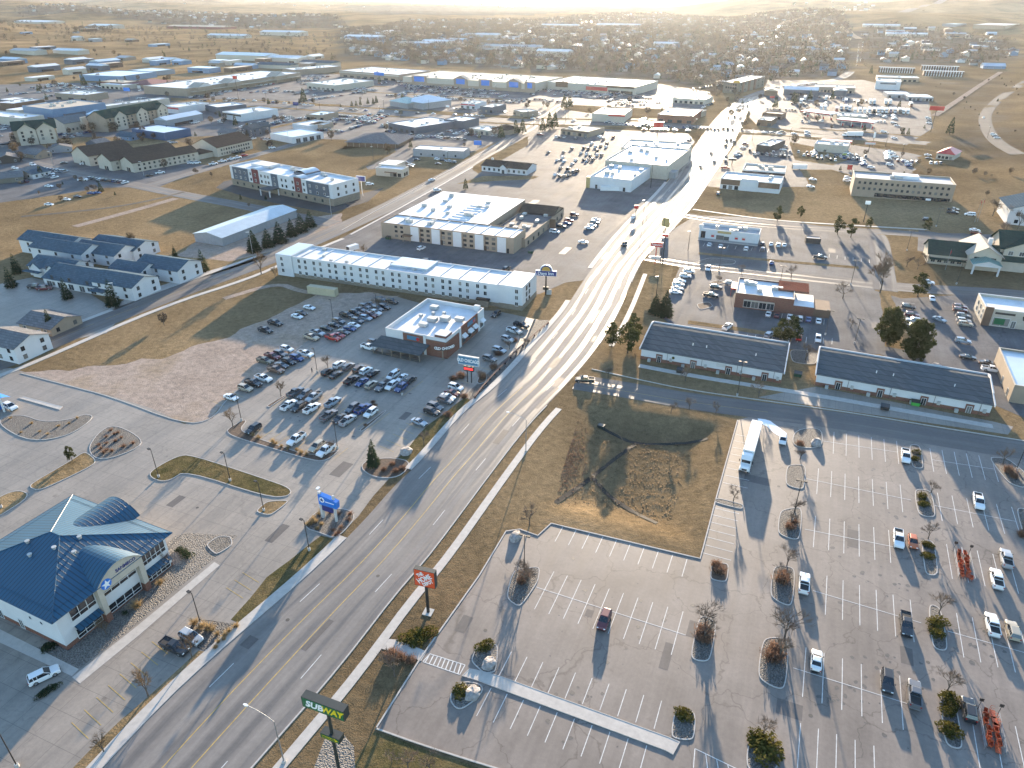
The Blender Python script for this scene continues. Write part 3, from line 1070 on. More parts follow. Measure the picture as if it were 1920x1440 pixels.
# verge between the bank's lot and the main road
area('lawn', [(603, 1004), (630, 1012), (545, 1095), (463, 1175), (433, 1162), (500, 1083)], .04, 'lawn_green', .3)
area('rock_bed', [(425, 1168), (463, 1177), (405, 1226), (372, 1218), (352, 1180), (372, 1162)], .042, 'river_rock', .3)
area('lawn', [(372, 1220), (405, 1226), (300, 1325), (175, 1440), (60, 1580), (0, 1580), (137, 1440), (230, 1347), (300, 1287), (353, 1240)], .04, 'lawn', .3)
area('lawn', [(872, 745), (888, 757), (830, 812), (775, 868), (742, 862), (760, 845), (800, 800)], .04, 'lawn_green', .3)
area('rock_bed', [(1000, 600), (1030, 600), (1026, 625), (960, 690), (905, 740), (888, 755), (872, 743), (915, 700), (985, 640)], .041, 'river_rock', .3)
area('rock_bed', [(330, 1005), (352, 1000), (445, 1005), (400, 1050), (330, 1105), (250, 1175), (148, 1255), (55, 1218), (120, 1200)], .042, 'pale_rock', .2)
area('sidewalk', [(148, 1255), (135, 1268), (0, 1205), (-90, 1170), (-80, 1150), (0, 1180)], .05, 'walk')
area('sidewalk', [(250, 1180), (402, 1054), (412, 1060), (260, 1192), (150, 1282), (135, 1270)], .055, 'walk')
# drainage channels in the basin
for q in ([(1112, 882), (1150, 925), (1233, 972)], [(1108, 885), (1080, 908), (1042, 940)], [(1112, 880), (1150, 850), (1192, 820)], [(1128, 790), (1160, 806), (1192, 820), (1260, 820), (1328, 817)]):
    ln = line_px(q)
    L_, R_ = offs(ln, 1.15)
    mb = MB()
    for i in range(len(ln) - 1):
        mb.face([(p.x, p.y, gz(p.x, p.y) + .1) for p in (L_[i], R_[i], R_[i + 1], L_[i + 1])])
    struct(mb.build('ditch', MATS['ditch_mud_shade']))
# ------------------------------------------------------------------ vehicles
M('tyre', (.018, .018, .018), .8)
M('rim', (.42, .42, .43), .35, .8)
M('glass', (.018, .022, .028), .08, spec=.8)
M('trim', (.03, .03, .032), .5)
M('lamp_clear', (.75, .75, .72), .15)
M('lamp_red', (.35, .015, .012), .25)
M('bed_liner', (.025, .025, .026), .8)
PAINT = {'w': (.74, .74, .73), 's': (.38, .39, .40), 'g': (.13, .135, .145), 'k': (.018, .018, .02), 'b': (.025, .06, .19), 'r': (.36, .022, .018),
         'm': (.11, .016, .02), 'o': (.48, .12, .03), 't': (.38, .33, .25), 'n': (.13, .085, .06), 'v': (.10, .10, .075), 'c': (.30, .36, .42), 'y': (.55, .62, .08)}
CNAME = {'w': 'white', 's': 'silver', 'g': 'dark grey', 'k': 'black', 'b': 'blue', 'r': 'bright red', 'm': 'maroon', 'o': 'orange', 't': 'beige', 'n': 'brown', 'v': 'olive grey', 'c': 'pale blue', 'y': 'lime yellow'}
def paint(c):
    k = 'paint_' + CNAME[c].replace(' ', '_')
    if k not in MATS:
        M(k, PAINT[c], .32, .15 if c in 'sgc' else 0, var=.05, scale=.4, spec=.6)
        bs = MATS[k].node_tree.nodes['Principled BSDF']
        bs.inputs['Coat Weight'].default_value = .35
        bs.inputs['Coat Roughness'].default_value = .08
    return MATS[k]

# side profiles: x runs from the tail (-) to the nose (+); (x, z) of the deck line, then the cabin
CARS = {
    'sedan': dict(L=4.75, W=1.82, deck=[(-2.37, .72), (-2.28, .98), (-1.65, 1.03), (-1.2, 1.0), (.75, .98), (1.3, .94), (2.1, .80), (2.34, .62)],
                  cab=[(-1.72, 1.0), (-.95, 1.40), (.15, 1.44), (1.0, .97)], wx=(-1.35, 1.45), wr=.33, name='sedan', cat='car'),
    'suv': dict(L=4.75, W=1.92, deck=[(-2.37, .75), (-2.33, 1.12), (-2.1, 1.16), (.9, 1.10), (1.4, 1.07), (2.15, .98), (2.36, .72)],
                cab=[(-2.28, 1.13), (-2.0, 1.72), (.15, 1.76), (1.05, 1.09)], wx=(-1.4, 1.42), wr=.38, name='suv', cat='suv'),
    'van': dict(L=5.1, W=1.98, deck=[(-2.55, .75), (-2.52, 1.15), (-2.3, 1.2), (1.4, 1.12), (2.2, .98), (2.53, .7)],
                cab=[(-2.5, 1.17), (-2.35, 1.82), (.55, 1.85), (1.75, 1.08)], wx=(-1.5, 1.55), wr=.36, name='minivan', cat='van'),
    'pickup': dict(L=5.75, W=2.0, deck=[(-2.86, .80), (-2.84, 1.22), (-1.0, 1.22), (-.9, 1.2), (1.2, 1.18), (1.5, 1.16), (2.6, 1.08), (2.85, .78)],
                   cab=[(-.92, 1.2), (-.75, 1.84), (.55, 1.86), (1.35, 1.17)], wx=(-1.75, 1.85), wr=.42, name='pickup_truck', cat='pickup truck'),
    'hatch': dict(L=4.2, W=1.8, deck=[(-2.1, .7), (-2.07, 1.0), (-1.8, 1.05), (.8, 1.0), (1.2, .97), (1.9, .85), (2.1, .62)],
                  cab=[(-1.98, 1.02), (-1.6, 1.46), (.1, 1.5), (.98, .99)], wx=(-1.25, 1.3), wr=.32, name='hatchback', cat='car'),
}

def interp(pl, x):
    for (a, b), (c2, d) in zip(pl, pl[1:]):
        if a <= x <= c2:
            return b + (d - b) * (x - a) / max(1e-6, c2 - a)
    return pl[0][1] if x < pl[0][0] else pl[-1][1]

def car_meshes(kind):
    k = CARS[kind]
    hw = k['W'] / 2
    wr = k['wr']
    body, glass, wheel = MB(), MB(), MB()
    # lower body lofted along the length: tucked sills, shoulder line, rounded nose and tail in plan
    xs_ = sorted(set([p[0] for p in k['deck']] + [q + s * wr * 1.15 for q in k['wx'] for s in (-1, 0, 1)]))
    rings = []
    for x in xs_:
        e = abs(x) / (k['L'] / 2)
        t = hw * (1 - .16 * max(0, (e - .78) / .22) ** 2)
        z1 = interp(k['deck'], x)
        arch = max((math.sqrt(max(0, (wr * 1.15) ** 2 - (x - q) ** 2)) for q in k['wx']), default=0)
        z0 = .26 if not arch else max(.26, arch + wr * .95)
        z0 = min(z0, z1 - .12)
        zs = max(z1 - .22, (z0 + z1) / 2)
        rings.append([(x, -t * .80, z0), (x, -t * .97, z0 + .02), (x, -t, zs), (x, -t * .95, z1 - .05), (x, -t * .84, z1), (x, t * .84, z1), (x, t * .95, z1 - .05), (x, t, zs), (x, t * .97, z0 + .02), (x, t * .80, z0)])
    body.loft(rings)
    (x0, z0), (x1, z1), (x2, z2), (x3, z3_) = k['cab']
    bw, tw = hw * .90, hw * .74
    # glasshouse
    g0 = [(x0 + .02, -bw, z0), (x3 - .02, -bw, z3_), (x3 - .02, bw, z3_), (x0 + .02, bw, z0)]
    g1 = [(x1 + .03, -tw, z1 - .03), (x2 - .02, -tw, z2 - .03), (x2 - .02, tw, z2 - .03), (x1 + .03, tw, z1 - .03)]
    glass.loft([g0, g1])
    # roof skin and pillars
    r0 = [(x1 - .02, -tw - .015, z1 - .045), (x2 + .03, -tw - .015, z2 - .045), (x2 + .03, tw + .015, z2 - .045), (x1 - .02, tw + .015, z1 - .045)]
    r1 = [(x1 + .12, -tw + .12, z1 + .025), (x2 - .12, -tw + .12, z2 + .025), (x2 - .12, tw - .12, z2 + .025), (x1 + .12, tw - .12, z1 + .025)]
    body.loft([r0, r1])
    xm = (x1 + x2) / 2 - .05
    pil = [((x0 + .02, z0), (x1, z1)), ((x3 - .02, z3_), (x2, z2)), ((xm, interp([(x0, z0), (x3, z3_)], xm)), (xm, (z1 + z2) / 2))]
    if kind in ('suv', 'van'):
        pil.append(((x1 + .5, z0), (x1 + .45, z1)))
    for (a, za), (b2, zb) in pil:
        for s in (-1, 1):
            body.tube((a, s * (bw + .005), za), (b2, s * (tw + .005), zb - .02), .05, .045, 4)
    if kind == 'pickup':   # open load bed behind the cab
        liner = [(-2.74, -hw * .76, 1.235), (-1.02, -hw * .76, 1.235), (-1.02, hw * .76, 1.235), (-2.74, hw * .76, 1.235)]
    # wheels
    wm = MB()
    wm.cyl((0, 0, 0), wr, .23, 16, 0)
    wm.cyl((0, 0, 0), wr * .62, .25, 12, 1)
    return body, glass, wm

def make_car(kind):
    k = CARS[kind]
    hw = k['W'] / 2
    body, glass, wm = car_meshes(kind)
    root = empty(k['name'], (0, 0, -500))
    bo = fix_normals(body.build('body', paint('w'), root))
    bo.material_slots[0].link = 'OBJECT'
    if kind == 'pickup':
        bm_ = bmesh.new()
        bm_.from_mesh(bo.data)
        bm_.to_mesh(bo.data)
        bm_.free()
        b = MB()
        y = hw * .78
        b.box(-2.74, -1.02, -y, y, 1.226, 1.232)
        b.build('load_bed', MATS['bed_liner'], root)
        rl = MB()
        for a in ((-2.82, -2.74, -hw * .86, hw * .86), (-1.02, -.93, -hw * .86, hw * .86), (-2.82, -.93, -hw * .9, -y), (-2.82, -.93, y, hw * .9)):
            rl.box(*a, 1.15, 1.34)
        ro = rl.build('bed_rail', paint('w'), root)
        ro.material_slots[0].link = 'OBJECT'
    fix_normals(glass.build('windows', MATS['glass'], root))
    wme = wm.mesh('wheel', [MATS['tyre'], MATS['rim']])
    for x in k['wx']:
        for s in (-1, 1):
            wo = link('wheel', wme, root)
            wo.location = (x, s * (hw - .13), k['wr'])
    zl = interp(k['deck'], k['L'] / 2 - .15)
    for s in (-1, 1):
        h = MB()
        h.box(k['L'] / 2 - .2, k['L'] / 2 - .01, s * hw * .66 - .17, s * hw * .66 + .17, zl - .16, zl - .02)
        h.build('headlight', MATS['lamp_clear'], root)
        h = MB()
        zt = interp(k['deck'], -k['L'] / 2 + .06)
        h.box(-k['L'] / 2 - .015, -k['L'] / 2 + .1, s * hw * .76 - .12, s * hw * .76 + .1, zt - .26, zt - .06)
        h.build('tail_light', MATS['lamp_red'], root)
        h = MB()
        h.box(k['cab'][3][0] - .35, k['cab'][3][0] - .2, s * (hw + .1) - .1, s * (hw + .1) + .1, k['cab'][3][1] + .02, k['cab'][3][1] + .17)
        h.build('mirror', MATS['trim'], root)
    h = MB()
    h.box(k['L'] / 2 - .06, k['L'] / 2 + .05, -hw * .78, hw * .78, .3, .48)
    h.build('front_bumper', MATS['trim'], root)
    h = MB()
    h.box(-k['L'] / 2 - .07, -k['L'] / 2 + .04, -hw * .8, hw * .8, .34, .52)
    h.build('rear_bumper', MATS['rim' if kind == 'pickup' else 'trim'], root)
    return root

PROTO = {k: make_car(k) for k in CARS}
FARMESH = {}
for k in CARS:
    body, glass, wm = car_meshes(k)
    mb = MB()
    for src, mi in ((body, 0), (glass, 1)):
        mb.add(src.v, src.f, mi)
    for x in CARS[k]['wx']:
        for s in (-1, 1):
            mb.T = Matrix.Translation((x, s * (CARS[k]['W'] / 2 - .13), CARS[k]['wr']))
            mb.cyl((0, 0, 0), CARS[k]['wr'], .23, 8, 2)
    mb.T = None
    if k == 'pickup':
        mb.box(-2.74, -1.02, -.78, .78, 1.226, 1.25, 2)
    o = fix_normals(mb.build(CARS[k]['name'], [paint('w'), MATS['glass'], MATS['tyre']]))
    FARMESH[k] = o.data
    bpy.data.objects.remove(o)
used = set()
NCAR = [0]

def car(kind, col, u, v, ang, where, near=True, group=None):
    k = CARS[kind]
    p = P(u, v, .75)
    NCAR[0] += 1
    z = gz(p.x, p.y) + .03
    if near:
        if kind not in used:
            used.add(kind)
            o = PROTO[kind]
        else:
            o = copy_tree(PROTO[kind])
        for ch in o.children:
            if ch.name.split('.')[0] in ('body', 'bed_rail'):
                ch.material_slots[0].link = 'OBJECT'
                ch.material_slots[0].material = paint(col)
    else:
        o = link(k['name'], FARMESH[kind])
        o.material_slots[0].link = 'OBJECT'
        o.material_slots[0].material = paint(col)
    o.location = (p.x, p.y, z + .02)
    o.rotation_euler = (0, 0, rad(ang))
    reg(o, f"{CNAME[col]} {k['cat']}", where, k['cat'], group or 'cars parked ' + where)
    return o

KIND = {'s': 'sedan', 'u': 'suv', 'v': 'van', 'p': 'pickup', 'h': 'hatch'}

def cars(where, ang, spec, k=1, x0=0, y0=0, near=True, jit=2.0, group=None):
    """spec: 'kc x y; ...' with k the body kind, c the colour, x y the pixel of its middle."""
    for it in spec.split(';'):
        t = it.split()
        if len(t) < 3:
            continue
        a = float(t[3]) if len(t) > 3 else ang
        car(KIND[t[0][0]], t[0][1], x0 + float(t[1]) / k, y0 + float(t[2]) / k, a + random.uniform(-jit, jit), where, near, group)

# home-improvement car park (noses towards or away from the road beyond)
HD_ = 'in the big striped car park'
cars(HD_, -112.5, 'um 1133 1162; hw 1468 824; pw 1698 855; pw 1835 940; pw 1685 1010; ho 1712 1015; pk 1699 1170; uk 1664 1277')
cars(HD_, 67, 'ps 1887 1047; pw 1869 1085; pw 1508 1093; sw 1531 1237; pw 1861 1171; ut 1899 1182; pg 1715 1301; uk 1817 1330')
# bank
car('suv', 'w', 82, 1265, 40, 'beside the blue roofed building')
car('suv', 's', 358, 1194, -28, 'beside the blue roofed building')
car('pickup', 'k', 327, 1212, -24, 'beside the blue roofed building')
car('suv', 'w', 19, 762, -28, 'under the small blue canopy')
# restaurant car park
cars('along the grass edge of the gravel yard', -28, 'pk 497.5 619; pk 516 605.6; sw 557 592.5; sk 565 586; sw 580 576')
cars('in the long double row by the brick restaurant', -28, 'pt 583.8 632; ps 595 624; sk 612 615; sk 627 609; ug 635 602; pk 650 590.6; uk 666 586; sg 675.6 580; ug 684 574.7; sg 695 570; pr 624 633; sr 635 628; sg 644 621.6; sb 656 615; sw 664 609; ug 670 601; uc 686 596; pm 694 590.6; pw 702 586; ug 707.5 579; uk 720.6 575.6; sg 714 559.7; uk 735 565')
cars('in the block between the gravel and the restaurant lot', -28, 'uw 538 654; ug 525.6 663; pm 510.6 668; pv 496.6 676; pw 573 663; ub 556.6 671; uk 541.6 678; sg 527.5 684; pn 517 693; pw 494 709; pk 475 718; ut 460 727.5; sw 433 744')
cars('in the upper middle rows of the restaurant lot', 62, 'uk 614.7 696.6; sk 629.7 702; uw 636 683; ug 653 687; un 673 691; uw 686 694.7; sk 700 699; vw 737.5 703 -118; sw 753.5 708 -118; uk 769 711.6; pk 658.8 712.5; sb 678.5 716 -118; ut 696 721; pg 717 723.8 -118; uw 733.8 722.8 -118; ub 751.6 726.6 -118')
cars('in the lower middle rows of the restaurant lot', 62, 'pg 553.8 735; ug 571.6 739.7 -118; ps 588.5 744 -118; pw 541.6 759; uk 560 763 -118; pw 584.7 765; pc 624 753.8; ug 660.6 765 -118; pb 680 766; uw 695 773.5 -118; pg 616.6 778; sk 637 783.8 -118; ps 652 787.5; uk 475 804 -118; pw 555.6 823 -118; ut 594 837 -118; pw 611 843.8 -118')
cars('along the road side of the restaurant lot', -33, 'uw 854.7 725.6; sm 848 736; sw 839.7 743.4; ug 835 750; ug 816 762; uk 809.7 771.6; sc 785.7 790.7; pk 977.5 609; pw 964 619.7; us 952 635.6; uc 936 656; ug 918 672')
cars('by the brick restaurant awning', -28, 'pw 691.6 650.6; ug 702 642')
car('suv', 'k', 930, 589, -118, 'behind the brick restaurant')
car('pickup', 'k', 1097, 712, 174, 'turning at the side street corner')
# motel lots
NEARM = True
cars('on the forecourt between the two white motels', 60, 'uw 790 465; uk 802 489 -22; uk 825 494 -22; sk 846 497 -22; uk 950 503 62')
cars('beside the dark roofed motel wing', -20, 'vw 1040 434; uk 1053 424; sb 1062 418; ur 1067 413; um 1077 402; sw 1105 427; sw 1110 422; ug 1115 417; sw 1118 411; sw 1094 453', near=False)
cars('driving on the sunlit main road', 68, 'pk 1171 457 -112; sw 1188 406; sg 1347 362 67; sg 1333 286; sg 1339 302; uk 1362 262; uk 1361 272; uk 1371 262; ug 1377 265; sg 1361 292; ug 1361 301; sg 1314 311; uk 1377 218; uk 1391 230; uk 1391 241; uk 1357 241; uk 1364 241; sg 1373 242; sw 1381 205; sg 1393 203; ug 1401 198; ug 1404 210; sw 1405 187', near=False, jit=3)
# east lots
cars('in the white row by the roadside lawn', -10, 'sw 1267 547; sw 1270 540; uw 1272 533; sw 1275 526; uw 1285 517; uw 1292 508', near=True)
cars('round the flat white fast food building', 67, 'sw 1330 458; sw 1351 461; uw 1399 466; ug 1430 467; uk 1430 457; sw 1446 457; uw 1460 459; sw 1471 459; sb 1447 492; pk 1538 482 -22; uw 1328 503 -112', near=True)
cars('round the brick diner', 67, 'uk 1343 538 -22; pk 1333 553 -22; us 1370 531 -22; sw 1441 588; sm 1457 590; sw 1481 593; us 1500 597; sb 1516 598; sw 1535 601; pw 1364 612 50; uc 1442 627 50; ur 1498 632; uw 1534 635 -112', near=True)
cars('in the east shop car park', -22, 'uk 1703 575; um 1710 590; us 1712 600 158; uk 1710 610 158; ss 1762 598 -60; um 1800 575; um 1800 581; ug 1806 592; us 1807 601; ut 1810 607; uc 1806 639; sk 1815 669; sk 1852 680; pw 1860 692; sw 1748 559 -112; uw 1740 529 -20; sk 1918 672 -110', near=True)
cars('beside the green roofed inn', -20, 'uk 1739 412; pk 1787 395; pk 1786 400; vw 1818 404 160; sw 1828 431; um 1830 436', near=False)
# ------------------------------------------------------------------ more vehicles, farther off
cars('in the open lot before the long white store', 67, 'ss 1215 900; uw 1245 885; sk 1250 855; uw 1253 907; ug 1297 835; sk 1233 945; uk 1275 948; ss 1300 920; uw 1318 900; sk 1285 965; ug 1305 965; uk 1328 960; sw 1205 980; uk 1230 990; ug 1255 990; sk 1280 985; ss 1350 860; uk 1365 830; sw 1380 865; uk 1390 835; uw 1410 805; sk 1400 875; ug 1415 895; sk 1365 895; ss 1380 905; uw 1440 870; sk 1460 820; uk 1440 845; uw 1430 825; sw 1490 825; uk 1495 805; ug 1475 780; uw 1460 770; sw 1450 765; um 1530 770; sk 1390 895; sk 1165 855; ug 1465 870; sk 1318 778; ug 1375 778; pm 1120 757 -10; uw 1210 770; uk 1230 772; ss 1255 770', 3, 640, 0, False)
cars('queued at the far crossroads', -5, 'sw 920 45; ug 1010 55; uw 1085 60; uk 1125 45; sw 1255 60; uw 1400 45; uc 1405 75', 6, 1280, 240, False)
cars('in the small lots before the brown office', -15, 'sw 680 215; um 705 180; uk 635 285; uw 610 300; sk 1020 220; sw 1000 255; sm 975 300; uk 1100 165; ug 1145 205; sw 1130 240; sk 1120 275; uk 1120 300; sn 1640 330; uw 1850 280; sy 1840 295; sw 1465 575; sw 1440 655; uw 1860 560; uw 1850 590; pr 480 445', 6, 1280, 240, False)
cars('in the lot below the red roofed restaurant', -12, 'sw 1165 850; sw 1180 860; uw 1195 880; sw 1250 905; uc 1270 920; sb 1270 930; sw 1380 870; sk 1385 890; uw 1165 925; uw 1060 940; uw 1130 740; sw 1190 775', 3, 1280, 0, False)
cars('on the truck stop forecourt', -12, 'uw 1185 690; sk 1195 695; sw 1205 705; uw 1380 663; sk 1385 680; sw 1385 690; sw 1690 663 70; uw 1745 765; sk 1755 775; sw 1765 785; uw 1110 648; sk 1125 652', 3, 1280, 0, False)
cars('beside the long beige building', 35, 'pw 1200 920; pw 1250 905; pw 1300 893; pw 1335 885; ur 1375 873; vw 1075 915; pw 1105 915; pw 900 970; sk 840 985; uk 1320 858; uk 1360 853; sk 360 915; uk 440 900; sw 470 920; uw 85 945 -20; uw 185 925 -20; ug 255 950 -20; pw 285 975 -20; pw 465 1010 10; sw 275 1045 -5; uw 1700 785; uw 1530 830; sw 1090 690; uw 1110 685; ug 1070 690; uw 960 800; ss 980 800', 3, 0, 0, False)
cars('by the red and slate hotel', 28, 'uw 435 340; uw 745 383; uk 403 353; sw 562 280', 1, 0, 0, False) if False else None
cars('by the red and slate hotel', 28, 'uw 430 342; uw 745 383', 5.333, 420, 290, False)
cars('in the flat grey lot at the left edge', -5, 'sw 275 68; sw 373 40; sk 437 25; sb 513 5; sb 545 2', 3, 0, 360, False)
cars('by the white garages', -10, 'pk 470 490 15; pk 200 530 10; pm 250 540 10', 3, 0, 360)
cars('behind the beige diner', -5, 'sk 425 897; uk 365 915; ss 395 925; uk 385 935; sk 545 920; uw 160 1035 20; uw 540 1068 30; sw 510 1010 40', 3, 640, 0, False)
# strip-mall and showroom lots
def scatter_cars(where, a, b, n, rows, rowstep, ang, seed, fill=.85):
    r = random.Random(seed)
    A, B = P(*a), P(*b)
    d = (B - A).normalized()
    nn = Vector((-d.y, d.x, 0))
    for j in range(rows):
        for k in range(n):
            if r.random() > fill:
                continue
            p = A.lerp(B, k / max(1, n - 1)) + nn * rowstep[j] + d * r.uniform(-.3, .3)
            u, v = PXL((p.x, p.y, .75))
            car(r.choice(['sedan', 'suv', 'suv', 'pickup']), r.choice('wwwwsskkggbrmc'), u, v, ang + r.choice((0, 180)) + r.uniform(-2, 2), where, False)

scatter_cars('in the showroom rows by the slate fronted shop', (690, 232), (726, 217), 9, 3, (0, 9, 18), -22, 3)
scatter_cars('along the left strip mall front', (384, 173), (432, 172), 13, 1, (0,), 67, 4)
scatter_cars('in the middle strip mall lot', (462, 164), (512, 158), 12, 2, (0, 17), 67, 5)
scatter_cars('by the small strip mall outbuilding', (485, 176), (520, 172), 7, 2, (0, 14), 67, 6, .7)
scatter_cars('by the old lodge lot', (820, 300), (850, 306), 4, 1, (0,), -22, 8, .6)
# semi trucks
M('trailer_white', (.70, .69, .67), .5, var=.06)
M('trailer_roof', (.62, .61, .58), .6, var=.12)
def make_semi(sleeper=True):
    root = empty('semi_truck', (0, 0, -500))
    t = MB(); t.box(-11.2, 4.0, -1.3, 1.3, 1.15, 4.05)
    tr = t.build('trailer', MATS['trailer_white'], root)
    b = MB()
    for x in np.arange(-11.1, 4.0, 1.25): b.box(x, x + .05, -1.285, 1.285, 4.05, 4.075)
    b.box(-11.24, -11.2, -1.2, 1.2, 1.3, 3.9)
    b.build('roof_ribs', MATS['trailer_roof'], tr)
    h = MB()
    ring = lambda x, w_, z0, z1: [(x, -w_, z0), (x, w_, z0), (x, w_, z1), (x, -w_, z1)]
    h.loft([ring(4.4, 1.22, 1.0, 3.7), ring(5.9, 1.25, 1.0, 3.75), ring(6.9, 1.2, 1.0, 3.1), ring(7.0, 1.15, 1.0, 2.15)])
    h.loft([ring(6.95, 1.1, .95, 2.1), ring(8.3, 1.0, .9, 1.95), ring(8.6, .85, .9, 1.6)])
    for s in (-1, 1):
        h.box(6.9, 8.5, s * 1.22 - .16 * (s > 0) - .02, s * 1.22 + .16 * (s < 0) + .02, .75, 1.25)
        h.tube((4.3, s * 1.0, 1.0), (4.3, s * 1.0, 4.0), .09, .09, 8)
    co = fix_normals(h.build('cab', paint('w'), root))
    gl = MB()
    gl.loft([ring(6.02, 1.262, 2.3, 3.0), ring(6.75, 1.235, 2.3, 2.9)])
    gl.face([(7.02, -1.0, 2.2), (7.02, 1.0, 2.2), (6.94, 1.05, 2.98), (6.94, -1.05, 2.98)])
    fix_normals(gl.build('windscreen', MATS['glass'], co))
    g = MB(); g.box(8.58, 8.64, -.6, .6, 1.0, 1.5); g.build('grille', MATS['trim'], co)
    for s in (-1, 1):
        g = MB(); g.box(8.3, 8.5, s * .95 - .12, s * .95 + .12, 1.3, 1.55); g.build('headlight', MATS['lamp_clear'], root)
        g = MB(); g.box(6.7, 6.8, s * 1.55 - .1, s * 1.55 + .1, 2.2, 2.9); g.build('mirror', MATS['trim'], root)
    f = MB(); f.box(-11, 6.9, -.5, .5, .75, 1.15); f.build('chassis', MATS['trim'], root)
    wm = MB(); wm.cyl((0, 0, 0), .52, .6, 16, 0); wm.cyl((0, 0, 0), .28, .62, 10, 1)
    me = wm.mesh('wheel', [MATS['tyre'], MATS['rim']])
    for x in (-10, -8.75, 3.2, 4.5, 7.6):
        for s in (-1, 1):
            o = link('wheel', me, root); o.location = (x, s * .98, .52)
    return root
semi = make_semi()
p = P(1406, 842, 2.0)
semi.location = (p.x, p.y, .05)
semi.rotation_euler = (0, 0, rad(-114.5))
tag(semi, 'white semi truck with long box trailer parked beside the grassy basin', 'semi truck')
sm = MB()
sm.box(-8, 3.8, -1.3, 1.3, 1.1, 4.05, 0); sm.box(4.3, 6.2, -1.2, 1.2, .9, 3.4, 1); sm.box(6.2, 7.8, -1.0, 1.0, .9, 2.0, 1)
sm.box(5.5, 6.22, -1.21, 1.21, 2.2, 2.9, 2); sm.box(-7.5, 7, -1.0, 1.0, .1, 1.1, 3)
SEM = sm.mesh('semi_truck', [MATS['trailer_white'], paint('w'), MATS['glass'], MATS['tyre']])
def far_semi(u, v, c, where, ang=-112):
    p = P(u, v, 2.0)
    o = link('semi_truck', SEM)
    o.location = (p.x, p.y, .06)
    o.rotation_euler = (0, 0, rad(ang + random.uniform(-1, 1)))
    o.material_slots[1].link = 'OBJECT'
    o.material_slots[1].material = paint(c)
    reg(o, f'{CNAME[c]} cabbed semi truck', where, 'semi truck', 'trucks parked at the truck stop')
for x, y, c in [(20, 645, 'w'), (75, 640, 'w'), (125, 645, 'w'), (180, 640, 'w'), (232, 640, 'k'), (280, 640, 'w'), (322, 640, 'w'), (368, 642, 'w'), (420, 640, 'b'), (467, 642, 'w'), (520, 645, 'g'), (563, 652, 'w'), (610, 655, 'w')]:
    far_semi(1600 + x / 6, 100 + y / 6, c, 'in the front row of the truck stop')
for u, v, c in [(1609, 193, 'g'), (1632, 191, 'w'), (1639, 191, 'w'), (1661, 191, 'w'), (1669, 191, 'w'), (1708, 196, 'm'), (1540, 202, 'w'), (1547.5, 202, 'w'), (1569, 205, 'r'), (1577, 201, 'w'), (1586, 201, 'w'), (1593, 203, 'w'), (1502, 190, 'w'), (1509, 184, 'w'), (1549, 184, 'w'), (1586, 190, 'b')]:
    far_semi(u, v, c, 'in the back rows of the truck stop')
far_semi(1598, 252, 'w', 'driving along the cross street', 178)
# box trailers and containers
def box_unit(name, label, cat, u, v, ang, L, Wd, Hh, mat, wheels=False):
    p = P(u, v, Hh / 2)
    root = empty(name, (p.x, p.y, .03), rad(ang))
    b = MB(); b.box(-L / 2, L / 2, -Wd / 2, Wd / 2, .45 if wheels else .05, Hh)
    bd = b.build('body', mat, root)
    r = MB()
    for x in np.arange(-L / 2 + .3, L / 2, .6):
        r.box(x, x + .08, -Wd / 2 - .03, Wd / 2 + .03, .5, Hh + .02)
    r.build('ribs', mat, bd)
    d = MB(); d.box(-L / 2 - .04, -L / 2, -Wd * .45, Wd * .45, .55, Hh - .1); d.build('door', MATS['trim'] if wheels else mat, root)
    if wheels:
        for s in (-1, 1):
            wv = MB(); wv.cyl((0, s * Wd * .45, .35), .35, .25, 12); wv.build('wheel', MATS['tyre'], root)
    tag(root, label, cat)
M('container_tan', (.42, .36, .24), .6, var=.1)
box_unit('shipping_container', 'long tan storage container at the top of the gravel yard', 'container', 605, 545, -19, 12.2, 2.5, 3.0, MATS['container_tan'])
box_unit('cargo_trailer', 'small white enclosed trailer beside the tan motel end', 'trailer', 661, 465, 50, 5.5, 2.3, 2.6, MATS['trailer_white'], True)
box_unit('cargo_trailer', 'white box trailer parked behind the twin shop roofs', 'trailer', 1499, 313, -5, 9, 2.5, 3.2, MATS['trailer_white'], True)
box_unit('shipping_container', 'white storage container before the white store', 'container', 1145, 353, -5, 12, 2.5, 2.6, MATS['trailer_white'])

# ------------------------------------------------------------------ vegetation
leaf_mat('spruce_green', (.022, .034, .020), (.065, .082, .045), 1.4)
leaf_mat('pine_green', (.030, .038, .016), (.095, .095, .040), 1.1)
leaf_mat('juniper_olive', (.050, .048, .012), (.135, .115, .035), 1.8)
leaf_mat('twig_brown', (.17, .13, .10), (.30, .24, .19), 1.2)
leaf_mat('twig_tan', (.16, .12, .08), (.28, .21, .14), 1.2, .45)
leaf_mat('twig_rust', (.17, .10, .07), (.30, .19, .13), 1.5)
leaf_mat('grass_gold', (.26, .18, .09), (.46, .34, .19), 2)
M('bark', (.10, .078, .062), .9, var=.3, scale=3)
def quads(mb, pts, size, rng, flat=.0, m=0):
    for p in pts:
        s = size * rng.uniform(.6, 1.35)
        a = Vector((rng.gauss(0, 1), rng.gauss(0, 1), rng.gauss(0, 1) * (1 - flat))).normalized()
        b = a.orthogonal()
        b.rotate(Matrix.Rotation(rng.uniform(0, 6.28), 3, a))
        c2 = a.cross(b)
        p = Vector(p)
        mb.add([p - b * s, p - c2 * s * .5, p + b * s, p + c2 * s * .5], [(0, 1, 2, 3)], m)

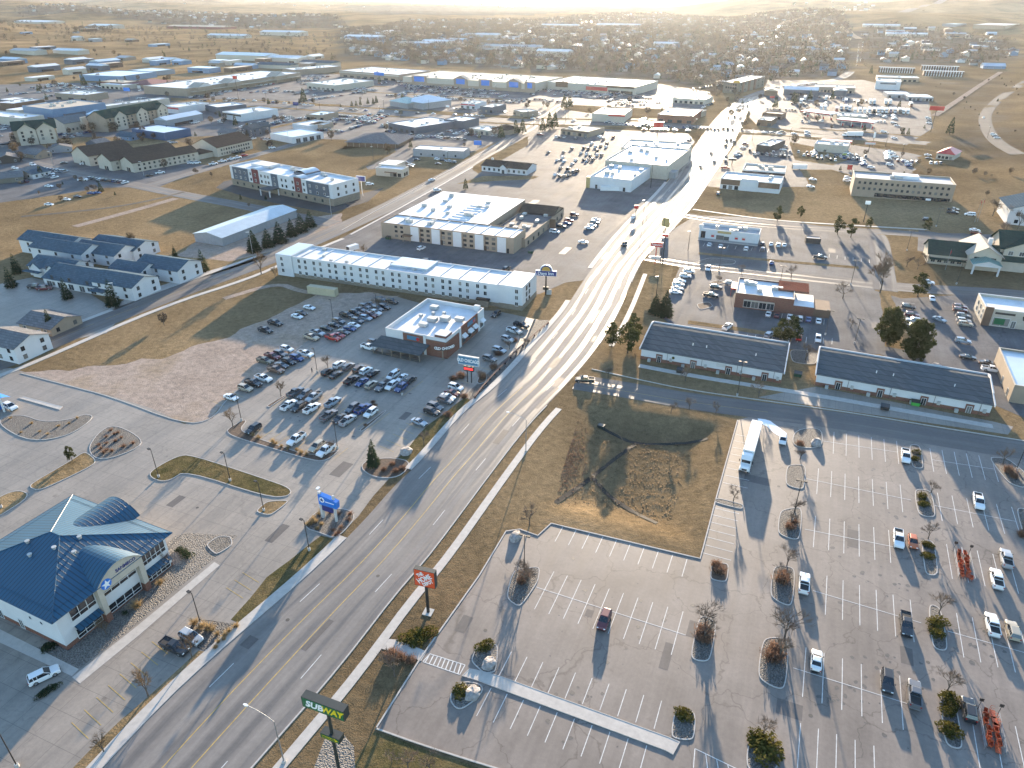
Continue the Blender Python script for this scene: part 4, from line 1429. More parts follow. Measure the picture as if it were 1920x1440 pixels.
def spruce_mesh(seed, n=1500, w_=.24):
    r = random.Random(seed)
    mb = MB()
    for k in range(n):
        z = 1 - (1 - r.random()) ** .5
        z = .06 + .93 * (1 - math.sqrt(r.random()))
        lay = .5 + .5 * math.sin(z * 46)
        rad_ = w_ * (1 - z) ** .85 * (.72 + .36 * lay) + .01
        th = r.uniform(0, 6.28)
        lobe = 1 + .14 * math.sin(th * 5 + seed) + .1 * math.sin(th * 3 + z * 9)
        q = rad_ * lobe * math.sqrt(r.uniform(.25, 1))
        p = Vector((q * math.cos(th), q * math.sin(th), z - q * .22))
        d = Vector((math.cos(th), math.sin(th), -.35 + r.uniform(-.3, .3))).normalized()
        sz = .034 * (1.15 - z * .6) * r.uniform(.7, 1.4)
        side = d.cross(Vector((0, 0, 1))).normalized() * sz * .55
        mb.add([p - d * sz, p + side, p + d * sz, p - side], [(0, 1, 2, 3)])
    return mb.mesh('crown', [MATS['spruce_green']])

def pine_mesh(seed, n=1250, clumps=26, mat='pine_green', z0=.22):
    r = random.Random(seed)
    mb = MB()
    cs = []
    for k in range(clumps):
        z = r.uniform(z0, .95)
        rr = .30 * math.sin(math.pi * min(1, (z - z0 + .12) / (1.12 - z0))) ** .7
        th = r.uniform(0, 6.28)
        q = rr * r.uniform(.3, 1)
        cs.append((Vector((q * math.cos(th), q * math.sin(th), z)), r.uniform(.07, .13)))
    for k in range(n):
        c_, q = cs[k % clumps]
        v = Vector((r.gauss(0, 1), r.gauss(0, 1), r.gauss(0, .7))).normalized() * q * r.uniform(.5, 1.05)
        quads(mb, [c_ + v], .03, r)
    return mb.mesh('crown', [MATS[mat]])

def trunk_mesh(h, r0):
    mb = MB()
    mb.tube((0, 0, -.02), (.01, 0, h * .5), r0, r0 * .7, 7)
    mb.tube((.01, 0, h * .5), (0, .01, h), r0 * .7, r0 * .2, 7)
    return mb.mesh('trunk', [MATS['bark']])

def bare_mesh(seed, levels=4, spread=.5, twig='twig_brown', thick=1.0):
    """Leafless tree of unit height: (trunk with limbs, crown of twigs)."""
    r = random.Random(seed)
    tb, cb = MB(), MB()
    def grow(p, d, ln, rd, lv):
        e = p + d * ln
        tgt = tb if lv >= levels - 1 else cb
        tgt.tube(p, e, rd, rd * .62, 5 if lv >= levels - 1 else 3, 0, False)
        if lv == 0:
            return
        k = 4 if lv > 1 else 5
        for i in range(k):
            nd = (d + Vector((r.gauss(0, spread), r.gauss(0, spread), r.gauss(.12, spread * .5)))).normalized()
            grow(p + d * ln * r.uniform(.55, 1), nd, ln * r.uniform(.6, .92), max(.0034 * thick, rd * .52), lv - 1)
    grow(Vector((0, 0, 0)), Vector((0, 0, 1)), .28, .022 * thick, levels)
    return tb.mesh('trunk', [MATS['bark']]), cb.mesh('crown', [MATS[twig]])

def tuft_mesh(seed, n=120, mat='grass_gold', up=.9):
    r = random.Random(seed)
    mb = MB()
    for k in range(n):
        th = r.uniform(0, 6.28)
        t = r.uniform(0, .75)
        d = Vector((math.cos(th) * t, math.sin(th) * t, up)).normalized()
        b = Vector((r.uniform(-.15, .15), r.uniform(-.15, .15), 0))
        s = Vector((-math.sin(th), math.cos(th), 0)) * .035
        ln = r.uniform(.6, 1.1)
        e = b + d * ln + Vector((math.cos(th) * t * .25, math.sin(th) * t * .25, -.15 * t))
        mb.add([b - s, b + s, e], [(0, 1, 2)])
    return mb.mesh('tuft', [MATS[mat]])

def mound_mesh(seed, n=520, mat='juniper_olive', flat=.55):
    r = random.Random(seed)
    mb = MB()
    lob = [(Vector((r.uniform(-.3, .3), r.uniform(-.3, .3), 0)), r.uniform(.22, .42)) for _ in range(6)]
    for k in range(n):
        c_, q = lob[k % 6]
        v = Vector((r.gauss(0, 1), r.gauss(0, 1), abs(r.gauss(0, 1)))).normalized() * q * r.uniform(.7, 1.05)
        v.z *= flat * 1.6
        quads(mb, [c_ + v + Vector((0, 0, .04))], .055, r)
    return mb.mesh('foliage', [MATS[mat]])

def twiggy_mesh(seed, n=330, mat='twig_rust'):
    r = random.Random(seed)
    mb = MB()
    for k in range(n):
        th = r.uniform(0, 6.28); t = r.uniform(0, .9)
        b = Vector((r.gauss(0, .16), r.gauss(0, .16), 0))
        d = Vector((math.cos(th) * t, math.sin(th) * t, 1)).normalized()
        e = b + d * r.uniform(.35, .62)
        s_ = Vector((-math.sin(th), math.cos(th), 0)) * .011
        mb.add([b - s_ * 1.5, b + s_ * 1.5, e + s_, e - s_], [(0, 1, 2, 3)])
        quads(mb, [e], .028, r)
    return mb.mesh('stems', [MATS[mat]])

V = dict(
    spruce=[(trunk_mesh(.3, .02), spruce_mesh(k, 1500, .22 + .03 * k)) for k in range(3)],
    pine=[(trunk_mesh(.7, .022), pine_mesh(k + 10)) for k in range(3)],
    bigpine=[(trunk_mesh(.8, .022), pine_mesh(k + 20, 4200, 60, z0=.12)) for k in range(2)],
    bare=[bare_mesh(k + 30, 4, .55) for k in range(4)],
    bigbare=[bare_mesh(k + 40, 5, .34, thick=.8) for k in range(2)],
    tanbare=[bare_mesh(k + 50, 4, .36, 'twig_tan', 1.0) for k in range(2)],
)
TM = dict(
    rust=[twiggy_mesh(k + 60) for k in range(3)],
    grass=[tuft_mesh(k) for k in range(3)],
    rustgrass=[tuft_mesh(k + 5, 110, 'twig_rust', .6) for k in range(2)],
    juniper=[mound_mesh(k) for k in range(3)],
    dark=[mound_mesh(k + 9, 420, 'spruce_green', .75) for k in range(2)],
)
WORD = dict(spruce='dark pointed spruce', pine='bushy green pine', bigpine='large spreading evergreen', bare='bare brown tree', bigbare='large bare tree', tanbare='bare tan tree',
            rust='reddish twiggy shrub', grass='golden ornamental grass clump', rustgrass='rusty low grass clump', juniper='olive green juniper mound', dark='dark green low bush')
def tree(kind, u, v, h, where, group=None, wide=1.0):
    p = P(u, v)
    z = gz(p.x, p.y)
    tr, cr = V[kind][random.randrange(len(V[kind]))]
    root = empty('spruce_tree' if kind == 'spruce' else 'pine_tree' if 'pine' in kind else 'bare_tree', (p.x, p.y, z), random.uniform(0, 6.28))
    if kind in ('bare', 'tanbare'): h *= 1.25
    for nm, me in (('trunk', tr), ('crown', cr)):
        link(nm, me, root).scale = (h * wide, h * wide, h)
    reg(root, WORD[kind], where, 'tree', group)
    return root

def shrub(kind, u, v, s, where, sy=None, hz=None):
    p = P(u, v)
    z = gz(p.x, p.y)
    me = random.choice(TM[kind])
    o = link({'grass': 'grass_clump', 'rustgrass': 'grass_clump', 'juniper': 'juniper_bush', 'dark': 'evergreen_bush', 'rust': 'twiggy_shrub'}[kind], me)
    o.location = (p.x, p.y, z + .08)
    o.rotation_euler = (0, 0, random.uniform(0, 6.28) if not sy else rad(67.2))
    k_ = .82 if kind == 'rust' else 1
    o.scale = (s * k_, (sy or s) * k_ * random.uniform(.8, 1.15), (hz or s * .8) * random.uniform(.7, 1) * (.85 if kind == 'rust' else 1))
    reg(o, WORD[kind], where, 'grass' if 'grass' in kind else 'shrub', WORD[kind] + 's in planted beds')

def many(kind, pts, s, where, k=1, x0=0, y0=0, f=None):
    for t in pts.split(';'):
        q = [float(x) for x in t.split()]
        (f or shrub)(kind, x0 + q[0] / k, y0 + q[1] / k, q[2] if len(q) > 2 else s, where)

T = tree
many('spruce', '33 512 9; 22 538 9; 127 560 9; 213 573 11; 97 620 8.5; 330 487 7; 382 508 10', 9, 'by the blue roofed white houses', f=T)
many('spruce', '477 472 10.5; 503 463 9; 525 455 10.5; 547 443 9; 565 435 9.5; 582 425 8.5', 9, 'in the row before the metal shed', f=lambda k, u, v, h, w_: T(k, u, v, h, w_, None, 1.5))
tree('spruce', 700, 873, 8, 'on the planted corner by the restaurant lot')
many('pine', '1147 651 9; 1177 662 11; 1186 640 10', 9, 'by the side street corner', f=T)
many('spruce', '1228 588 8; 1246 592 10', 9, 'on the lawn by the sunlit road', f=lambda k, u, v, h, w_: T(k, u, v, h, w_, None, 1.5))
tree('pine', 136, 864, 4.2, 'on the grass strip left of the bank drive')
tree('pine', 1720, 556, 9, 'on the lawn by the east car park', None, 1.3)
many('bigpine', '1663 645 13; 1712 676 14', 12, 'behind the long shingled roofs', f=T)
many('pine', '1462 640 8; 1482 640 8.5', 8, 'behind the brick diner', f=lambda k, u, v, h, w_: T(k, u, v, h, w_, None, 1.4))
many('pine', '1570 440 9; 1595 445 9; 1627 430 6; 1457 415 8; 1735 435 7; 1500 408 6', 8, 'along the street above the fast food lot', f=T)
tree('bigbare', 1650, 549, 17, 'between the diner lot and the inn')
many('bare', '1580 560 7; 1483 522 6; 1510 676 7; 1595 615 4; 1345 535 5; 1390 512 4; 1860 408 10; 1700 500 6; 1720 505 6; 1735 495 6', 6, 'round the eastern lots', f=T)
many('bare', '1890 420 10; 1908 430 10; 1880 445 8', 8, 'by the inn at the right edge', f=T)
many('tanbare', '490 514 9; 517 522 5; 706 582 5; 252 470 9; 230 480 6', 7, 'along the older side street', f=T)
many('bare', '437 800 5.5; 684 480 5; 527 743 5; 615 690 4.5', 5, 'on the islands of the restaurant lot', f=lambda k, u, v, h, w_: T('tanbare', u, v, h, w_))
many('bare', '625 843 4; 795 835 5; 985 655 5; 900 712 4; 955 655 4; 975 635 4', 4, 'on the road side beds of the restaurant lot', f=T)
many('bare', '993 985 5.5; 988 1100 5; 1258 775 4; 1292 768 4; 1342 776 4; 1285 715 5; 1140 708 5; 1422 745 5', 5, 'round the grassy basin', f=T)
many('bare', '1475 1062 5; 1490 960 5; 1375 940 4.5; 1470 1200 8; 1321 1175 6; 1500 862 4.5; 1745 925 4; 1740 1010 4.5; 1760 1150 5; 1775 1298 5; 1880 870 5; 1915 1000 5; 1430 1380 5; 1712 858 3', 5, 'on the rocky islands of the striped car park', f=T)
many('bare', '1465 1085 4; 1482 985 4; 1320 1200 5; 1460 1235 6; 980 1085 4; 985 1075 3.5', 5, 'on the rocky islands of the striped car park', f=T)
many('tanbare', '360 1232 5; 278 1305 5.5; 195 1410 4; 200 1190 4; 313 1070 4.5', 5, 'on the verge before the blue roofed building', f=T)
tree('bare', 740, 1268, 6, 'by the path from the pavement')
many('bare', '765 1440 4.5; 805 1445 4; 735 1430 3', 4, 'on the corner lawn in the foreground', f=T)
# shrubs
many('juniper', '785 1195 4.6; 770 1200 4; 800 1188 4', 4, 'below the orange sign', f=lambda k, u, v, s, w_: shrub(k, u, v, s, w_, None, 2.2))
many('juniper', '908 1215 3.4; 860 1300 3.2; 1283 1345 3; 1430 1408 5.5; 1420 1395 4.5', 3, 'on the kerbed islands of the near bay')
JU = 'on the long islands of the striped car park'
many('juniper', '1717 848 2.4; 1717 862 2.4; 1728 932 2.8; 1733 948 2.8; 1740 1025 2.6; 1742 1045 2.6; 1757 1168 3.4; 1759 1187 3.4; 1775 1308 3; 1778 1330 3; 1783 1375 3.6', 3, JU)
many('rust', '1480 990 3; 1488 980 2.6; 1465 1090 4; 1470 1078 3; 1450 1235 5; 1455 1220 4; 1320 1190 4; 1318 1200 3.4; 1348 1072 3.6; 1342 1062 3; 1890 885 4; 1900 895 3; 1500 835 3; 1915 1005 3', 3, 'on the stony islands of the striped car park')
many('rust', '735 1232 3.6; 750 1236 3; 770 1240 2.6; 985 1080 3; 978 1092 3', 3, 'beside the near car park edge')
many('rust', '935 665 4; 925 690 3.6; 905 708 3.6; 870 745 3; 840 780 3; 965 640 3; 865 708 4; 850 712 3', 3, 'on the stony slope by the restaurant lot')
many('rust', '703 762 2; 742 885 2.4; 755 880 2.2; 720 882 2; 735 872 2.2; 700 755 1.8; 685 798 1.4', 2, 'on the restaurant lot corners')
GG = 'along the kerb of the restaurant lot'
many('grass', '474 818 1.5; 485 822 1.7; 512 830 1.9; 516 833 1.6; 557 845 1.5; 565 850 1.6; 575 853 1.4; 540 842 1.2; 528 838 1.2', 1.5, GG)
many('grass', '600 965 1.6; 605 958 1.6; 588 975 1.8; 583 982 1.8; 592 980 1.6; 603 985 1.3; 595 993 1.3; 578 985 1.6', 1.5, 'round the blue panel sign')
many('rustgrass', '635 1000 1.3; 655 975 1.4; 657 965 1.4; 640 990 1.2; 625 995 1.1; 636 965 1.2; 620 962 1.2; 630 1005 1.2', 1.2, 'round the blue panel sign')
many('rustgrass', '208 808 1.2; 215 815 1.2; 200 820 1.3; 217 828 1.3; 190 842 1.4; 200 845 1.4; 195 850 1.3; 210 847 1.4; 232 838 1.6; 250 832 1.5; 186 835 1.2; 200 832 1.2; 222 812 1.2; 228 822 1.2', 1.3, 'on the triangular rock bed')
many('grass', '20 785 1; 60 795 1.1; 90 815 1; 110 800 1.1; 130 795 1; 75 810 1; 40 812 1; 145 785 1', 1, 'on the rock strip by the blue canopy')
many('grass', '365 1170 1.9; 378 1178 2; 390 1180 2; 398 1182 1.7; 408 1190 1.3; 422 1193 1.3; 430 1185 1.4; 443 1176 1.6; 410 1205 1.2; 405 1215 1.2; 420 1200 1.1; 258 1138 2.6; 300 1095 2', 1.6, 'on the rock beds before the blue roofed building')
many('dark', '350 1042 2.4; 335 1030 2; 95 1212 2.6; 105 1205 2.2; 345 1035 2; 90 1298 2; 100 1290 2; 80 1305 1.8; 235 1150 1.4', 2, 'by the walls of the blue roofed building')
# boulders
def boulder(u, v, s, label):
    bm_ = bmesh.new()
    bmesh.ops.create_icosphere(bm_, subdivisions=3, radius=1)
    for q in bm_.verts:
        k = 1 + .28 * noise.noise(q.co * 1.6 + Vector((u, v, 0))) + .1 * noise.noise(q.co * 4 + Vector((v, u, 0)))
        q.co = Vector((q.co.x * s * k, q.co.y * s * .75 * k, max(-.2, q.co.z * s * .62 * k)))
    me = bpy.data.meshes.new('boulder')
    bm_.to_mesh(me); bm_.free()
    me.materials.append(M('boulder_stone', (.29, .26, .24), .85, var=.45, scale=1.2, bmp=1, bs=3))
    o = link('boulder', me)
    p = P(u, v); o.location = (p.x, p.y, .12); o.rotation_euler = (0, 0, rad(60))
    tag(o, label, 'boulder')
boulder(917, 1246, 1.55, 'pale boulder on the upper of the two near walkway islands')
boulder(886, 1302, 1.6, 'pale boulder on the lower of the two near walkway islands')
boulder(967, 1008, 1.7, 'pale boulder by the kerb bend below the grassy basin')
boulder(762, 848, 1.9, 'long pale boulder beside the spruce corner of the restaurant lot')
boulder(1530, 832, 1.9, 'pale boulder on the rocky island at the top of the car park')
boulder(1755, 690, 2.2, 'pale boulder between the big evergreens and the east lot')
boulder(868, 703, 1.4, 'pale boulder by the old lettered blue sign')
# snow-white drift at the top of the car park
sheet('snow_patch', W2([(1420, 782), (1446, 790), (1462, 802), (1475, 812), (1466, 822), (1452, 812), (1440, 800), (1424, 792)]), .05, M('snow', (.75, .77, .8), .7, var=.06), .6)
# dry tussocks on the basin floor
r = random.Random(77)
mb = MB()
for k in range(3200):
    a, b = r.random(), r.random()
    p = P(1090 + 235 * a, 795 + 175 * b)
    if basin(p.x, p.y) > -1.7:
        continue
    quads(mb, [Vector((p.x + r.gauss(0, .3), p.y + r.gauss(0, .3), gz(p.x, p.y) + .05))], .17, r, .8)
tag(mb.build('dry_grass', MATS['twig_tan']), kind='stuff')
mb = MB()
for k in range(2600):
    p = P(1060 + r.gauss(0, 22), 850 + r.gauss(0, 32))
    if not -2.1 < basin(p.x, p.y) < -.3: continue
    quads(mb, [Vector((p.x, p.y, gz(p.x, p.y) + .08))], .15, r, .3)
tag(mb.build('dry_brush', MATS['twig_rust']), kind='stuff')
# ------------------------------------------------------------------ lamps, poles, signs
M('pole_dark', (.045, .04, .036), .5, .3)
M('pole_steel', (.34, .35, .36), .4, .7)
M('concrete', (.42, .40, .37), .85)
M('black_sheet', (.02, .02, .02), .45)
M('white_sheet', (.72, .72, .71), .45, var=.05)
def lot_light(u, v, h, where, two=True, ang=-22):
    p = P(u, v)
    root = empty('parking_light', (p.x, p.y, gz(p.x, p.y) + .03), rad(ang))
    b = MB(); b.cyl((0, 0, .35), .3, .7, 12, 0, 'z'); b.build('base', MATS['concrete'], root)
    b = MB(); b.tube((0, 0, .7), (0, 0, h), .10, .075, 8); b.build('pole', MATS['pole_dark'], root)
    for s in ((-1, 1) if two else (1,)):
        b = MB()
        b.tube((0, 0, h - .15), (s * .5, 0, h - .1), .05, .05, 6)
        b.box(min(s * .4, s * 1.15), max(s * .4, s * 1.15), -.25, .25, h - .16, h + .06)
        b.build('lamp_head', MATS['pole_dark'], root)
    reg(root, 'dark pole light', where, 'light pole', 'pole lights in the car parks')
for u, v, h in [(298, 895, 8), (432, 902, 8), (495, 958, 8), (580, 1032, 8), (377, 1172, 8), (3, 952, 8), (33, 1438, 8)]:
    lot_light(u, v, h, 'on the lots round the blue roofed building', False, 150)
for u, v, h in [(453, 789, 8), (633, 841, 8), (595, 699, 8), (754, 741, 8), (625, 602, 8), (707, 585, 7)]:
    lot_light(u, v, h, 'in the restaurant car park', False, 130)
for u, v, h in [(983, 1076, 10), (1485, 977, 11), (1905, 882, 11), (1382, 742, 11)]:
    lot_light(u, v, h, 'round the big striped car park')
for u, v, h in [(1348, 508, 10), (1595, 534, 10), (1793, 533, 10), (1547, 628, 9), (1602, 644, 9), (1462, 535, 8), (1700, 470, 9), (1755, 425, 9)]:
    lot_light(u, v, h, 'in the eastern car parks')
def street_light(u, v, h, arm, ang, label):
    p = P(u, v)
    root = empty('street_lamp', (p.x, p.y, gz(p.x, p.y) + .1), rad(ang))
    b = MB(); b.cyl((0, 0, .25), .32, .5, 12, 0, 'z'); b.build('base', MATS['concrete'], root)
    b = MB(); b.tube((0, 0, .5), (0, 0, h), .12, .075, 10); b.build('pole', MATS['pole_steel'], root)
    b = MB(); q = [Vector((0, 0, h)), Vector((arm * .3, 0, h + .6)), Vector((arm * .65, 0, h + 1.0)), Vector((arm, 0, h + 1.1))]
    for a, c_ in zip(q, q[1:]): b.tube(a, c_, .06, .055, 6)
    b.build('arm', MATS['pole_steel'], root)
    b = MB(); b.loft([[(arm - .1, -.1, h + 1.02), (arm - .1, .1, h + 1.02), (arm - .1, .1, h + 1.2), (arm - .1, -.1, h + 1.2)],
                      [(arm + .3, -.2, h + .98), (arm + .3, .2, h + .98), (arm + .3, .2, h + 1.22), (arm + .3, -.2, h + 1.22)],
                      [(arm + .75, -.1, h + 1.05), (arm + .75, .1, h + 1.05), (arm + .75, .1, h + 1.15), (arm + .75, -.1, h + 1.15)]])
    fix_normals(b.build('lamp_head', MATS['white_sheet'], root))
    tag(root, label, 'street lamp')
street_light(986, 848, 9.5, 4.6, 157, 'tall steel street lamp leaning its arm over the road beside the basin')
street_light(533, 1430, 9.5, 4.6, 157, 'steel street lamp with curved arm in the foreground left of the green sign')
def utility(u, v, h, where, mat='pole_steel', cross=False, group='far poles'):
    p = P(u, v)
    root = empty('utility_pole', (p.x, p.y, gz(p.x, p.y)), rad(20))
    b = MB(); b.tube((0, 0, 0), (0, 0, h), .16, .1, 6); b.build('pole', MATS[mat], root)
    b = MB(); b.box(-1.3, .2, -.1, .1, h - .15, h + .05); b.build('lamp_head', MATS['white_sheet'], root)
    reg(root, 'thin tall lamp pole', where, 'pole', group)
for u, v, h in [(1023, 560, 0)][:0]: pass
for u, v, h in [(474, 476, 10), (622, 408, 11), (575, 375, 10), (222, 573, 9), (100, 310, 9), (270, 330, 9), (542, 268, 9), (232, 285, 10)]:
    utility(u, v, h, 'along the streets left of the motels')
for u, v, h in [(1220, 352, 22), (1205, 420, 12), (1238, 492, 20), (1230, 560, 9), (1290, 470, 9)]:
    utility(u, v, h, 'beside the sunlit main road', 'pole_dark')
for u, v, h in [(700, 300, 9), (840, 310, 9), (880, 215, 9), (713, 218, 9), (804, 205, 9), (720, 205, 9), (1010, 245, 10), (1000, 238, 10), (990, 226, 10), (1065, 222, 11), (1060, 230, 9), (1150, 226, 9), (1305, 244, 9), (1410, 265, 9), (1480, 262, 9), (1600, 273, 8), (1660, 275, 10), (1850, 262, 9), (1690, 295, 9), (500, 190, 9), (680, 180, 9), (850, 190, 9), (600, 205, 9), (930, 175, 9)]:
    utility(u, v, h, 'along the crossing streets in the middle distance', 'pole_dark')

FONT = None
def text_mesh(s, size, depth=.03, bold=.0, shear=0, sx=1.0):
    cu = bpy.data.curves.new('lettering', 'FONT')
    cu.body = s
    cu.size = size
    cu.align_x, cu.align_y = 'CENTER', 'CENTER'
    cu.extrude = depth
    cu.offset = bold
    cu.shear = shear
    cu.resolution_u = 3
    o = bpy.data.objects.new('lettering', cu)
    COL.objects.link(o)
    bpy.context.view_layer.update()
    me = bpy.data.meshes.new_from_object(o.evaluated_get(bpy.context.evaluated_depsgraph_get()))
    bpy.data.objects.remove(o)
    bpy.data.curves.remove(cu)
    if sx != 1:
        for q in me.vertices: q.co.x *= sx
    return me
def letter(s, size, mat, parent, loc, name='lettering', rot=0, roll=0, depth=.03, bold=.0, shear=0, sx=1.0):
    """Lettering standing upright on a wall that faces the parent's -y (turned by rot about z)."""
    me = text_mesh(s, size, depth, bold, shear, sx)
    me.materials.clear()
    me.materials.append(mat)
    o = link(name, me, parent)
    o.matrix_local = Matrix.Translation(loc) @ Matrix.Rotation(rot, 4, 'Z') @ Matrix.Rotation(math.pi / 2, 4, 'X') @ Matrix.Rotation(roll, 4, 'Z')
    return o
M('sign_orange', (.62, .075, .022), .4, var=.04); M('sign_white', (.78, .78, .76), .4, var=.03); M('sign_green', (.012, .115, .045), .4, var=.06)
M('sign_yellow', (.72, .55, .02), .4, var=.04); M('sign_dark', (.025, .032, .03), .5, var=.2); M('sign_blue', (.015, .16, .55), .35, var=.06)
M('sign_navy', (.02, .035, .16), .4, var=.06); M('sign_red', (.45, .025, .022), .4, var=.06); M('sign_teal', (.055, .17, .27), .4, var=.08)
M('sign_gold', (.42, .25, .04), .4, var=.15); M('sign_tan', (.42, .30, .12), .5); M('sign_pale', (.50, .48, .45), .5)
def sign_root(name, u, v, ang, label, cat='sign'):
    p = P(u, v)
    return tag(empty(name, (p.x, p.y, gz(p.x, p.y)), rad(ang)), label, cat), p
def height_at(p, v):
    """Height over a ground point that shows at pixel row v."""
    lo, hi = 0, 60
    for _ in range(40):
        m = (lo + hi) / 2
        if PXL((p.x, p.y, m))[1] > v: lo = m
        else: hi = m
    return lo
def cabinet(root, x0, x1, z0, z1, d=.45, fm='sign_dark', face='sign_white', name='cabinet', y=0):
    b = MB(); b.box(x0, x1, y - d, y + d, z0, z1)
    cb_ = b.build(name, MATS[fm], root)
    for s in (-1, 1):
        b = MB(); b.box(x0 + .09, x1 - .09, y + s * d - .02, y + s * d + .02, z0 + .09, z1 - .09); b.build('sign_face', MATS[face], cb_)
    return cb_
# orange square sign
root, p = sign_root('shop_sign', 803, 1148, -17, 'square orange sign with white stencil lettering on a black post')
z0, z1 = height_at(p, 1100), height_at(p, 1064)
b = MB(); b.tube((0, 0, 0), (0, 0, z0 + .3), .30, .30, 14); b.build('post', MATS['black_sheet'], root)
b = MB(); b.box(-.9, .9, -.9, .9, 0, .14); b.build('base', MATS['concrete'], root)
hw, zc = 2.05, (z0 + z1) / 2
hh = 1.95
cabinet(root, -hw, hw, zc - hh, zc + hh, .5, 'sign_dark', 'sign_orange')
AN = rad(36)
for tx, sz, dx, dz in (('THE', 1.0, -.82, .86), ('HOME', 1.55, -.02, .0), ('DEPOT', 1.0, .62, -.86)):
    letter(tx, sz, MATS['sign_white'], root, (dx, -.53, zc + dz), roll=AN, bold=.035, sx=.74)
# green sandwich-shop sign
p = P(640, 1466)
root = tag(empty('shop_sign', (p.x, p.y, 0), rad(-21)), 'tall sign with green box lettered in white and yellow, arrow box below', 'sign')
zt = height_at(p, 1322)
b = MB(); b.tube((0, 0, 0), (0, 0, zt), .26, .24, 12); b.build('post', MATS['sign_dark'], root)
hw = 3.35
zc = zt - .2
cabinet(root, -hw - .25, hw - .25, zc - 1.0, zc + 1.0, .62, 'sign_dark', 'sign_green')
letter('SUB', 1.62, MATS['sign_white'], root, (-1.62, -.66, zc + .02), bold=.05, shear=.22, sx=1.0)
letter('WAY', 1.62, MATS['sign_yellow'], root, (1.18, -.66, zc + .02), bold=.05, shear=.22, sx=.9)
for (xa, xb, mt) in ((-2.95, -2.5, 'sign_white'), (2.35, 2.85, 'sign_yellow')):
    b = MB(); b.face([(xa, -.66, zc - .45 + (.85 if xa > 0 else 0)), (xb, -.66, zc - .6 + (.85 if xa > 0 else 0)), (xb, -.66, zc - .1 + (.85 if xa > 0 else 0))])
    b.build('arrow_tip', MATS[mt], root)
zc2 = height_at(p, 1378)
cabinet(root, -1.55, 1.55, zc2 - .5, zc2 + .5, .6, 'sign_dark', 'sign_green')
b = MB(); y = -.64
b.add([(-1.3, y, zc2 + .25), (-1.3, y, zc2 - .25), (.75, y, zc2 - .25), (.75, y, zc2 - .38), (1.35, y, zc2), (.75, y, zc2 + .38), (.75, y, zc2 + .25)], [(0, 1, 2, 3, 4, 5, 6)])
b.build('arrow', MATS['sign_yellow'], root)
letter('DRIVE-THRU', .42, MATS['sign_green'], root, (-.28, -.66, zc2), bold=.012)
# blue and white restaurant sign with readerboard
root, p = sign_root('restaurant_sign', 880, 717, -20, 'pale blue lettered restaurant sign over a small red message board')
zc = height_at(p, 676)
for x in (-.55, .75):
    b = MB(); b.tube((x, 0, 0), (x, 0, zc), .17, .17, 8); b.build('post', MATS['pole_dark'], root)
cabinet(root, -3.3, 3.3, zc - 1.45, zc + 1.45, .35, 'sign_pale', 'sign_teal')
letter('OLD CHICAGO', 1.5, MATS['sign_white'], root, (0, -.40, zc), bold=.03, sx=.68)
b = MB()
for q in ((-3.1, 3.1, 1.18, 1.25), (-3.1, 3.1, -1.25, -1.18), (-3.1, -3.03, -1.18, 1.18), (3.03, 3.1, -1.18, 1.18)): b.box(q[0], q[1], -.40, -.375, zc + q[2], zc + q[3])
b.build('border', MATS['sign_white'], root)
zc2 = height_at(p, 691)
cabinet(root, -1.6, 1.6, zc2 - .75, zc2 + .75, .3, 'sign_dark', 'sign_dark')
b = MB(); b.box(-1.4, 1.4, -.345, -.325, zc2 - .3, zc2 + .3); b.build('message_screen', glow_mat('led_red', (.8, .02, .02), .7), root)
# motel sign with the rising sun
root, p = sign_root('motel_sign', 1023, 553, -8, 'blue motel sign with a golden half sun on a dark post')
zc = height_at(p, 512)
b = MB(); b.tube((0, 0, 0), (0, 0, zc), .32, .3, 10); b.build('post', MATS['pole_dark'], root)
cabinet(root, -4.0, 4.0, zc - 1.05, zc + 1.05, .45, 'sign_white', 'sign_navy')
letter('Days Inn', 1.75, MATS['sign_white'], root, (-.1, -.50, zc - .05), bold=.02)
b = MB()
for rr, y, mt in ((2.35, .45, 0), (2.15, .47, 1), (1.65, .49, 2)):
    pts = [(rr * math.cos(t), rr * math.sin(t) * .98) for t in np.linspace(0, math.pi, 17)]
    v = [(x, -y, zc + 1.06 + z) for x, z in pts] + [(x, y, zc + 1.06 + z) for x, z in pts]
    k = len(pts)
    b.add(v, [tuple(range(k)), tuple(range(k, 2 * k))[::-1]] + [(i, k + i, k + i + 1, i + 1) for i in range(k - 1)] + [(0, k - 1, 2 * k - 1, k)], mt)
fix_normals(b.build('half_sun', [MATS['sign_white'], MATS['sign_navy'], MATS['sign_gold']], root))
b = MB(); b.box(-1.1, 1.1, -.3, .3, 2.2, 3.3); b.build('small_panel', MATS['sign_dark'], root)
b = MB(); b.box(-.2, 2.2, .5, .7, 0, 2.0); b.build('low_panel', MATS['sign_pale'], root)
# curved blue bank sign
root, p = sign_root('bank_sign', 621, 975, -24, 'blue curved top sign with white star disc among grass clumps')
zb, zt = height_at(p, 950), height_at(p, 926)
for x, r0 in ((-2.1, .32), (1.5, .22)):
    b = MB(); b.box(x - r0, x + r0, -r0, r0, 0, zt); b.build('post', MATS['sign_pale'], root)
b = MB()
pts = [(x, 1.1 - .22 * (x + 2.0) * .25 - .05 * (x + 2) ** 2 * .55) for x in np.linspace(-2.2, 2.6, 13)]
prof = [(-2.2, -1.5), (2.45, -1.5)] + pts[::-1]
v = [(x, -.55, zb + 1.9 + z) for x, z in prof] + [(x, .55, zb + 1.9 + z) for x, z in prof]
k = len(prof)
b.add(v, [tuple(range(k)), tuple(range(k, 2 * k))[::-1]] + [(i, k + i, k + (i + 1) % k, (i + 1) % k) for i in range(k)])
fix_normals(b.build('cabinet', MATS['sign_blue'], root))
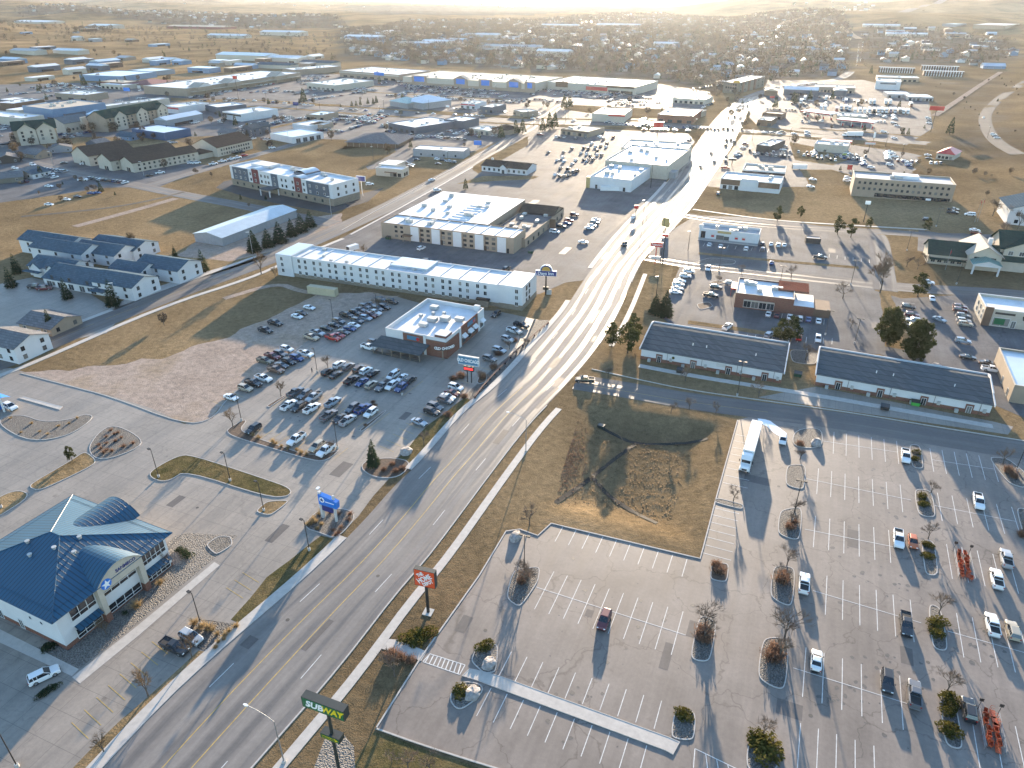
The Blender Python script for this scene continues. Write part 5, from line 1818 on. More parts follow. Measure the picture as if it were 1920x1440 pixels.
b = MB(); b.cyl((-1.25, -.57, zb + 1.85), .68, .05, 24); b.build('disc', MATS['sign_white'], root)
def star(parent, c_, r0, y, mat, rot=0, ang=0, name='star'):
    pts = [((r0 if i % 2 == 0 else r0 * .40) * math.sin(i * math.pi / 5 + rot), (r0 if i % 2 == 0 else r0 * .40) * math.cos(i * math.pi / 5 + rot)) for i in range(10)]
    b = MB()
    v = [(x, -.03, z) for x, z in pts] + [(x, .03, z) for x, z in pts]
    b.add(v, [tuple(range(10)), tuple(range(10, 20))[::-1]] + [(i, 10 + i, 10 + (i + 1) % 10, (i + 1) % 10) for i in range(10)])
    o = fix_normals(b.build(name, mat, parent))
    o.matrix_local = Matrix.Translation((c_[0], y, c_[1])) @ Matrix.Rotation(ang, 4, 'Z')
    return o
star(root, (-1.25, zb + 1.85), .56, -.61, MATS['sign_navy'], .1)
b = MB(); b.box(-.4, 1.9, -.59, -.55, zb + 1.5, zb + 1.68); b.build('pale_stripe', MATS['sign_white'], root)
b = MB(); b.box(-1.75, 1.0, -.3, .3, zb - 1.3, zb + .25); b.build('lower_panel', MATS['sign_navy'], root)
b = MB(); b.box(-2.6, -2.0, -.4, .4, zt + .7, zt + .95); b.build('floodlight', MATS['white_sheet'], root)
# other pole signs down the road
def pole_sign(u, v, vt, vb, wid, face, label, ang=-15, txt=None, tm='sign_white', fm='sign_dark', d=.35, post='pole_dark', tsx=.8):
    root, p = sign_root('pole_sign', u, v, ang, label)
    a, b_ = height_at(p, vb), height_at(p, vt)
    b = MB(); b.tube((0, 0, 0), (0, 0, a + .2), .22, .2, 8); b.build('post', MATS[post], root)
    cabinet(root, -wid / 2, wid / 2, a, b_, d, fm, face)
    if txt: letter(txt, (b_ - a) * .62, MATS[tm], root, (0, -d - .05, (a + b_) / 2), sx=tsx, bold=.01)
    return root, p
root, p = pole_sign(1228, 495, 454, 463, 5.0, 'sign_red', 'red restaurant sign over a pale lower board beside the bright road', txt='Fuddruckers', tsx=.62, post='sign_red', fm='sign_pale')
a = height_at(p, 483)
cabinet(root, -2.0, 2.0, a - .6, a + .6, .25, 'sign_pale', 'sign_pale')
pole_sign(1242, 495, 439, 444, 2.6, 'sign_red', 'very tall thin post with a small red sign by the bright road', fm='sign_pale')
pole_sign(1247, 432, 408, 425, 3.6, 'sign_tan', 'brown sign on a short post beside the bright road')
pole_sign(1192, 404, 385, 391, 2.2, 'sign_red', 'small red sign by the road below the white store')
pole_sign(680, 368, 330, 340, 5.4, 'sign_navy', 'blue and white round topped hotel sign on a white pole', post='white_sheet', fm='sign_white')
pole_sign(896, 277, 263, 272, 6, 'sign_blue', 'small blue sign on a post by the slanting street')
pole_sign(1619, 416, 377, 383, 2.4, 'sign_white', 'tall leaning post with a white floodlit panel in the brown field', fm='sign_white')
pole_sign(1745, 247, 199, 207, 11, 'sign_red', 'wide red truck stop sign on one tall pole', fm='sign_red')
pole_sign(1635, 275, 248, 258, 1.2, 'sign_white', 'slim white pylon beside the cross street', fm='sign_white')
pole_sign(1628, 285, 267, 271, 7, 'sign_pale', 'wide low red edged sign by the cross street', fm='sign_red')
pole_sign(1592, 320, 309, 318, 3, 'sign_red', 'small red sign on the verge before the brown office')
pole_sign(1233, 252, 228, 239, 8, 'sign_red', 'tall red and white sign beyond the white store', fm='sign_white')
pole_sign(245, 197, 164, 171, 8, 'sign_blue', 'big blue sign on a tall dark pole before the beige showroom')
pole_sign(262, 168, 160, 166, 5, 'sign_pale', 'pale sign by the purple roofed shop')
pole_sign(556, 205, 191, 197, 6, 'sign_navy', 'dark blue sign on twin post by the arterial road')
pole_sign(752, 222, 206, 214, 4, 'sign_dark', 'dark sign by the slate fronted shop')
pole_sign(840, 208, 197, 201, 4, 'sign_white', 'white and red sign before the small grills', fm='sign_red')
pole_sign(1378, 178, 151, 156, 7, 'sign_gold', 'golden sign before the white roofed tower hotel')
pole_sign(1372, 310, 297, 301, 5, 'sign_dark', 'dark brown sign at the corner of the twin roofed shops')
pole_sign(1447, 187, 180, 184, 5, 'sign_red', 'little red sign by the far junction')
pole_sign(448, 190, 142, 148, 5, 'sign_red', 'tall red sign before the long strip mall')
# flagpoles, person, bins
def flagpole(u, v, h, where):
    p = P(u, v)
    root = empty('flagpole', (p.x, p.y, 0), rad(20))
    b = MB(); b.tube((0, 0, 0), (0, 0, h), .09, .05, 8); b.build('pole', MATS['pole_steel'], root)
    b = MB(); b.add([(0, 0, h - 1.6), (.6, .1, h - 2.6), (.75, .1, h - 1.2), (0, 0, h - .2)], [(0, 1, 2, 3)]); b.build('flag', MATS['sign_red'], root)
    tag(root, where, 'flagpole')
flagpole(1772, 506, 9, 'slim flagpole with drooping flag before the green roofed inn')
flagpole(1827, 418, 12, 'left of two bare flagpoles behind the green roofed inn')
flagpole(1832, 417, 12, 'right of two bare flagpoles behind the green roofed inn')
def person(u, v):
    p = P(u, v)
    me = bpy.data.meshes.new('person')
    vs = [(0, 0, .95), (0, 0, 1.2), (0, 0, 1.42), (0, .01, 1.52), (0, .03, 1.66), (0, .02, 1.76), (.1, 0, .9), (.13, .12, .5), (.14, .05, .08), (.15, .2, .04), (-.1, 0, .9), (-.12, -.06, .5), (-.13, -.22, .08), (-.13, -.06, .04),
          (.2, 0, 1.4), (.27, .02, 1.12), (.24, .18, .9), (-.2, 0, 1.4), (-.27, -.02, 1.12), (-.25, .12, .9)]
    es = [(0, 1), (1, 2), (2, 3), (3, 4), (4, 5), (0, 6), (6, 7), (7, 8), (8, 9), (0, 10), (10, 11), (11, 12), (12, 13), (2, 14), (14, 15), (15, 16), (2, 17), (17, 18), (18, 19)]
    rs = [.16, .15, .16, .065, .105, .07, .1, .075, .05, .04, .1, .075, .05, .04, .075, .055, .04, .075, .055, .04]
    me.from_pydata(vs, es, [])
    o = link('person', me)
    o.modifiers.new('skin', 'SKIN')
    for k, r_ in enumerate(rs): me.skin_vertices[0].data[k].radius = (r_, r_)
    me.skin_vertices[0].data[0].use_root = True
    o.modifiers.new('sub', 'SUBSURF').render_levels = 1
    me.materials.append(M('dark_clothes', (.03, .03, .035), .9))
    o.location = (p.x, p.y, .03); o.rotation_euler = (0, 0, rad(-40)); tag(o, 'person in dark clothes walking through the restaurant car park', 'person')
person(585.5, 699)
def dumpster(u, v, col, label):
    p = P(u, v)
    root = tag(empty('dumpster', (p.x, p.y, .03), rad(-22)), label, 'bin')
    b = MB(); b.loft([[(-1, -.7, .15), (1, -.7, .15), (1, .7, .15), (-1, .7, .15)], [(-1.1, -.85, 1.2), (1.1, -.85, 1.2), (1.1, .85, 1.5), (-1.1, .85, 1.5)]])
    fix_normals(b.build('bin', M('bin_' + col, {'green': (.02, .06, .035), 'black': (.02, .02, .02), 'grey': (.2, .2, .2), 'bright': (.05, .32, .05)}[col], .6), root))
    b = MB(); b.add([(-1.12, -.88, 1.22), (1.12, -.88, 1.22), (1.12, .88, 1.54), (-1.12, .88, 1.54)], [(0, 1, 2, 3)]); b.build('lid', MATS['black_sheet'], root)
dumpster(1495, 706, 'green', 'green bin between the two long shingled roofs')
dumpster(1658, 768, 'black', 'black bin on the drive before the right shingled building')
dumpster(1715, 760, 'bright', 'bright green bin by the wall of the right shingled building')
dumpster(1275, 699, 'black', 'black bin on the pavement before the left shingled building')
dumpster(995, 475, 'green', 'green bin at the tan motel corner')
dumpster(728, 449, 'green', 'green bin by the left end of the tan motel')
# trolley corrals
M('cart_orange', (.42, .085, .03), .5, var=.2)
def corral(u, v, L, label, n, seed):
    p = P(u, v)
    r = random.Random(seed)
    root = tag(empty('cart_corral', (p.x, p.y, .03), rad(67.2)), label, 'cart corral', None)
    for y in (-1.4, 1.4):
        b = MB()
        for z in (.35, .75, 1.05): b.tube((-L / 2, y, z), (L / 2, y, z), .035, .035, 6)
        for x in np.linspace(-L / 2, L / 2, 4): b.tube((x, y, 0), (x, y, 1.1), .045, .045, 6)
        b.build('rail', MATS['pole_steel'], root)
    for y in (-1.4, 1.4):
        b = MB(); b.tube((L / 2, y, 0), (L / 2, y, 2.6), .05, .05, 6); b.box(L / 2 - .05, L / 2 + .05, y - .3, y + .3, 2.0, 2.6); b.build('post_sign', MATS['pole_dark'], root)
    ct = MB()
    ring = lambda x, w_, z: [(x, -w_, z), (x, w_, z)]
    ct.add([(-.45, -.22, .5), (.4, -.22, .45), (.4, .22, .45), (-.45, .22, .5), (-.55, -.3, 1.0), (.55, -.27, .92), (.55, .27, .92), (-.55, .3, 1.0)], [(0, 1, 2, 3), (0, 4, 5, 1), (1, 5, 6, 2), (2, 6, 7, 3), (3, 7, 4, 0)], 0)
    for y in (-.2, .2):
        ct.tube((-.5, y, .15), (.45, y, .12), .03, .03, 4, 0); ct.tube((-.5, y, .15), (-.5, y, .6), .025, .025, 4, 0); ct.cyl((-.45, y, .08), .08, .05, 8, 1); ct.cyl((.4, y, .08), .08, .05, 8, 1)
    ct.tube((-.62, -.28, 1.05), (-.62, .28, 1.05), .03, .03, 5, 0)
    me = ct.mesh('shopping_cart', [MATS['cart_orange'], MATS['tyre']])
    fl = MB()   # flat-bed trolley with tall hoops
    fl.box(-.8, .8, -.4, .4, .22, .3, 0)
    for x in (-.75, -.25, .25, .75):
        for y in (-.38,): fl.tube((x, y, .3), (x, y, 1.25), .03, .03, 5, 0)
        fl.tube((x, -.38, 1.25), (x, .1, 1.25), .03, .03, 5, 0)
    fme = fl.mesh('flatbed_cart', [MATS['cart_orange']])
    d, e = Vector((math.cos(rad(67.2)), math.sin(rad(67.2)), 0)), Vector((-math.sin(rad(67.2)), math.cos(rad(67.2)), 0))
    for k in range(n):
        flat = r.random() < .35
        o = link('flatbed_cart' if flat else 'shopping_cart', fme if flat else me)
        q = Vector((p.x, p.y, .04)) + d * (-L / 2 + L * (k // 2 + .5) / (n / 2) + r.uniform(-.3, .3)) + e * ((-.65 if k % 2 else .65) + r.uniform(-.2, .2))
        o.location = q
        o.rotation_euler = (0, 0, rad(67.2 + r.choice((0, 180)) + r.uniform(-14, 14)))
        tag(o, ('orange flatbed trolley in the ' if flat else 'orange shopping trolley nested in the ') + ('upper' if v < 1200 else 'lower') + ' cart corral', 'trolley', 'orange trolleys in the car park corrals')
corral(1806, 1062, 8.5, 'steel railed corral of orange trolleys in the middle of the striped car park', 16, 5)
corral(1858, 1372, 7.5, 'steel railed corral of orange trolleys at the lower right', 14, 6)
# old culvert inlet in the basin
p = P(1128, 790)
b = MB(); b.box(-.9, .9, -.7, .7, -.8, .9); o = b.build('culvert_box', MATS['sign_dark']); o.location = (p.x, p.y, gz(p.x, p.y)); o.rotation_euler = (0, 0, rad(-30)); tag(o, 'dark drain inlet box at the top of the grassy basin', 'drain')
# ------------------------------------------------------------------ buildings
M('stucco_white', (.56, .555, .55), .85, var=.06, scale=.25); M('stucco_tan', (.29, .225, .165), .85, var=.1, scale=.3); M('stucco_cream', (.44, .385, .31), .85, var=.08)
M('wall_grey', (.26, .265, .27), .85, var=.1); M('wall_slate', (.075, .09, .115), .7, var=.1); M('wall_blue', (.14, .22, .32), .7, var=.1); M('wall_brown', (.14, .085, .055), .85, var=.15); M('wall_red', (.14, .028, .028), .7)
M('wall_olive', (.14, .13, .105), .85, var=.1); M('wall_dark', (.055, .045, .04), .85, var=.15)
M('roof_white', (.60, .61, .62), .6, var=.18, scale=.12); M('roof_grey', (.34, .35, .36), .7, var=.18, scale=.15); M('roof_dark', (.085, .085, .09), .85, var=.25, scale=.2); M('roof_tan', (.36, .31, .25), .85, var=.15, scale=.15)
M('roof_steel', (.42, .48, .53), .4, .3, var=.12, scale=.1)
brick_mat('brick_red', (.19, .075, .05), (.145, .058, .042), (.22, .17, .14)); brick_mat('stone_tan', (.28, .23, .17), (.22, .18, .14), (.18, .16, .13), .9, .3)
shingle_mat('shingle_slate', (.105, .112, .117)); shingle_mat('shingle_blue', (.085, .118, .145)); M('wall_royal', (.025, .075, .16), .6); shingle_mat('shingle_brown', (.085, .062, .050)); shingle_mat('shingle_green', (.030, .055, .048)); shingle_mat('shingle_grey', (.16, .16, .165))
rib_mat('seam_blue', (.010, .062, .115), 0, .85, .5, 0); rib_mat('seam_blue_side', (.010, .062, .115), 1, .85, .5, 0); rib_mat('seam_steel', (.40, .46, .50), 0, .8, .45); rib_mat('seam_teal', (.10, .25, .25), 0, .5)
M('unit_metal', (.40, .41, .40), .5, .4, var=.15)
M('frame_white', (.62, .62, .60), .5); M('frame_dark', (.05, .045, .04), .5)
M('door_grey', (.16, .17, .18), .6); M('door_white', (.6, .6, .58), .6)
def window_glass():
    m, nt, n, l, b = new_mat('window_glass')
    oi = n.new('ShaderNodeObjectInfo')
    r = ramp(n, [(0, (.012, .015, .02)), (.55, (.03, .035, .042)), (.75, (.10, .10, .10)), (1, (.26, .24, .21))])
    l.new(oi.outputs['Random'], r.inputs[0])
    l.new(r.outputs[0], b.inputs['Base Color'])
    b.inputs['Roughness'].default_value = .1
    MATS['window_glass'] = m
window_glass()
WIN = {}
def win_mesh(w_, h_, fm):
    k = (round(w_, 2), round(h_, 2), fm)
    if k not in WIN:
        b = MB()
        t = min(.09, w_ * .1)
        b.box(-w_ / 2, w_ / 2, -.035, .02, 0, h_, 1)
        for a in ((-w_ / 2 - t, w_ / 2 + t, -t, 0), (-w_ / 2 - t, w_ / 2 + t, h_, h_ + t), (-w_ / 2 - t, -w_ / 2, 0, h_), (w_ / 2, w_ / 2 + t, 0, h_)):
            b.box(a[0], a[1], -.075, .02, a[2], a[3], 0)
        if w_ > .9: b.box(-.03, .03, -.06, .02, 0, h_, 0)
        WIN[k] = b.mesh('window', [MATS[fm], MATS['window_glass']])
    return WIN[k]

FOOT = []
class Bld:
    def __init__(s, name, label, cat, fl, fr, bk, h, ang=None, L=None, Wd=None, group=None):
        A, B = P(*fl, h), (P(*fr, h) if fr else None)
        s.ang = rad(ang) if ang is not None else math.atan2(B.y - A.y, B.x - A.x)
        ca, sa = math.cos(s.ang), math.sin(s.ang)
        s.L = L or (B.x - A.x) * ca + (B.y - A.y) * sa
        if Wd is None:
            C_ = P(*bk, h)
            Wd = abs(-(C_.x - A.x) * sa + (C_.y - A.y) * ca)
        s.W, s.h = Wd, h
        s.A = A
        s.root = tag(empty(name, (A.x, A.y, gz(A.x, A.y)), s.ang), label, cat, group)
        FOOT.append(s)
    def loc(s, u, v, z):
        """Pixel at height z in this building's own x, y."""
        q = P(u, v, z) - s.A
        ca, sa = math.cos(s.ang), math.sin(s.ang)
        return q.x * ca + q.y * sa, -q.x * sa + q.y * ca
    def box(s, nm, x0, x1, y0, y1, z0, z1, mt, parent=None):
        b = MB(); b.box(x0, x1, y0, y1, z0, z1)
        return b.build(nm, MATS[mt], parent or s.root)
    def shell(s, wall, roof, par=.6, x0=0, x1=None, y0=0, y1=None, h=None, z0=-.3, cap=None):
        """Walls with a parapet, and the flat roof lying inside it."""
        x1 = s.L if x1 is None else x1
        y1 = s.W if y1 is None else y1
        h = h or s.h
        b = MB(); t = .3
        o_ = [(x0, y0), (x1, y0), (x1, y1), (x0, y1)]
        i_ = [(x0 + t, y0 + t), (x1 - t, y0 + t), (x1 - t, y1 - t), (x0 + t, y1 - t)]
        v = [(*p, z0) for p in o_] + [(*p, h) for p in o_] + [(*p, h) for p in i_] + [(*p, h - par) for p in i_]
        b.add(v, [(i + 4 * k, (i + 1) % 4 + 4 * k, (i + 1) % 4 + 4 * k + 4, i + 4 * k + 4) for k in range(3) for i in range(4)])
        w_ = b.build('wall', MATS[wall], s.root)
        b = MB(); b.face([(*p, h - par + .004) for p in i_]); r_ = b.build('roof', MATS[roof], s.root)
        if cap:
            b = MB()
            for a in ((x0 - .06, x1 + .06, y0 - .06, y0 + t), (x0 - .06, x1 + .06, y1 - t, y1 + .06), (x0 - .06, x0 + t, y0 + t, y1 - t), (x1 - t, x1 + .06, y0 + t, y1 - t)):
                b.box(*a, h + .005, h + .12)
            b.build('coping', MATS[cap], s.root)
        s.rf = r_
        return w_
    def units(s, n, seed, x0=.1, x1=.9, y0=.15, y1=.85, z=None, sz=1.0):
        r = random.Random(seed)
        z = s.h - .6 if z is None else z
        for k in range(n):
            x, y = s.L * r.uniform(x0, x1), s.W * r.uniform(y0, y1)
            a, c_, e = r.uniform(.6, 1.3) * sz, r.uniform(.5, .9) * sz, r.uniform(.7, 1.4) * sz
            b = MB(); b.box(x - a, x + a, y - c_, y + c_, z + .1, z + e); b.box(x - a * .8, x + a * .8, y - c_ * .8, y + c_ * .8, z, z + .1); b.cyl((x, y, z + e + .04), c_ * .6, .1, 10, 0, 'z')
            b.build('roof_unit', MATS['unit_metal'], s.rf)
    def vents(s, n, seed, z=None):
        r = random.Random(seed); z = s.h - .6 if z is None else z
        b = MB()
        for k in range(n):
            x, y = s.L * r.uniform(.04, .96), s.W * r.uniform(.1, .9)
            b.cyl((x, y, z + .3), .14, .6, 6, 0, 'z')
        b.build('vent_pipes', MATS['unit_metal'], s.rf)
    def win(s, side, along, z, w_=1.2, h_=1.4, fm='frame_white', off=0.0, name='window', parent=None):
        me = win_mesh(w_, h_, fm)
        for a in (along if hasattr(along, '__iter__') else [along]):
            o = link(name, me, parent or s.root)
            if side == 'F': o.location, rz = (a, -off, z), 0
            elif side == 'R': o.location, rz = (s.L + off, a, z), 90
            elif side == 'B': o.location, rz = (a, s.W + off, z), 180
            else: o.location, rz = (-off, a, z), -90
            o.rotation_euler = (0, 0, rad(rz))
    def gable(s, mt, x0, x1, y0, y1, z, rise, axis='x', over=.5, th=.15, wall=None, parent=None):
        b = MB()
        if axis == 'x':
            ym = (y0 + y1) / 2
            k = rise / ((y1 - y0) / 2)
            a = [(y0 - over, z - over * k), (ym, z + rise), (y1 + over, z - over * k)]
            for (p, q) in ((a[0], a[1]), (a[1], a[2])):
                b.add([(x, y, zz + d) for d in (0, th) for x, (y, zz) in ((x0 - over, p), (x1 + over, p), (x1 + over, q), (x0 - over, q))],
                      [(0, 1, 2, 3), (4, 5, 6, 7), (0, 1, 5, 4), (1, 2, 6, 5), (2, 3, 7, 6), (3, 0, 4, 7)])
            tri = [[(x, y0, z), (x, y1, z), (x, ym, z + rise)] for x in (x0, x1)]
        else:
            xm = (x0 + x1) / 2
            k = rise / ((x1 - x0) / 2)
            a = [(x0 - over, z - over * k), (xm, z + rise), (x1 + over, z - over * k)]
            for (p, q) in ((a[0], a[1]), (a[1], a[2])):
                b.add([(x, y, zz + d) for d in (0, th) for (x, zz), y in ((p, y0 - over), (p, y1 + over), (q, y1 + over), (q, y0 - over))],
                      [(0, 1, 2, 3), (4, 5, 6, 7), (0, 1, 5, 4), (1, 2, 6, 5), (2, 3, 7, 6), (3, 0, 4, 7)])
            tri = [[(x0, y, z), (x1, y, z), (xm, y, z + rise)] for y in (y0, y1)]
        r_ = fix_normals(b.build('roof', MATS[mt], parent or s.root))
        if wall:
            for t in tri:
                w_ = MB(); w_.face(t); w_.build('gable_wall', MATS[wall], parent or s.root)
        s.rf = r_
        return r_
    def hip(s, mt, x0, x1, y0, y1, z, rise, over=.6, nm='roof'):
        x0, x1, y0, y1 = x0 - over, x1 + over, y0 - over, y1 + over
        d = min(x1 - x0, y1 - y0) / 2
        if x1 - x0 >= y1 - y0: e = [(x0 + d, (y0 + y1) / 2), (x1 - d - .01, (y0 + y1) / 2)]
        else: e = [((x0 + x1) / 2, y0 + d), ((x0 + x1) / 2, y1 - d - .01)]
        v = [(x0, y0, z), (x1, y0, z), (x1, y1, z), (x0, y1, z), (*e[0], z + rise), (*e[1], z + rise)]
        b = MB()
        b.add(v, [(0, 1, 5, 4), (1, 2, 5), (2, 3, 4, 5), (3, 0, 4), (3, 2, 1, 0)] if x1 - x0 >= y1 - y0 else [(0, 1, 4), (1, 2, 5, 4), (2, 3, 5), (3, 0, 4, 5), (3, 2, 1, 0)])
        r_ = fix_normals(b.build(nm, MATS[mt], s.root)); s.rf = r_
        return r_

lin = lambda a, b, n: list(np.linspace(a, b, n))
# ---- long white motel
B = Bld('motel', 'long white three storey motel with flat white roof beside the gravel yard', 'building', (520, 477), (977, 540), (990, 513), 8.6)
B.shell('stucco_white', 'roof_white', .5)
B.box('stone_base', -.04, B.L + .04, -.06, B.W + .04, -.3, 1.5, 'stone_tan')
B.box('corner_block', -.6, 7, -.6, B.W + .3, -.3, 8.95, 'stucco_white'); B.box('corner_roof', -.3, 6.7, -.3, B.W, 8.95, 8.98, 'roof_steel')
B.box('end_block', B.L - 8.5, B.L + .7, -.6, B.W + .3, -.3, 8.95, 'stucco_white'); B.box('end_roof', B.L - 8.2, B.L + .4, -.3, B.W, 8.95, 8.98, 'roof_steel')
B.box('end_stone', B.L - 8.54, B.L + .75, -.65, B.W + .35, -.3, 2.0, 'stone_tan')
xw = []
for k in range(12):
    c0 = 8 + (B.L - 20) * (k + .5) / 12
    xw += [c0 - 1.5, c0 + 1.5]
for z in (1.25, 3.85, 6.3): B.win('F', xw, z, 1.15, 1.45, 'frame_white', .01)
for z in (1.6, 4.1, 6.5):
    B.win('F', [2.2, B.L - 1.5], z, 1.15, 1.45, 'frame_white', .61); B.win('R', [4, 7], z, 1.4, 1.6, 'frame_dark', .71)
for x in lin(10, B.L - 10, 12):
    b = MB(); b.box(x, x + .25, .4, B.W - .4, 8.12, 8.45); b.build('roof_curb', MATS['roof_white'], B.rf)
B.units(7, 11, sz=.7)
B.box('roof_tank', B.L * .47, B.L * .62, B.W * .3, B.W * .95, 8.1, 9.1, 'roof_steel', B.rf)
B.box('entrance_roof', B.L - 17, B.L - 12, -2.2, -.3, 2.4, 2.9, 'shingle_brown'); B.box('entrance_block', B.L - 16.7, B.L - 12.3, -2.0, -.07, -.3, 2.38, 'stone_tan')
# ---- tan motel with courtyard block
B = Bld('motel', 'tan and white three storey motel block with broad white roof', 'building', (714, 417), (963, 447), (853, 360), 7.2)
wd = B.W; B.W = 15
B.shell('stucco_tan', 'roof_white', .35, cap='wall_brown')
n = 9
for k in range(n):
    c0 = 15 + (B.L - 18) * (k + .5) / n
    if k % 2 == 0: B.box('white_panel', c0 - 2.1, c0 + 2.1, -.09, -.002, .1, 6.9, 'stucco_white')
    else: B.box('dark_trim', c0 - 2.6, c0 - 2.35, -.16, -.002, 0, 6.9, 'wall_brown')
for z in (.9, 3.1, 5.2):
    B.win('F', [15 + (B.L - 18) * (k + .5) / n + s * 1.6 for k in range(1, n, 2) for s in (-1, 1)], z, 1.5, 1.0, 'frame_dark', .01)
    B.win('F', [8, 11], z + .3, 1.3, .9, 'frame_dark', .01)
for k in range(0, n, 2):
    c0 = 15 + (B.L - 18) * (k + .5) / n
    B.win('F', [c0 + 3], .15, 1.0, 2.0, 'frame_dark', .01, 'door')
B.box('entrance_canopy', 12.2, 16.5, -2.4, -.1, 2.6, 3.1, 'wall_brown')
for x in (12.5, 16.2): B.box('canopy_post', x - .12, x + .12, -2.2, -1.95, -.2, 2.6, 'stucco_tan')
x2, y2 = B.loc(918, 418, 7.2)
x3, y3 = B.loc(975, 372, 7.2)
B.box('back_block', .05, x2, 15.02, wd, -.3, 6.9, 'stucco_tan'); B.box('back_roof', .1, x2 - .05, 15.05, wd - .1, 6.9, 6.98, 'roof_white')
B.units(12, 21, .08, .6, 1.2, wd / 15 * .9, 6.98, 1.2); B.units(5, 22, .1, .35, .3, .8, None, 1.3)
for k in range(7):
    b = MB(); y = 18 + k * 4.2; b.box(x2 * .55, x2 * .75, y, y + 1.3, 6.985, 7.35); b.build('skylight', MATS['roof_white'], B.rf)
for x in lin(8, B.L - 3, 9):
    b = MB(); b.box(x, x + .3, .5, 14.5, 6.86, 7.25); b.build('roof_curb', MATS['roof_white'], B.rf)
B2 = Bld('restaurant_wing', 'low dark roofed wing with many roof units beside the tan motel', 'building', (985, 448), (1066, 391), (918, 425), 4.2, ang=math.degrees(B.ang) + 90, L=None, Wd=None)
B2.W = min(B2.W, 19)
B2.shell('stucco_tan', 'roof_dark', .4, cap='wall_brown'); B2.units(14, 31, .1, .7, .15, .8, 3.82, 1.1)
B2.gable('shingle_brown', B2.L * .72, B2.L - .5, .5, B2.W - .5, 4.3, 2.6, 'y', .6, .15, 'stucco_tan'); B2.win('F', lin(4, B2.L - 4, 8), .6, 1.6, 1.7, 'frame_dark', .01)
B2.box('gate_wall', B2.L * .6, B2.L * .6 + .5, -3, 0, -.2, 4.4, 'wall_brown')
# ---- brick restaurant
B = Bld('brick_restaurant', 'brick and white restaurant with blue grey awning roof and rooftop units', 'building', (722.5, 615), (836, 637), (792, 558), 6.6)
B.W = B.W * 1.0
B.shell('stucco_white', 'roof_white', 1.3, cap='stucco_white')
zt = 6.9
B.box('brick_panel', B.L * .30, B.L * .64, -.25, -.01, 0, 6.3, 'brick_red'); B.box('brick_front', B.L * .68, B.L + .3, -.3, -.01, 0, 5.6, 'brick_red')
B.box('pilaster', B.L * .25, B.L * .30, -.4, -.01, 0, 7.0, 'stucco_white'); B.box('pilaster', B.L * .64, B.L * .68, -.4, -.01, 0, 7.0, 'stucco_white')
B.box('brick_corner', B.L - 4.2, B.L - .2, .32, 4.4, 5.5, 7.5, 'brick_red'); B.box('corner_coping', B.L - 4.3, B.L - .1, .22, 4.5, 7.5, 7.65, 'stucco_white')
B.box('brick_side', B.L + .01, B.L + .3, -.3, B.W * .30, 0, 5.6, 'brick_red'); B.box('brick_side', B.L + .01, B.L + .25, B.W * .36, B.W * .80, 0, 6.9, 'brick_red')
for q in (.31, .81): B.box('pilaster', B.L + .01, B.L + .4, B.W * q, B.W * (q + .04), 0, 6.9, 'stucco_white')
for q in (.37, .53, .66, .86):
    b = MB(); y0 = B.W * q; b.add([(B.L + .26, y0, 3.9), (B.L + .26, y0 + 2.6, 3.9), (B.L + 1.5, y0 + 2.6, 2.9), (B.L + 1.5, y0, 2.9), (B.L + .26, y0, 2.8), (B.L + .26, y0 + 2.6, 2.8)], [(0, 1, 2, 3), (0, 3, 4), (1, 5, 2)]); b.build('awning', MATS['roof_white'], B.root)
    B.win('R', [y0 + 1.3], .9, 2.0, 1.7, 'frame_dark', .27)
B.box('wall_sign', B.L + .26, B.L + .4, B.W * .52, B.W * .72, 5.0, 6.4, 'sign_teal'); B.box('wall_sign', B.L * .37, B.L * .57, -.4, -.26, 4.4, 5.7, 'sign_teal')
for a in ((B.L + .41, B.W * .68, 90), (B.L * .55, -.42, 0)):
    b = MB(); b.cyl((0, -.02, 0), .6, .06, 16); o = b.build('red_emblem', MATS['sign_red'], B.root); o.location = (a[0], a[1], 5.6 if a[2] else 5.0); o.rotation_euler = (0, 0, rad(a[2]))
# curved entrance lettering
b = MB()
for k in range(8):
    t0, t1 = rad(-100 + k * 15), rad(-100 + (k + 1) * 15)
    b.add([(B.L - 2.6 + 4.2 * math.cos(t), 2.4 + 4.2 * math.sin(t), z) for t in (t0, t1) for z in (3.3, 3.6)], [(0, 2, 3, 1)])
b.build('entrance_band', MATS['sign_dark'], B.root)
for k, ch in enumerate('OLD CHICAGO'):
    t = rad(-92 + k * 8.2)
    if ch != ' ': letter(ch, 1.3, MATS['sign_white'], B.root, (B.L - 2.6 + 4.3 * math.cos(t), 2.4 + 4.3 * math.sin(t), 3.95), 'lettering', t + math.pi / 2, 0, .08, .02)
b = MB(); b.tube((B.L - .6, -1.4, 0), (B.L - .6, -1.4, 3.3), .18, .18, 8); b.build('column', MATS['stone_tan'], B.root)
b = MB(); aw0, aw1 = -1.6, B.L * .74
b.add([(aw0, -.42, 3.9), (aw1, -.42, 3.9), (aw1 - .3, -6.2, 2.7), (aw0 - .3, -6.2, 2.7), (aw0, -.42, 3.65), (aw1, -.42, 3.65), (aw1 - .3, -6.2, 2.45), (aw0 - .3, -6.2, 2.45)], [(0, 1, 2, 3), (4, 5, 6, 7), (0, 3, 7, 4), (1, 5, 6, 2), (3, 2, 6, 7)])
fix_normals(b.build('awning_roof', MATS['shingle_slate'], B.root))
for x in lin(aw0 + .2, aw1 - .7, 6): B.box('awning_post', x - .12, x + .12, -6.0, -5.76, 0, 2.5, 'stone_tan')
B.box('patio_fence', aw0 + .3, aw1 - .8, -5.9, -5.84, .03, 1.0, 'frame_dark')
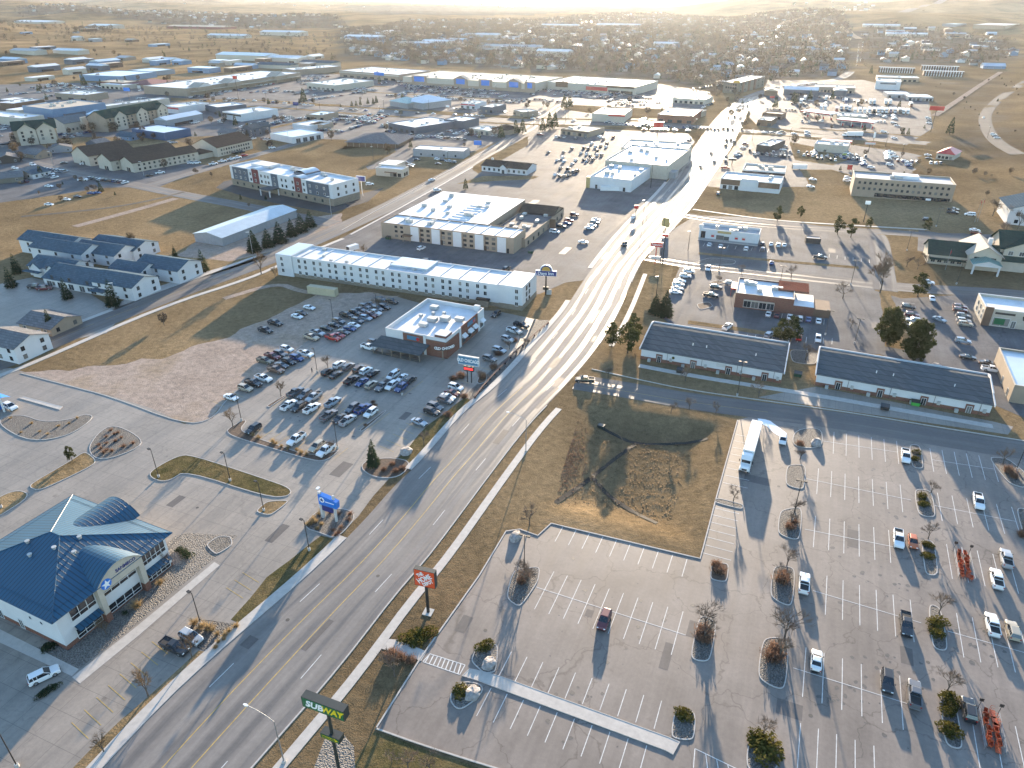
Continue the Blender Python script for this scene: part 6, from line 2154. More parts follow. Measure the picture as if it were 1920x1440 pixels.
for (fx, fy, a, c_, e) in ((.25, .82, 1.4, 1.0, 1.2), (.45, .48, 1.6, 1.1, 1.3), (.62, .55, 1.5, 1.2, 1.5), (.82, .62, 1.5, .9, 1.2), (.42, .3, 1.5, .8, 1.2), (.34, .66, .5, .5, .9), (.5, .7, .5, .5, 1.1), (.2, .55, .6, .6, .8)):
    b = MB(); x, y, z = B.L * fx, B.W * fy, B.h - 1.3; b.box(x - a, x + a, y - c_, y + c_, z + .25, z + e + .2); b.box(x - a * .7, x + a * .7, y - c_ * .7, y + c_ * .7, z + .006, z + .25); b.build('roof_unit', MATS['unit_metal'], B.rf)
B.box('roof_hatch', B.L * .86, B.L * .95, B.W - 1.5, B.W - .4, B.h - 1.2, B.h + 1.1, 'stucco_white', B.rf)
# ---- blue roofed bank
B = Bld('bank_building', 'white two storey office with bright blue seamed hip roof and star emblem', 'building', (97.5, 1169), (322.5, 998.5), (128.4, 932.5), 8.2)
ov = 1.1
L_, W_ = B.L - ov, B.W - ov
W_ = max(W_, 27)
B.box('wall', ov, L_, ov, W_, -.2, 8.0, 'stucco_white')
B.box('brick_base', ov - .05, L_ + .05, ov - .05, W_ + .05, -.2, 1.0, 'brick_red')
r0 = B.loc(108, 1000, 12.9); r1 = B.loc(85, 991.6, 12.9)
ry, rx0, rx1 = W_ * .5 + .5, L_ * .5, L_ * .5 + .5
rid = [(rx1, ry - 1.0), (rx1, ry + 1.6)]
zr, ze = 12.6, 8.2
cr = [(0, 0), (B.L, 0), (B.L, W_ + ov), (0, W_ + ov)]
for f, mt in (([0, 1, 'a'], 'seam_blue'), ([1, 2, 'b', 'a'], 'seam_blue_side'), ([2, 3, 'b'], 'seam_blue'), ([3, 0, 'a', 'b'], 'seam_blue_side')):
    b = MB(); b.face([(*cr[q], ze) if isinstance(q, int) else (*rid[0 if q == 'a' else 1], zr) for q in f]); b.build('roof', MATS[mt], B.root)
b = MB(); b.face([(*q, ze - .01) for q in cr[::-1]]); b.build('soffit', MATS['stucco_white'], B.root)
b = MB()
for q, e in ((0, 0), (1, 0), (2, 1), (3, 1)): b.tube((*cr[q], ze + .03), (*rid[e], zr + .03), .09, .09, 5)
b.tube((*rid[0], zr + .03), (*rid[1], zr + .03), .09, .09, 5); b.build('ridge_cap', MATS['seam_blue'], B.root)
b = MB()
for i in range(4):
    p0, p1 = Vector((*cr[i], 0)), Vector((*cr[(i + 1) % 4], 0)); b.tube((p0.x, p0.y, ze - .08), (p1.x, p1.y, ze - .08), .13, .13, 5)
    m0, m1 = p0.lerp(Vector((*rid[0], 0)), .12), p1.lerp(Vector((*rid[0], 0)), .12); zz = ze + (zr - ze) * .12; b.tube((m0.x, m0.y, zz + .12), (m1.x, m1.y, zz + .12), .04, .04, 4)
b.build('gutter', MATS['seam_blue'], B.root)
def barrel(x0, x1, y0, y1, z, rise, axis, mt, nm='barrel_roof'):
    """Vaulted dormer roof running back into the main slope."""
    b = MB(); n_ = 14; ring = []
    for k in range(n_ + 1):
        t = k / n_
        a = math.sin(math.pi * t) ** .85 * rise
        ring.append((t, a))
    for (t0, a0), (t1, a1) in zip(ring, ring[1:]):
        if axis == 'y': b.face([(x0 + (x1 - x0) * t0, y0, z + a0), (x0 + (x1 - x0) * t1, y0, z + a1), (x0 + (x1 - x0) * t1, y1, z + a1), (x0 + (x1 - x0) * t0, y1, z + a0)])
        else: b.face([(x0, y0 + (y1 - y0) * t0, z + a0), (x0, y0 + (y1 - y0) * t1, z + a1), (x1, y0 + (y1 - y0) * t1, z + a1), (x1, y0 + (y1 - y0) * t0, z + a0)])
    return b.build(nm, MATS[mt], B.root), ring
d0, d1 = L_ * .36, L_ * .73
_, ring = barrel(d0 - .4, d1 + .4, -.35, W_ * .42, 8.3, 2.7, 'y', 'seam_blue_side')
b = MB()
pts = [(d0 - .3 + (d1 - d0 + .6) * t, 8.3 + a * .985) for t, a in ring]
v = [(x, -.05, z) for x, z in pts]
b.face(v); b.box(d0 - .3, d1 + .3, -.05, ov - .01, 6.6, 8.3)
b.build('gable_front', MATS['stucco_cream'], B.root)
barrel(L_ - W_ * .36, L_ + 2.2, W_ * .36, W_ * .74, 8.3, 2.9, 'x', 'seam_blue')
yf = ov - .02
for x in (d0 - .3, d1 - .7): B.box('pier', x, x + 1.0, -.05, ov - .01, 1.9, 6.6, 'stucco_cream'); B.box('pier_base', x - .05, x + 1.05, -.1, ov - .01, -.2, 1.9, 'brick_red')
def glazing(side, a0, a1, z0, z1, cols, rows, off):
    b = MB(); w_ = a1 - a0
    b.box(0, w_, -.02, .04, 0, z1 - z0, 1)
    for k in range(cols + 1): x = w_ * k / cols; b.box(x - .05, x + .05, -.07, -.015, 0, z1 - z0, 0)
    for z in [0] + [(z1 - z0) * (.36 if rows == 2 else k / rows) for k in range(1, rows)] + [z1 - z0]: b.box(0, w_, -.065, -.015, z - .05, z + .05, 0)
    o = b.build('window', [MATS['frame_white'], MATS['glass']], B.root)
    if side == 'F': o.location = (a0, off, z0)
    else: o.location = (off, a0, z0); o.rotation_euler = (0, 0, rad(90))
    return o
for z0, z1 in ((.5, 2.7), (4.7, 7.2)):
    glazing('F', L_ * .14, d0 - .5, z0, z1, 3, 2, ov - .05)
    glazing('F', d0 + .9, d1 - .9, z0, z1 - .3, 4, 2, ov - .05)
    glazing('F', d1 + .6, L_ - .5, z0, z1, 5, 2, ov - .05)
for a0, a1 in ((L_ * .14, d0 - .5), (d1 + .6, L_ - .5)):
    b = MB(); b.add([(a0, ov - .03, 3.5), (a1, ov - .03, 3.5), (a1, -.3, 2.9), (a0, -.3, 2.9)], [(0, 1, 2, 3)]); b.build('awning', MATS['seam_blue'], B.root)
glazing('R', 3, 12, .5, 2.8, 5, 2, L_ + .03); glazing('R', 3, 12, 4.7, 7.2, 5, 2, L_ + .03)
for y, w_ in ((6, .6), (9, .6), (13, 1.1), (19, 1.3)): B.win('L', [y], .1 if w_ > 1 else 4.2, w_, 2.1 if w_ > 1 else .6, 'frame_white', -ov + .02, 'door' if w_ > 1 else 'window')
b = MB(); b.cyl((0, 0, 0), 1.05, .06, 28); o = b.build('emblem_disc', MATS['sign_blue'], B.root); o.location = (d0 + 1.6, -.1, 7.95)
star(B.root, (d0 + 1.6, 7.95), .98, -.18, MATS['sign_white'], 0, 0, 'emblem_star')
letter('SANMECO', .95, MATS['sign_navy'], B.root, ((d0 + d1) / 2 + 1.5, -.1, 8.9), bold=.02, sx=.95, roll=rad(-3))
for fx, fy in ((.34, .62), (.30, .58), (.22, .50)): pass
for x, y in ((rx1 - 2.4, ry - 2.5), (rx1 - 3.2, ry + 4.0), (rx1 + 1.6, ry - 4), (rx1 - 1.2, ry - 6.0), (rx1 - 5, ry + 1)):
    zz = zr - max(abs(x - rx1) / (L_ * .5) * (zr - ze), (abs(y - ry) - 1) / (W_ * .5) * (zr - ze))
    b = MB(); b.cyl((x, y, zz + .35), .28, .5, 12, 0, 'z'); b.cyl((x, y, zz + .65), .42, .14, 12, 0, 'z'); b.build('roof_vent', MATS['unit_metal'], B.root)
# ---- two long shingled shop buildings on the right
def shingled(label, fl, fr, bk):
    B = Bld('shop_building', label, 'building', fl, fr, bk, 3.9)
    B.box('wall', 0, B.L, 0, B.W, -.2, 3.7, 'stucco_white'); B.box('brick_base', -.04, B.L + .04, -.05, B.W + .04, -.2, 1.1, 'brick_red')
    b = MB(); o = .5; zc = 5.6
    b.add([(-o, -o, 3.75), (B.L + o, -o, 3.75), (B.L + o, B.W * .8, zc), (-o, B.W * .8, zc), (B.L + o, B.W + o, 4.8), (-o, B.W + o, 4.8), (-o, -o, 3.6), (B.L + o, -o, 3.6)], [(0, 1, 2, 3), (3, 2, 4, 5), (6, 7, 1, 0)])
    b.build('roof', MATS['shingle_slate'], B.root)
    for x in (-.62, B.L + .32):
        b = MB(); b.prism([(0, 0), (.3, 0), (.3, 1), (0, 1)], 0, .01)
        b = MB(); pr = [(-.6, 3.4), (-.6, 4.1), (B.W * .3, 4.75), (B.W * .3, 5.1), (B.W * .82, 6.05), (B.W * .9, 6.05), (B.W + .6, 5.3), (B.W + .6, 3.4)]
        v = [(x, y, z) for y, z in pr] + [(x + .3, y, z) for y, z in pr]; k = len(pr)
        b.add(v, [tuple(range(k)), tuple(range(k, 2 * k))[::-1]] + [(i, k + i, k + (i + 1) % k, (i + 1) % k) for i in range(k)])
        fix_normals(b.build('end_parapet', MATS['stucco_white'], B.root))
    b = MB(); b.box(-.3, B.L + .3, B.W + .5, B.W + .8, 3.4, 5.3); b.build('back_parapet', MATS['stucco_white'], B.root)
    n = 4
    for k in range(n):
        x = B.L * (k + .55) / n
        B.box('door_surround', x - 1.0, x + 1.0, -.2, -.052, -.1, 2.7, 'brick_red'); B.win('F', [x], 0, 1.1, 2.1, 'frame_white', .21, 'door')
        b = MB(); b.tube((x + 2.5, -.12, -.1), (x + 2.5, -.12, 3.6), .06, .06, 6); b.build('downpipe', MATS['frame_dark'], B.root)
        B.box('meter_box', x + 3.3, x + 4.1, -.35, -.06, .9, 2.0, 'unit_metal'); B.box('ac_unit', x - 3.4, x - 2.5, -1.3, -.4, 0, .9, 'unit_metal')
    for q in (.35, .45, .8):
        b = MB(); b.cyl((B.L * q, B.W * .35, 4.9), .12, .9, 8, 0, 'z'); b.build('vent_pipe', MATS['white_sheet'], B.root)
    return B
B = shingled('left one of two long white shop backs with slate shingle roof', (1203, 652), (1468, 697), (1222, 610))
B.box('wall_sign', B.L * .55, B.L * .62, -.14, -.052, 2.0, 3.1, 'sign_pale'); b = MB(); b.cyl((B.L * .24, -.1, 2.3), .45, .06, 16); b.build('wreath', MATS['juniper_olive'], B.root)
shingled('right one of two long white shop backs with slate shingle roof', (1533, 700), (1862, 758), (1548, 660))
# ---- brick diner
B = Bld('brick_diner', 'brown brick diner with flat white roof and red corner canopy', 'building', (1380, 549), (1490, 562), (1393, 521), 5.6)
B.shell('brick_red', 'roof_white', .5, cap='stucco_cream'); B.units(7, 41, sz=1.2)
B.win('F', lin(B.L * .22, B.L * .62, 4), .6, 2.4, 2.4, 'frame_white', .01); B.box('awning', B.L * .15, B.L * .68, -.8, -.01, 3.2, 3.5, 'stucco_cream')
B.box('annex', B.L + .01, B.L + 7, 0, B.W * .75, -.2, 3.4, 'brick_red'); B.box('annex_roof', B.L + .05, B.L + 6.9, .1, B.W * .74, 3.4, 3.45, 'roof_white'); B.box('yard_wall', B.L + 7.02, B.L + 12.5, .2, B.W * .6, -.2, 2.9, 'wall_brown')
B.box('back_block', B.L * .72, B.L + 5, B.W * .5, B.W + 1, 5.2, 5.9, 'brick_red'); B.box('red_canopy', -2.2, -.02, B.W * .6, B.W + .4, 2.8, 3.5, 'sign_red')
for y in (B.W * .65, B.W + .2): B.box('canopy_post', -2.1, -1.95, y - .08, y + .08, -.2, 2.8, 'sign_red')
# ---- white fast food
B = Bld('fast_food', 'small flat white fast food building with posters on its front', 'building', (1312, 428), (1424, 440), (1324, 418), 5.2)
B.shell('stucco_white', 'roof_grey', .9, cap='stucco_white'); B.box('base_band', -.05, B.L + .05, -.06, B.W + .05, -.2, .9, 'wall_grey'); B.units(5, 42, sz=1.1)
B.win('F', [B.L * .07], 1.0, 1.9, 3.0, 'frame_dark', .01); B.win('F', [B.L * .36], 1.0, 3.2, 1.8, 'frame_dark', .01); B.win('F', [B.L * .47], .1, 2.2, 2.4, 'frame_dark', .01, 'door')
for q in (.2, .6, .72): B.box('poster', B.L * q, B.L * q + 1.9, -.1, -.01, 1.6, 3.4, 'sign_pale'); B.box('poster_print', B.L * q + .3, B.L * q + 1.6, -.14, -.102, 1.8, 2.7, 'sign_red')
B.box('sign_band', B.L * .31, B.L * .54, -.5, -.01, 4.0, 4.9, 'sign_tan'); B.box('front_step', -.1, B.L + .1, -1.3, -.07, -.1, .15, 'walk')
b = MB(); b.box(-.5, 1.4, 1, 2.4, 5.2, 6.6); b.build('corner_tower', MATS['stucco_white'], B.root)
B = Bld('menu_shelter', 'low flat bin enclosure beside the fast food lot', 'shelter', (1512, 446), (1540, 448), (1515, 442), 2.6); B.shell('wall_dark', 'roof_grey', .2)
# ---- brown office
B = Bld('office_block', 'wide brown three storey office with rows of small square windows', 'building', (1603, 333), (1793, 347), (1608, 320), 10.2)
B.shell('stucco_tan', 'roof_grey', .7, cap='stucco_cream')
for z in (4.1, 7.2): B.win('F', lin(3, B.L - 3, 17), z, 1.1, 1.2, 'frame_dark', .01)
B.box('dark_band', 12, B.L - 1, -.1, -.01, .6, 2.6, 'glass'); B.box('white_notice', B.L * .75, B.L * .80, -.2, -.11, .8, 1.9, 'white_sheet')
B.box('roof_screen', B.L * .4, B.L * .66, B.W * .45, B.W * .8, 9.5, 11.3, 'roof_white', B.rf); B.units(5, 43, .38, .5, .3, .5, 9.5, 1.2)
# ---- motel office with brown gable
B = Bld('motel_office', 'small white building with brown gabled roof and lawn', 'building', (903, 310), (988, 318), (912, 300), 3.6)
B.box('wall', 0, B.L, 0, B.W, -.2, 3.6, 'stucco_white'); B.gable('shingle_brown', 0, B.L, 0, B.W, 3.6, 2.3, 'x', .6, .15, 'stucco_white')
B.win('F', lin(2, B.L - 2, 9), .9, 1.3, 1.5, 'frame_dark', .01); B.gable('shingle_brown', B.L * .42, B.L * .58, -1.6, B.W * .4, 3.65, 2.0, 'y', .4, .12, 'stucco_white'); B.box('porch', B.L * .43, B.L * .57, -1.5, -.01, -.2, 3.6, 'stucco_white'); B.win('F', [B.L * .5], 0, 1.6, 2.2, 'frame_dark', 1.51, 'door')
B.box('chimney', B.L * .1, B.L * .1 + 1.2, B.W * .5, B.W * .5 + 1.2, 4.6, 7.0, 'stucco_white', B.rf)
# ---- red, slate and white hotel
B = Bld('hotel', 'four storey hotel with slate, white and red panels and dark parking forecourt', 'building', (430, 310), (622, 347), (655, 331), 11.5)
B.shell('stucco_white', 'roof_white', .7, cap='stucco_white'); B.box('stone_base', -.05, B.L + .05, -.08, B.W + .05, -.2, 4.0, 'stone_tan')
for a, b_, mt, hh in ((.03, .19, 'wall_slate', 11.2), (.235, .30, 'wall_red', 12.0), (.43, .49, 'wall_slate', 11.3), (.655, .72, 'wall_red', 12.0), (.77, .97, 'wall_slate', 11.2)):
    B.box('colour_panel', B.L * a, B.L * b_, -.32, -.01, 4.02, hh, mt)
    if mt == 'wall_red':
        b = MB(); n_ = 8
        for k in range(n_):
            t0, t1 = k / n_, (k + 1) / n_
            q = lambda t: (B.L * (a - .005) + B.L * (b_ - a + .01) * t, 12.0 + math.sin(math.pi * t) * .9)
            b.add([(q(t)[0], y, q(t)[1]) for t in (t0, t1) for y in (-.5, 5)], [(0, 2, 3, 1)]); b.add([(q(t0)[0], -.33, 12.0), (q(t1)[0], -.33, 12.0), (q(t1)[0], -.33, q(t1)[1]), (q(t0)[0], -.33, q(t0)[1])], [(0, 1, 2, 3)])
        b.build('arched_roof', MATS['roof_steel'], B.root)
for z in (5.0, 8.2):
    B.win('F', [B.L * q for q in (.06, .11, .16, .268, .46, .688, .80, .865, .93)], z, 1.2, 1.4, 'frame_white', .33); B.win('F', [B.L * q for q in (.215, .325, .365, .395, .53, .57, .635, .74)], z, 1.2, 1.4, 'frame_dark', .01)
    B.win('R', lin(4, B.W - 4, 3), z, 1.2, 1.4, 'frame_dark', .01)
B.win('F', [B.L * q for q in (.06, .13, .22, .28, .55, .62, .68, .75, .83, .9)], 1.2, 1.3, 1.4, 'frame_dark', .09)
B.box('porch_roof', B.L * .40, B.L * .50, -7.5, -.4, 3.6, 4.2, 'roof_dark')
for x in (.405, .495):
    for y in (-7.2, -1): B.box('porch_post', B.L * x - .25, B.L * x + .25, y - .25, y + .25, -.2, 3.6, 'stucco_white')
B.units(10, 51, sz=1.2); B.box('roof_block', B.L * .1, B.L * .28, B.W * .45, B.W * .9, 10.9, 12.3, 'stucco_white', B.rf)
b = MB()
for k in range(8):
    t0, t1 = k / 8, (k + 1) / 8
    b.add([(B.L * (.54 + .14 * t), y, 11 + 2.6 * math.sin(math.pi * t) ** .8) for t in (t0, t1) for y in (B.W * .4, B.W * .95)], [(0, 2, 3, 1)])
b.build('barrel_roof', MATS['roof_steel'], B.root); B.box('barrel_wall', B.L * .55, B.L * .67, B.W * .41, B.W * .94, 10.8, 12.4, 'wall_slate')
B = Bld('diner_block', 'small beige corner diner with flat white roof by the slanting street', 'building', (704, 314), (754, 318), (760, 312), 5); B.shell('stucco_cream', 'roof_white', .6, cap='stucco_white'); B.box('back_wing', -3, B.L * .5, B.W + .02, B.W + 14, -.2, 5.2, 'stucco_cream'); B.box('back_wing_roof', -2.7, B.L * .5 - .3, B.W + .3, B.W + 13.7, 5.2, 5.25, 'roof_white'); B.box('awning', B.L * .35, B.L * .8, -1.2, -.01, 2.6, 3, 'wall_brown'); B.win('F', [B.L * .6, B.L * .72, B.L * .88], .3, 2.2, 2.0, 'frame_dark', .01); B.win('R', [3, 6], .5, 2, 2, 'frame_dark', .01)
B = Bld('metal_building', 'low grey metal building with pale roof by the slanting street', 'building', (774, 279), (869, 284), (783, 272), 5); B.shell('wall_grey', 'roof_white', .2, cap='wall_slate'); B.win('F', lin(6, B.L - 6, 4), 1, 1, 1.2, 'frame_dark', .01); B.units(1, 61)
# ---- white store complex
def store(label, fl, fr, bk, h, wall, roof, n, seed, **k):
    B = Bld('store', label, 'building', fl, fr, bk, h, **k)
    B.shell(wall, roof, .6, cap='stucco_white'); B.units(n, seed, sz=1.3); B.vents(10, seed + 1)
    return B
B = store('white roofed store wing nearest the sunlit road', (1107, 330), (1184, 338), (1137, 300), 7, 'stucco_white', 'roof_white', 6, 71); B.box('entrance_frame', -2.4, -.02, -.3, 3.5, -.2, 6.4, 'sign_tan'); B.win('F', lin(4, B.L - 4, 3), .2, 1.2, 2.1, 'frame_dark', .01, 'door')
B = store('large white roofed store behind the nearest white wing', (1135, 300), (1253, 311), (1175, 270), 8.5, 'stucco_cream', 'roof_white', 8, 72); B.box('loading_bay', B.L + .01, B.L + 4, 4, 12, -.2, 4, 'wall_grey')
B = store('farther white store part along the bright road', (1165, 276), (1287, 284), (1195, 262), 7.5, 'stucco_cream', 'roof_white', 6, 73)
# ---- twin shops right of the road
B = store('pale steel roofed shop with scalloped front right of the road', (1352, 334), (1464, 344), (1473, 331), 6, 'stucco_white', 'roof_steel', 2, 74); B.box('brown_panel', .3, B.L * .33, -.25, -.01, 2.6, 5.6, 'wall_brown'); B.box('brown_panel', B.L * .64, B.L - .3, -.25, -.01, 2.6, 5.6, 'wall_brown'); B.box('arched_front', B.L * .34, B.L * .63, -.4, -.01, -.2, 6.9, 'stucco_white'); B.win('F', lin(B.L * .08, B.L * .28, 3), .2, 2, 2, 'frame_dark', .01)
B = store('dark banded shop behind the scalloped front shop', (1393, 317), (1472, 323), (1400, 306), 6.5, 'stucco_white', 'roof_tan', 3, 75); B.box('dark_band', -.2, B.L + .2, -.4, -.01, 2.8, 5.6, 'wall_dark')
B = store('little bank with dark walls at the far crossroads', (1419, 271), (1444, 274), (1452, 260), 5, 'wall_dark', 'roof_white', 2, 76)
B = store('two tone white shop with red rear canopy by the cross street', (1528, 269), (1590, 274), (1592, 267), 5.5, 'stucco_cream', 'roof_white', 4, 77); B.box('red_canopy', 2, B.L + 1, B.W + 3, B.W + 11, 4.6, 5.3, 'sign_red')
for x in (3, B.L * .5, B.L): B.box('canopy_post', x - .2, x + .2, B.W + 6.8, B.W + 7.2, -.2, 4.6, 'frame_white')
B = Bld('red_roof_restaurant', 'small restaurant with peaked red roof beside a curved driveway', 'building', (1757, 287), (1790, 291), (1762, 279), 4); B.box('wall', 0, B.L, 0, B.W, -.2, 4, 'stucco_cream'); B.hip('sign_red', 0, B.L, 0, B.W, 4, 3.2); B.win('F', lin(2, B.L - 2, 4), .8, 1.6, 1.6, 'frame_dark', .01)
# canopies of the truck stop
def canopy(label, fl, fr, bk, h):
    B = Bld('fuel_canopy', label, 'canopy', fl, fr, bk, h)
    B.box('roof', 0, B.L, 0, B.W, h - .9, h, 'roof_white'); B.box('red_band', -.08, B.L + .08, -.08, -.01, h - .85, h - .1, 'sign_red')
    for x in lin(3, B.L - 3, 4):
        B.box('post', x - .25, x + .25, B.W * .5 - .25, B.W * .5 + .25, -.2, h - .92, 'frame_white'); B.box('pump', x + .8, x + 1.6, B.W * .5 - .4, B.W * .5 + .4, 0, 1.9, 'sign_red')
canopy('left red edged fuel canopy of the truck stop', (1500, 207), (1556, 214), (1510, 203), 6)
canopy('right red edged fuel canopy of the truck stop', (1568, 223), (1638, 230), (1575, 219), 6)
B = store('small truck stop shop between the two fuel canopies', (1571, 217), (1628, 219), (1578, 210), 5, 'stucco_cream', 'roof_grey', 3, 78)
# ---- green roofed inn and its right wing
B = Bld('inn', 'inn with dark green roofs, tan cross gable and teal entrance canopy', 'building', (1743, 474), (1800, 481), (1745, 446), 4.6, ang=-20)
B.L, B.W = 36, 13
B.box('wall', 0, B.L, 0, B.W, -.2, 4.6, 'stucco_cream'); B.gable('shingle_green', 0, B.L, 0, B.W, 4.6, 4.0, 'x', .7, .15, 'stucco_cream'); B.box('lower_eave', .3, 14, -2.6, -.01, 2.6, 2.9, 'shingle_green')
xm = B.L * .56
B.box('cross_wall', xm - 6, xm + 6, -2.5, B.W + 4, -.2, 6.4, 'stucco_cream'); B.gable('roof_tan', xm - 6, xm + 6, -2.5, B.W + 4, 6.4, 3.6, 'y', .8, .2, 'stucco_cream')
B.box('arch_window', xm - 4, xm + 4, -2.62, -2.51, 2.2, 5.6, 'glass'); B.box('canopy_wall', xm - 5, xm + 5, -9, -2.6, 3.6, 4.4, 'stucco_white')
B.gable('seam_teal', xm - 5, xm + 5, -9, -2.7, 4.45, 1.6, 'y', .4, .12, 'stucco_white')
for x in (xm - 4.6, xm + 4.6): B.box('column', x - .3, x + .3, -8.8, -8.2, -.2, 3.6, 'stucco_white')
B.win('F', lin(2, 12, 5), .9, 1.6, 1.8, 'frame_white', .01); B.box('chimney', xm + 1.5, xm + 3, 6, 7.5, 8, 11.4, 'stucco_white')
for x in (2, 10):
    b = MB(); b.cyl((x + 3, B.W + .8, 5.4), 1.1, 5, 14, 0, 'x'); b.build('rear_dormer', MATS['roof_white'], B.root)
B = Bld('inn_wing', 'three storey cream guest wing with green roof at the right edge', 'building', (1878, 464), None, None, 8.8, ang=-20, L=40, Wd=17)
B.box('wall', 0, B.L, 0, B.W, -.2, 8.8, 'stucco_cream'); B.gable('shingle_green', 0, B.L, 0, B.W, 8.8, 5.2, 'x', .8, .15, 'stucco_cream'); B.gable('shingle_green', 1, 14, -1.6, B.W * .5, 8.85, 3.2, 'y', .6, .15, 'stucco_cream'); B.box('bay', 1, 14, -1.5, -.01, -.2, 8.8, 'stucco_cream')
for z in (.8, 3.6, 6.3): B.win('F', [3.5, 7.5, 11.5], z, 1.7, 1.7, 'frame_white', 1.51); B.win('F', [18, 22, 26], z, 1.7, 1.7, 'frame_white', .01); B.win('L', [4, 12], z, 1.2, 1.6, 'frame_white', .01)
B = Bld('chapel_roofed_hotel', 'pale hotel with navy roof half hidden at the right edge', 'building', (1895, 392), None, None, 8, ang=-20, L=30, Wd=22); B.box('wall', 0, B.L, 0, B.W, -.2, 8, 'stucco_white'); B.gable('shingle_blue', 0, B.L, 0, B.W, 8, 5, 'y', .8, .15, 'stucco_white'); B.win('F', lin(4, 26, 5), 1, 1.5, 1.6, 'frame_dark', .01); B.win('F', lin(4, 26, 5), 4.6, 1.5, 1.6, 'frame_dark', .01)
# ---- shop with hexagon emblem
B = Bld('shop', 'cream and brown shop with black hexagon R emblem at the right edge', 'building', (1850, 578), None, None, 6.2, ang=-20.5, L=42, Wd=15)
B.shell('stucco_cream', 'roof_white', .9, cap='stucco_white')
for x in (0, 15.5, 31): B.box('stone_pier', x - .3, x + 2.2, -.5, -.01, -.2, 6.9, 'wall_brown')
B.box('dark_sign', 3, 9, -.2, -.01, 4.6, 5.3, 'wall_dark'); B.win('F', [5.5, 21, 26], .4, 5, 2.9, 'frame_white', .01); B.win('F', [9.3], .1, 1.3, 2.5, 'frame_white', .01, 'door')
B.box('window_display', 3.4, 6.6, -.12, -.09, .9, 3.1, 'sign_green')
b = MB(); b.tube((0, -.15, 0), (0, -.02, 0), 1.35, 1.35, 6); o = b.build('hexagon_emblem', MATS['black_sheet'], B.root); o.location = (12.6, 0, 4.3); letter('R', 1.7, MATS['sign_white'], B.root, (12.6, -.2, 4.3), bold=.03)
for z in (1.2, 3.4): B.win('L', [3, 7, 11], z, 1.6, 1.6, 'frame_white', .01)
B.vents(6, 81)
B = Bld('shop', 'pale tan building corner cut off at the right below the long shops', 'building', (1903, 722), None, None, 5.5, ang=-22.5, L=20, Wd=26); B.shell('stucco_tan', 'roof_steel', .5, cap='stucco_cream'); B.win('L', [4, 12], .2, 1.2, 2.1, 'frame_white', .01, 'door')
# ---- blue roofed white housing blocks
def house(name, label, fl, fr, bk, h, rise, wall, roof, axis='x', nw=4, storeys=2, cat='house', group=None, **k):
    B = Bld(name, label, cat, fl, fr, bk, h, group=group, **k)
    B.box('wall', 0, B.L, 0, B.W, -.4, h, wall)
    B.gable(roof, 0, B.L, 0, B.W, h, rise, axis, .5, .15, wall)
    for s_ in range(storeys):
        z = .9 + s_ * 2.7
        if nw: B.win('F', lin(B.L * .18, B.L * .82, nw), z, 1.1, 1.3, 'frame_dark' if wall == 'stucco_white' else 'frame_white', .01); B.win('R', lin(B.W * .22, B.W * .78, max(2, nw - 1)), z, 1.1, 1.3, 'frame_dark', .01)
    return B
# each block: ridge runs away to upper right; gable end faces the road on the right
HB = dict(wall='stucco_white', roof='shingle_blue')
def blue_house(label, fl, L, Wd, h=5.4, rise=2.4, ang=-21):
    B = house('apartment_house', label, fl, None, None, h, rise, ang=ang, L=L, Wd=Wd, cat='house', nw=3, **HB)
    return B
blue_house('blue roofed white house nearest the street with a porch', (171, 527), 20, 13).box('porch_roof', 1, 8, -3, -.02, 2.6, 2.9, 'shingle_blue')
blue_house('blue roofed white house with gable end beside the dirt yard', (252, 496), 22, 13)
blue_house('small linking blue roofed house between the two gabled ends', (205, 502), 16, 10, 5, 2)
B = blue_house('broad low blue roofed garage house with white doors', (80, 520), 29, 16, 3.4, 3.4); B.win('F', lin(3, 26, 5), .1, 2.6, 2.3, 'door_white', .02, 'garage_door')
B = blue_house('blue roofed house with two dormers and a porch by two spruces', (52, 497), 22, 12, 4.2, 2.6)
for x in (3, 12): B.gable('shingle_blue', x, x + 5, -1.2, 6, 4.25, 2, 'y', .4, .12, 'stucco_white'); B.box('dormer_wall', x, x + 5, -1.1, -.01, -.3, 4.2, 'stucco_white')
B.box('porch_roof', 0, 9, -3.2, -1.25, 2.6, 2.85, 'shingle_blue')
blue_house('mid row blue roofed house with a gabled bay behind the garages', (134, 468), 24, 13, 5, 2.6)
blue_house('blue roofed long house behind the garages toward the field', (165, 458), 26, 14, 4.6, 2.4)
blue_house('tall blue roofed house facing the grey lot', (55, 462), 30, 12, 5.8, 2.4)
blue_house('rearmost blue roofed house nearest the dry field', (34, 448), 30, 12, 6, 2.4)
B = house('house', 'low grey roofed house behind the white block wall', (34, 605), None, None, 2.8, 2, 'stucco_tan', 'shingle_grey', ang=-21, L=15, Wd=12, nw=2, storeys=1)
B = house('apartment_house', 'white two storey house cut off at the left edge by the street', (-38, 640), None, None, 5.4, 2.2, 'stucco_white', 'shingle_grey', ang=-21, L=15, Wd=12, nw=3)
# stepped white block wall along the street
p0, p1 = P(-25, 668), P(128, 608)
root = tag(empty('retaining_wall', (p0.x, p0.y, 0), math.atan2(p1.y - p0.y, p1.x - p0.x)), 'stepped white block wall along the street at the left edge', 'wall')
Lw = (p1 - p0).length
for k in range(5):
    b = MB(); b.box(Lw * k / 5, Lw * (k + 1) / 5 - .01, -.2, .2, -.2, 1.9 + .15 * (k % 2) - .08 * k); b.box(Lw * k / 5, Lw * (k + 1) / 5 - .01, -.26, .26, 1.9 + .15 * (k % 2) - .08 * k, 2.0 + .15 * (k % 2) - .08 * k); b.build('wall_panel', MATS['stucco_white'], root)
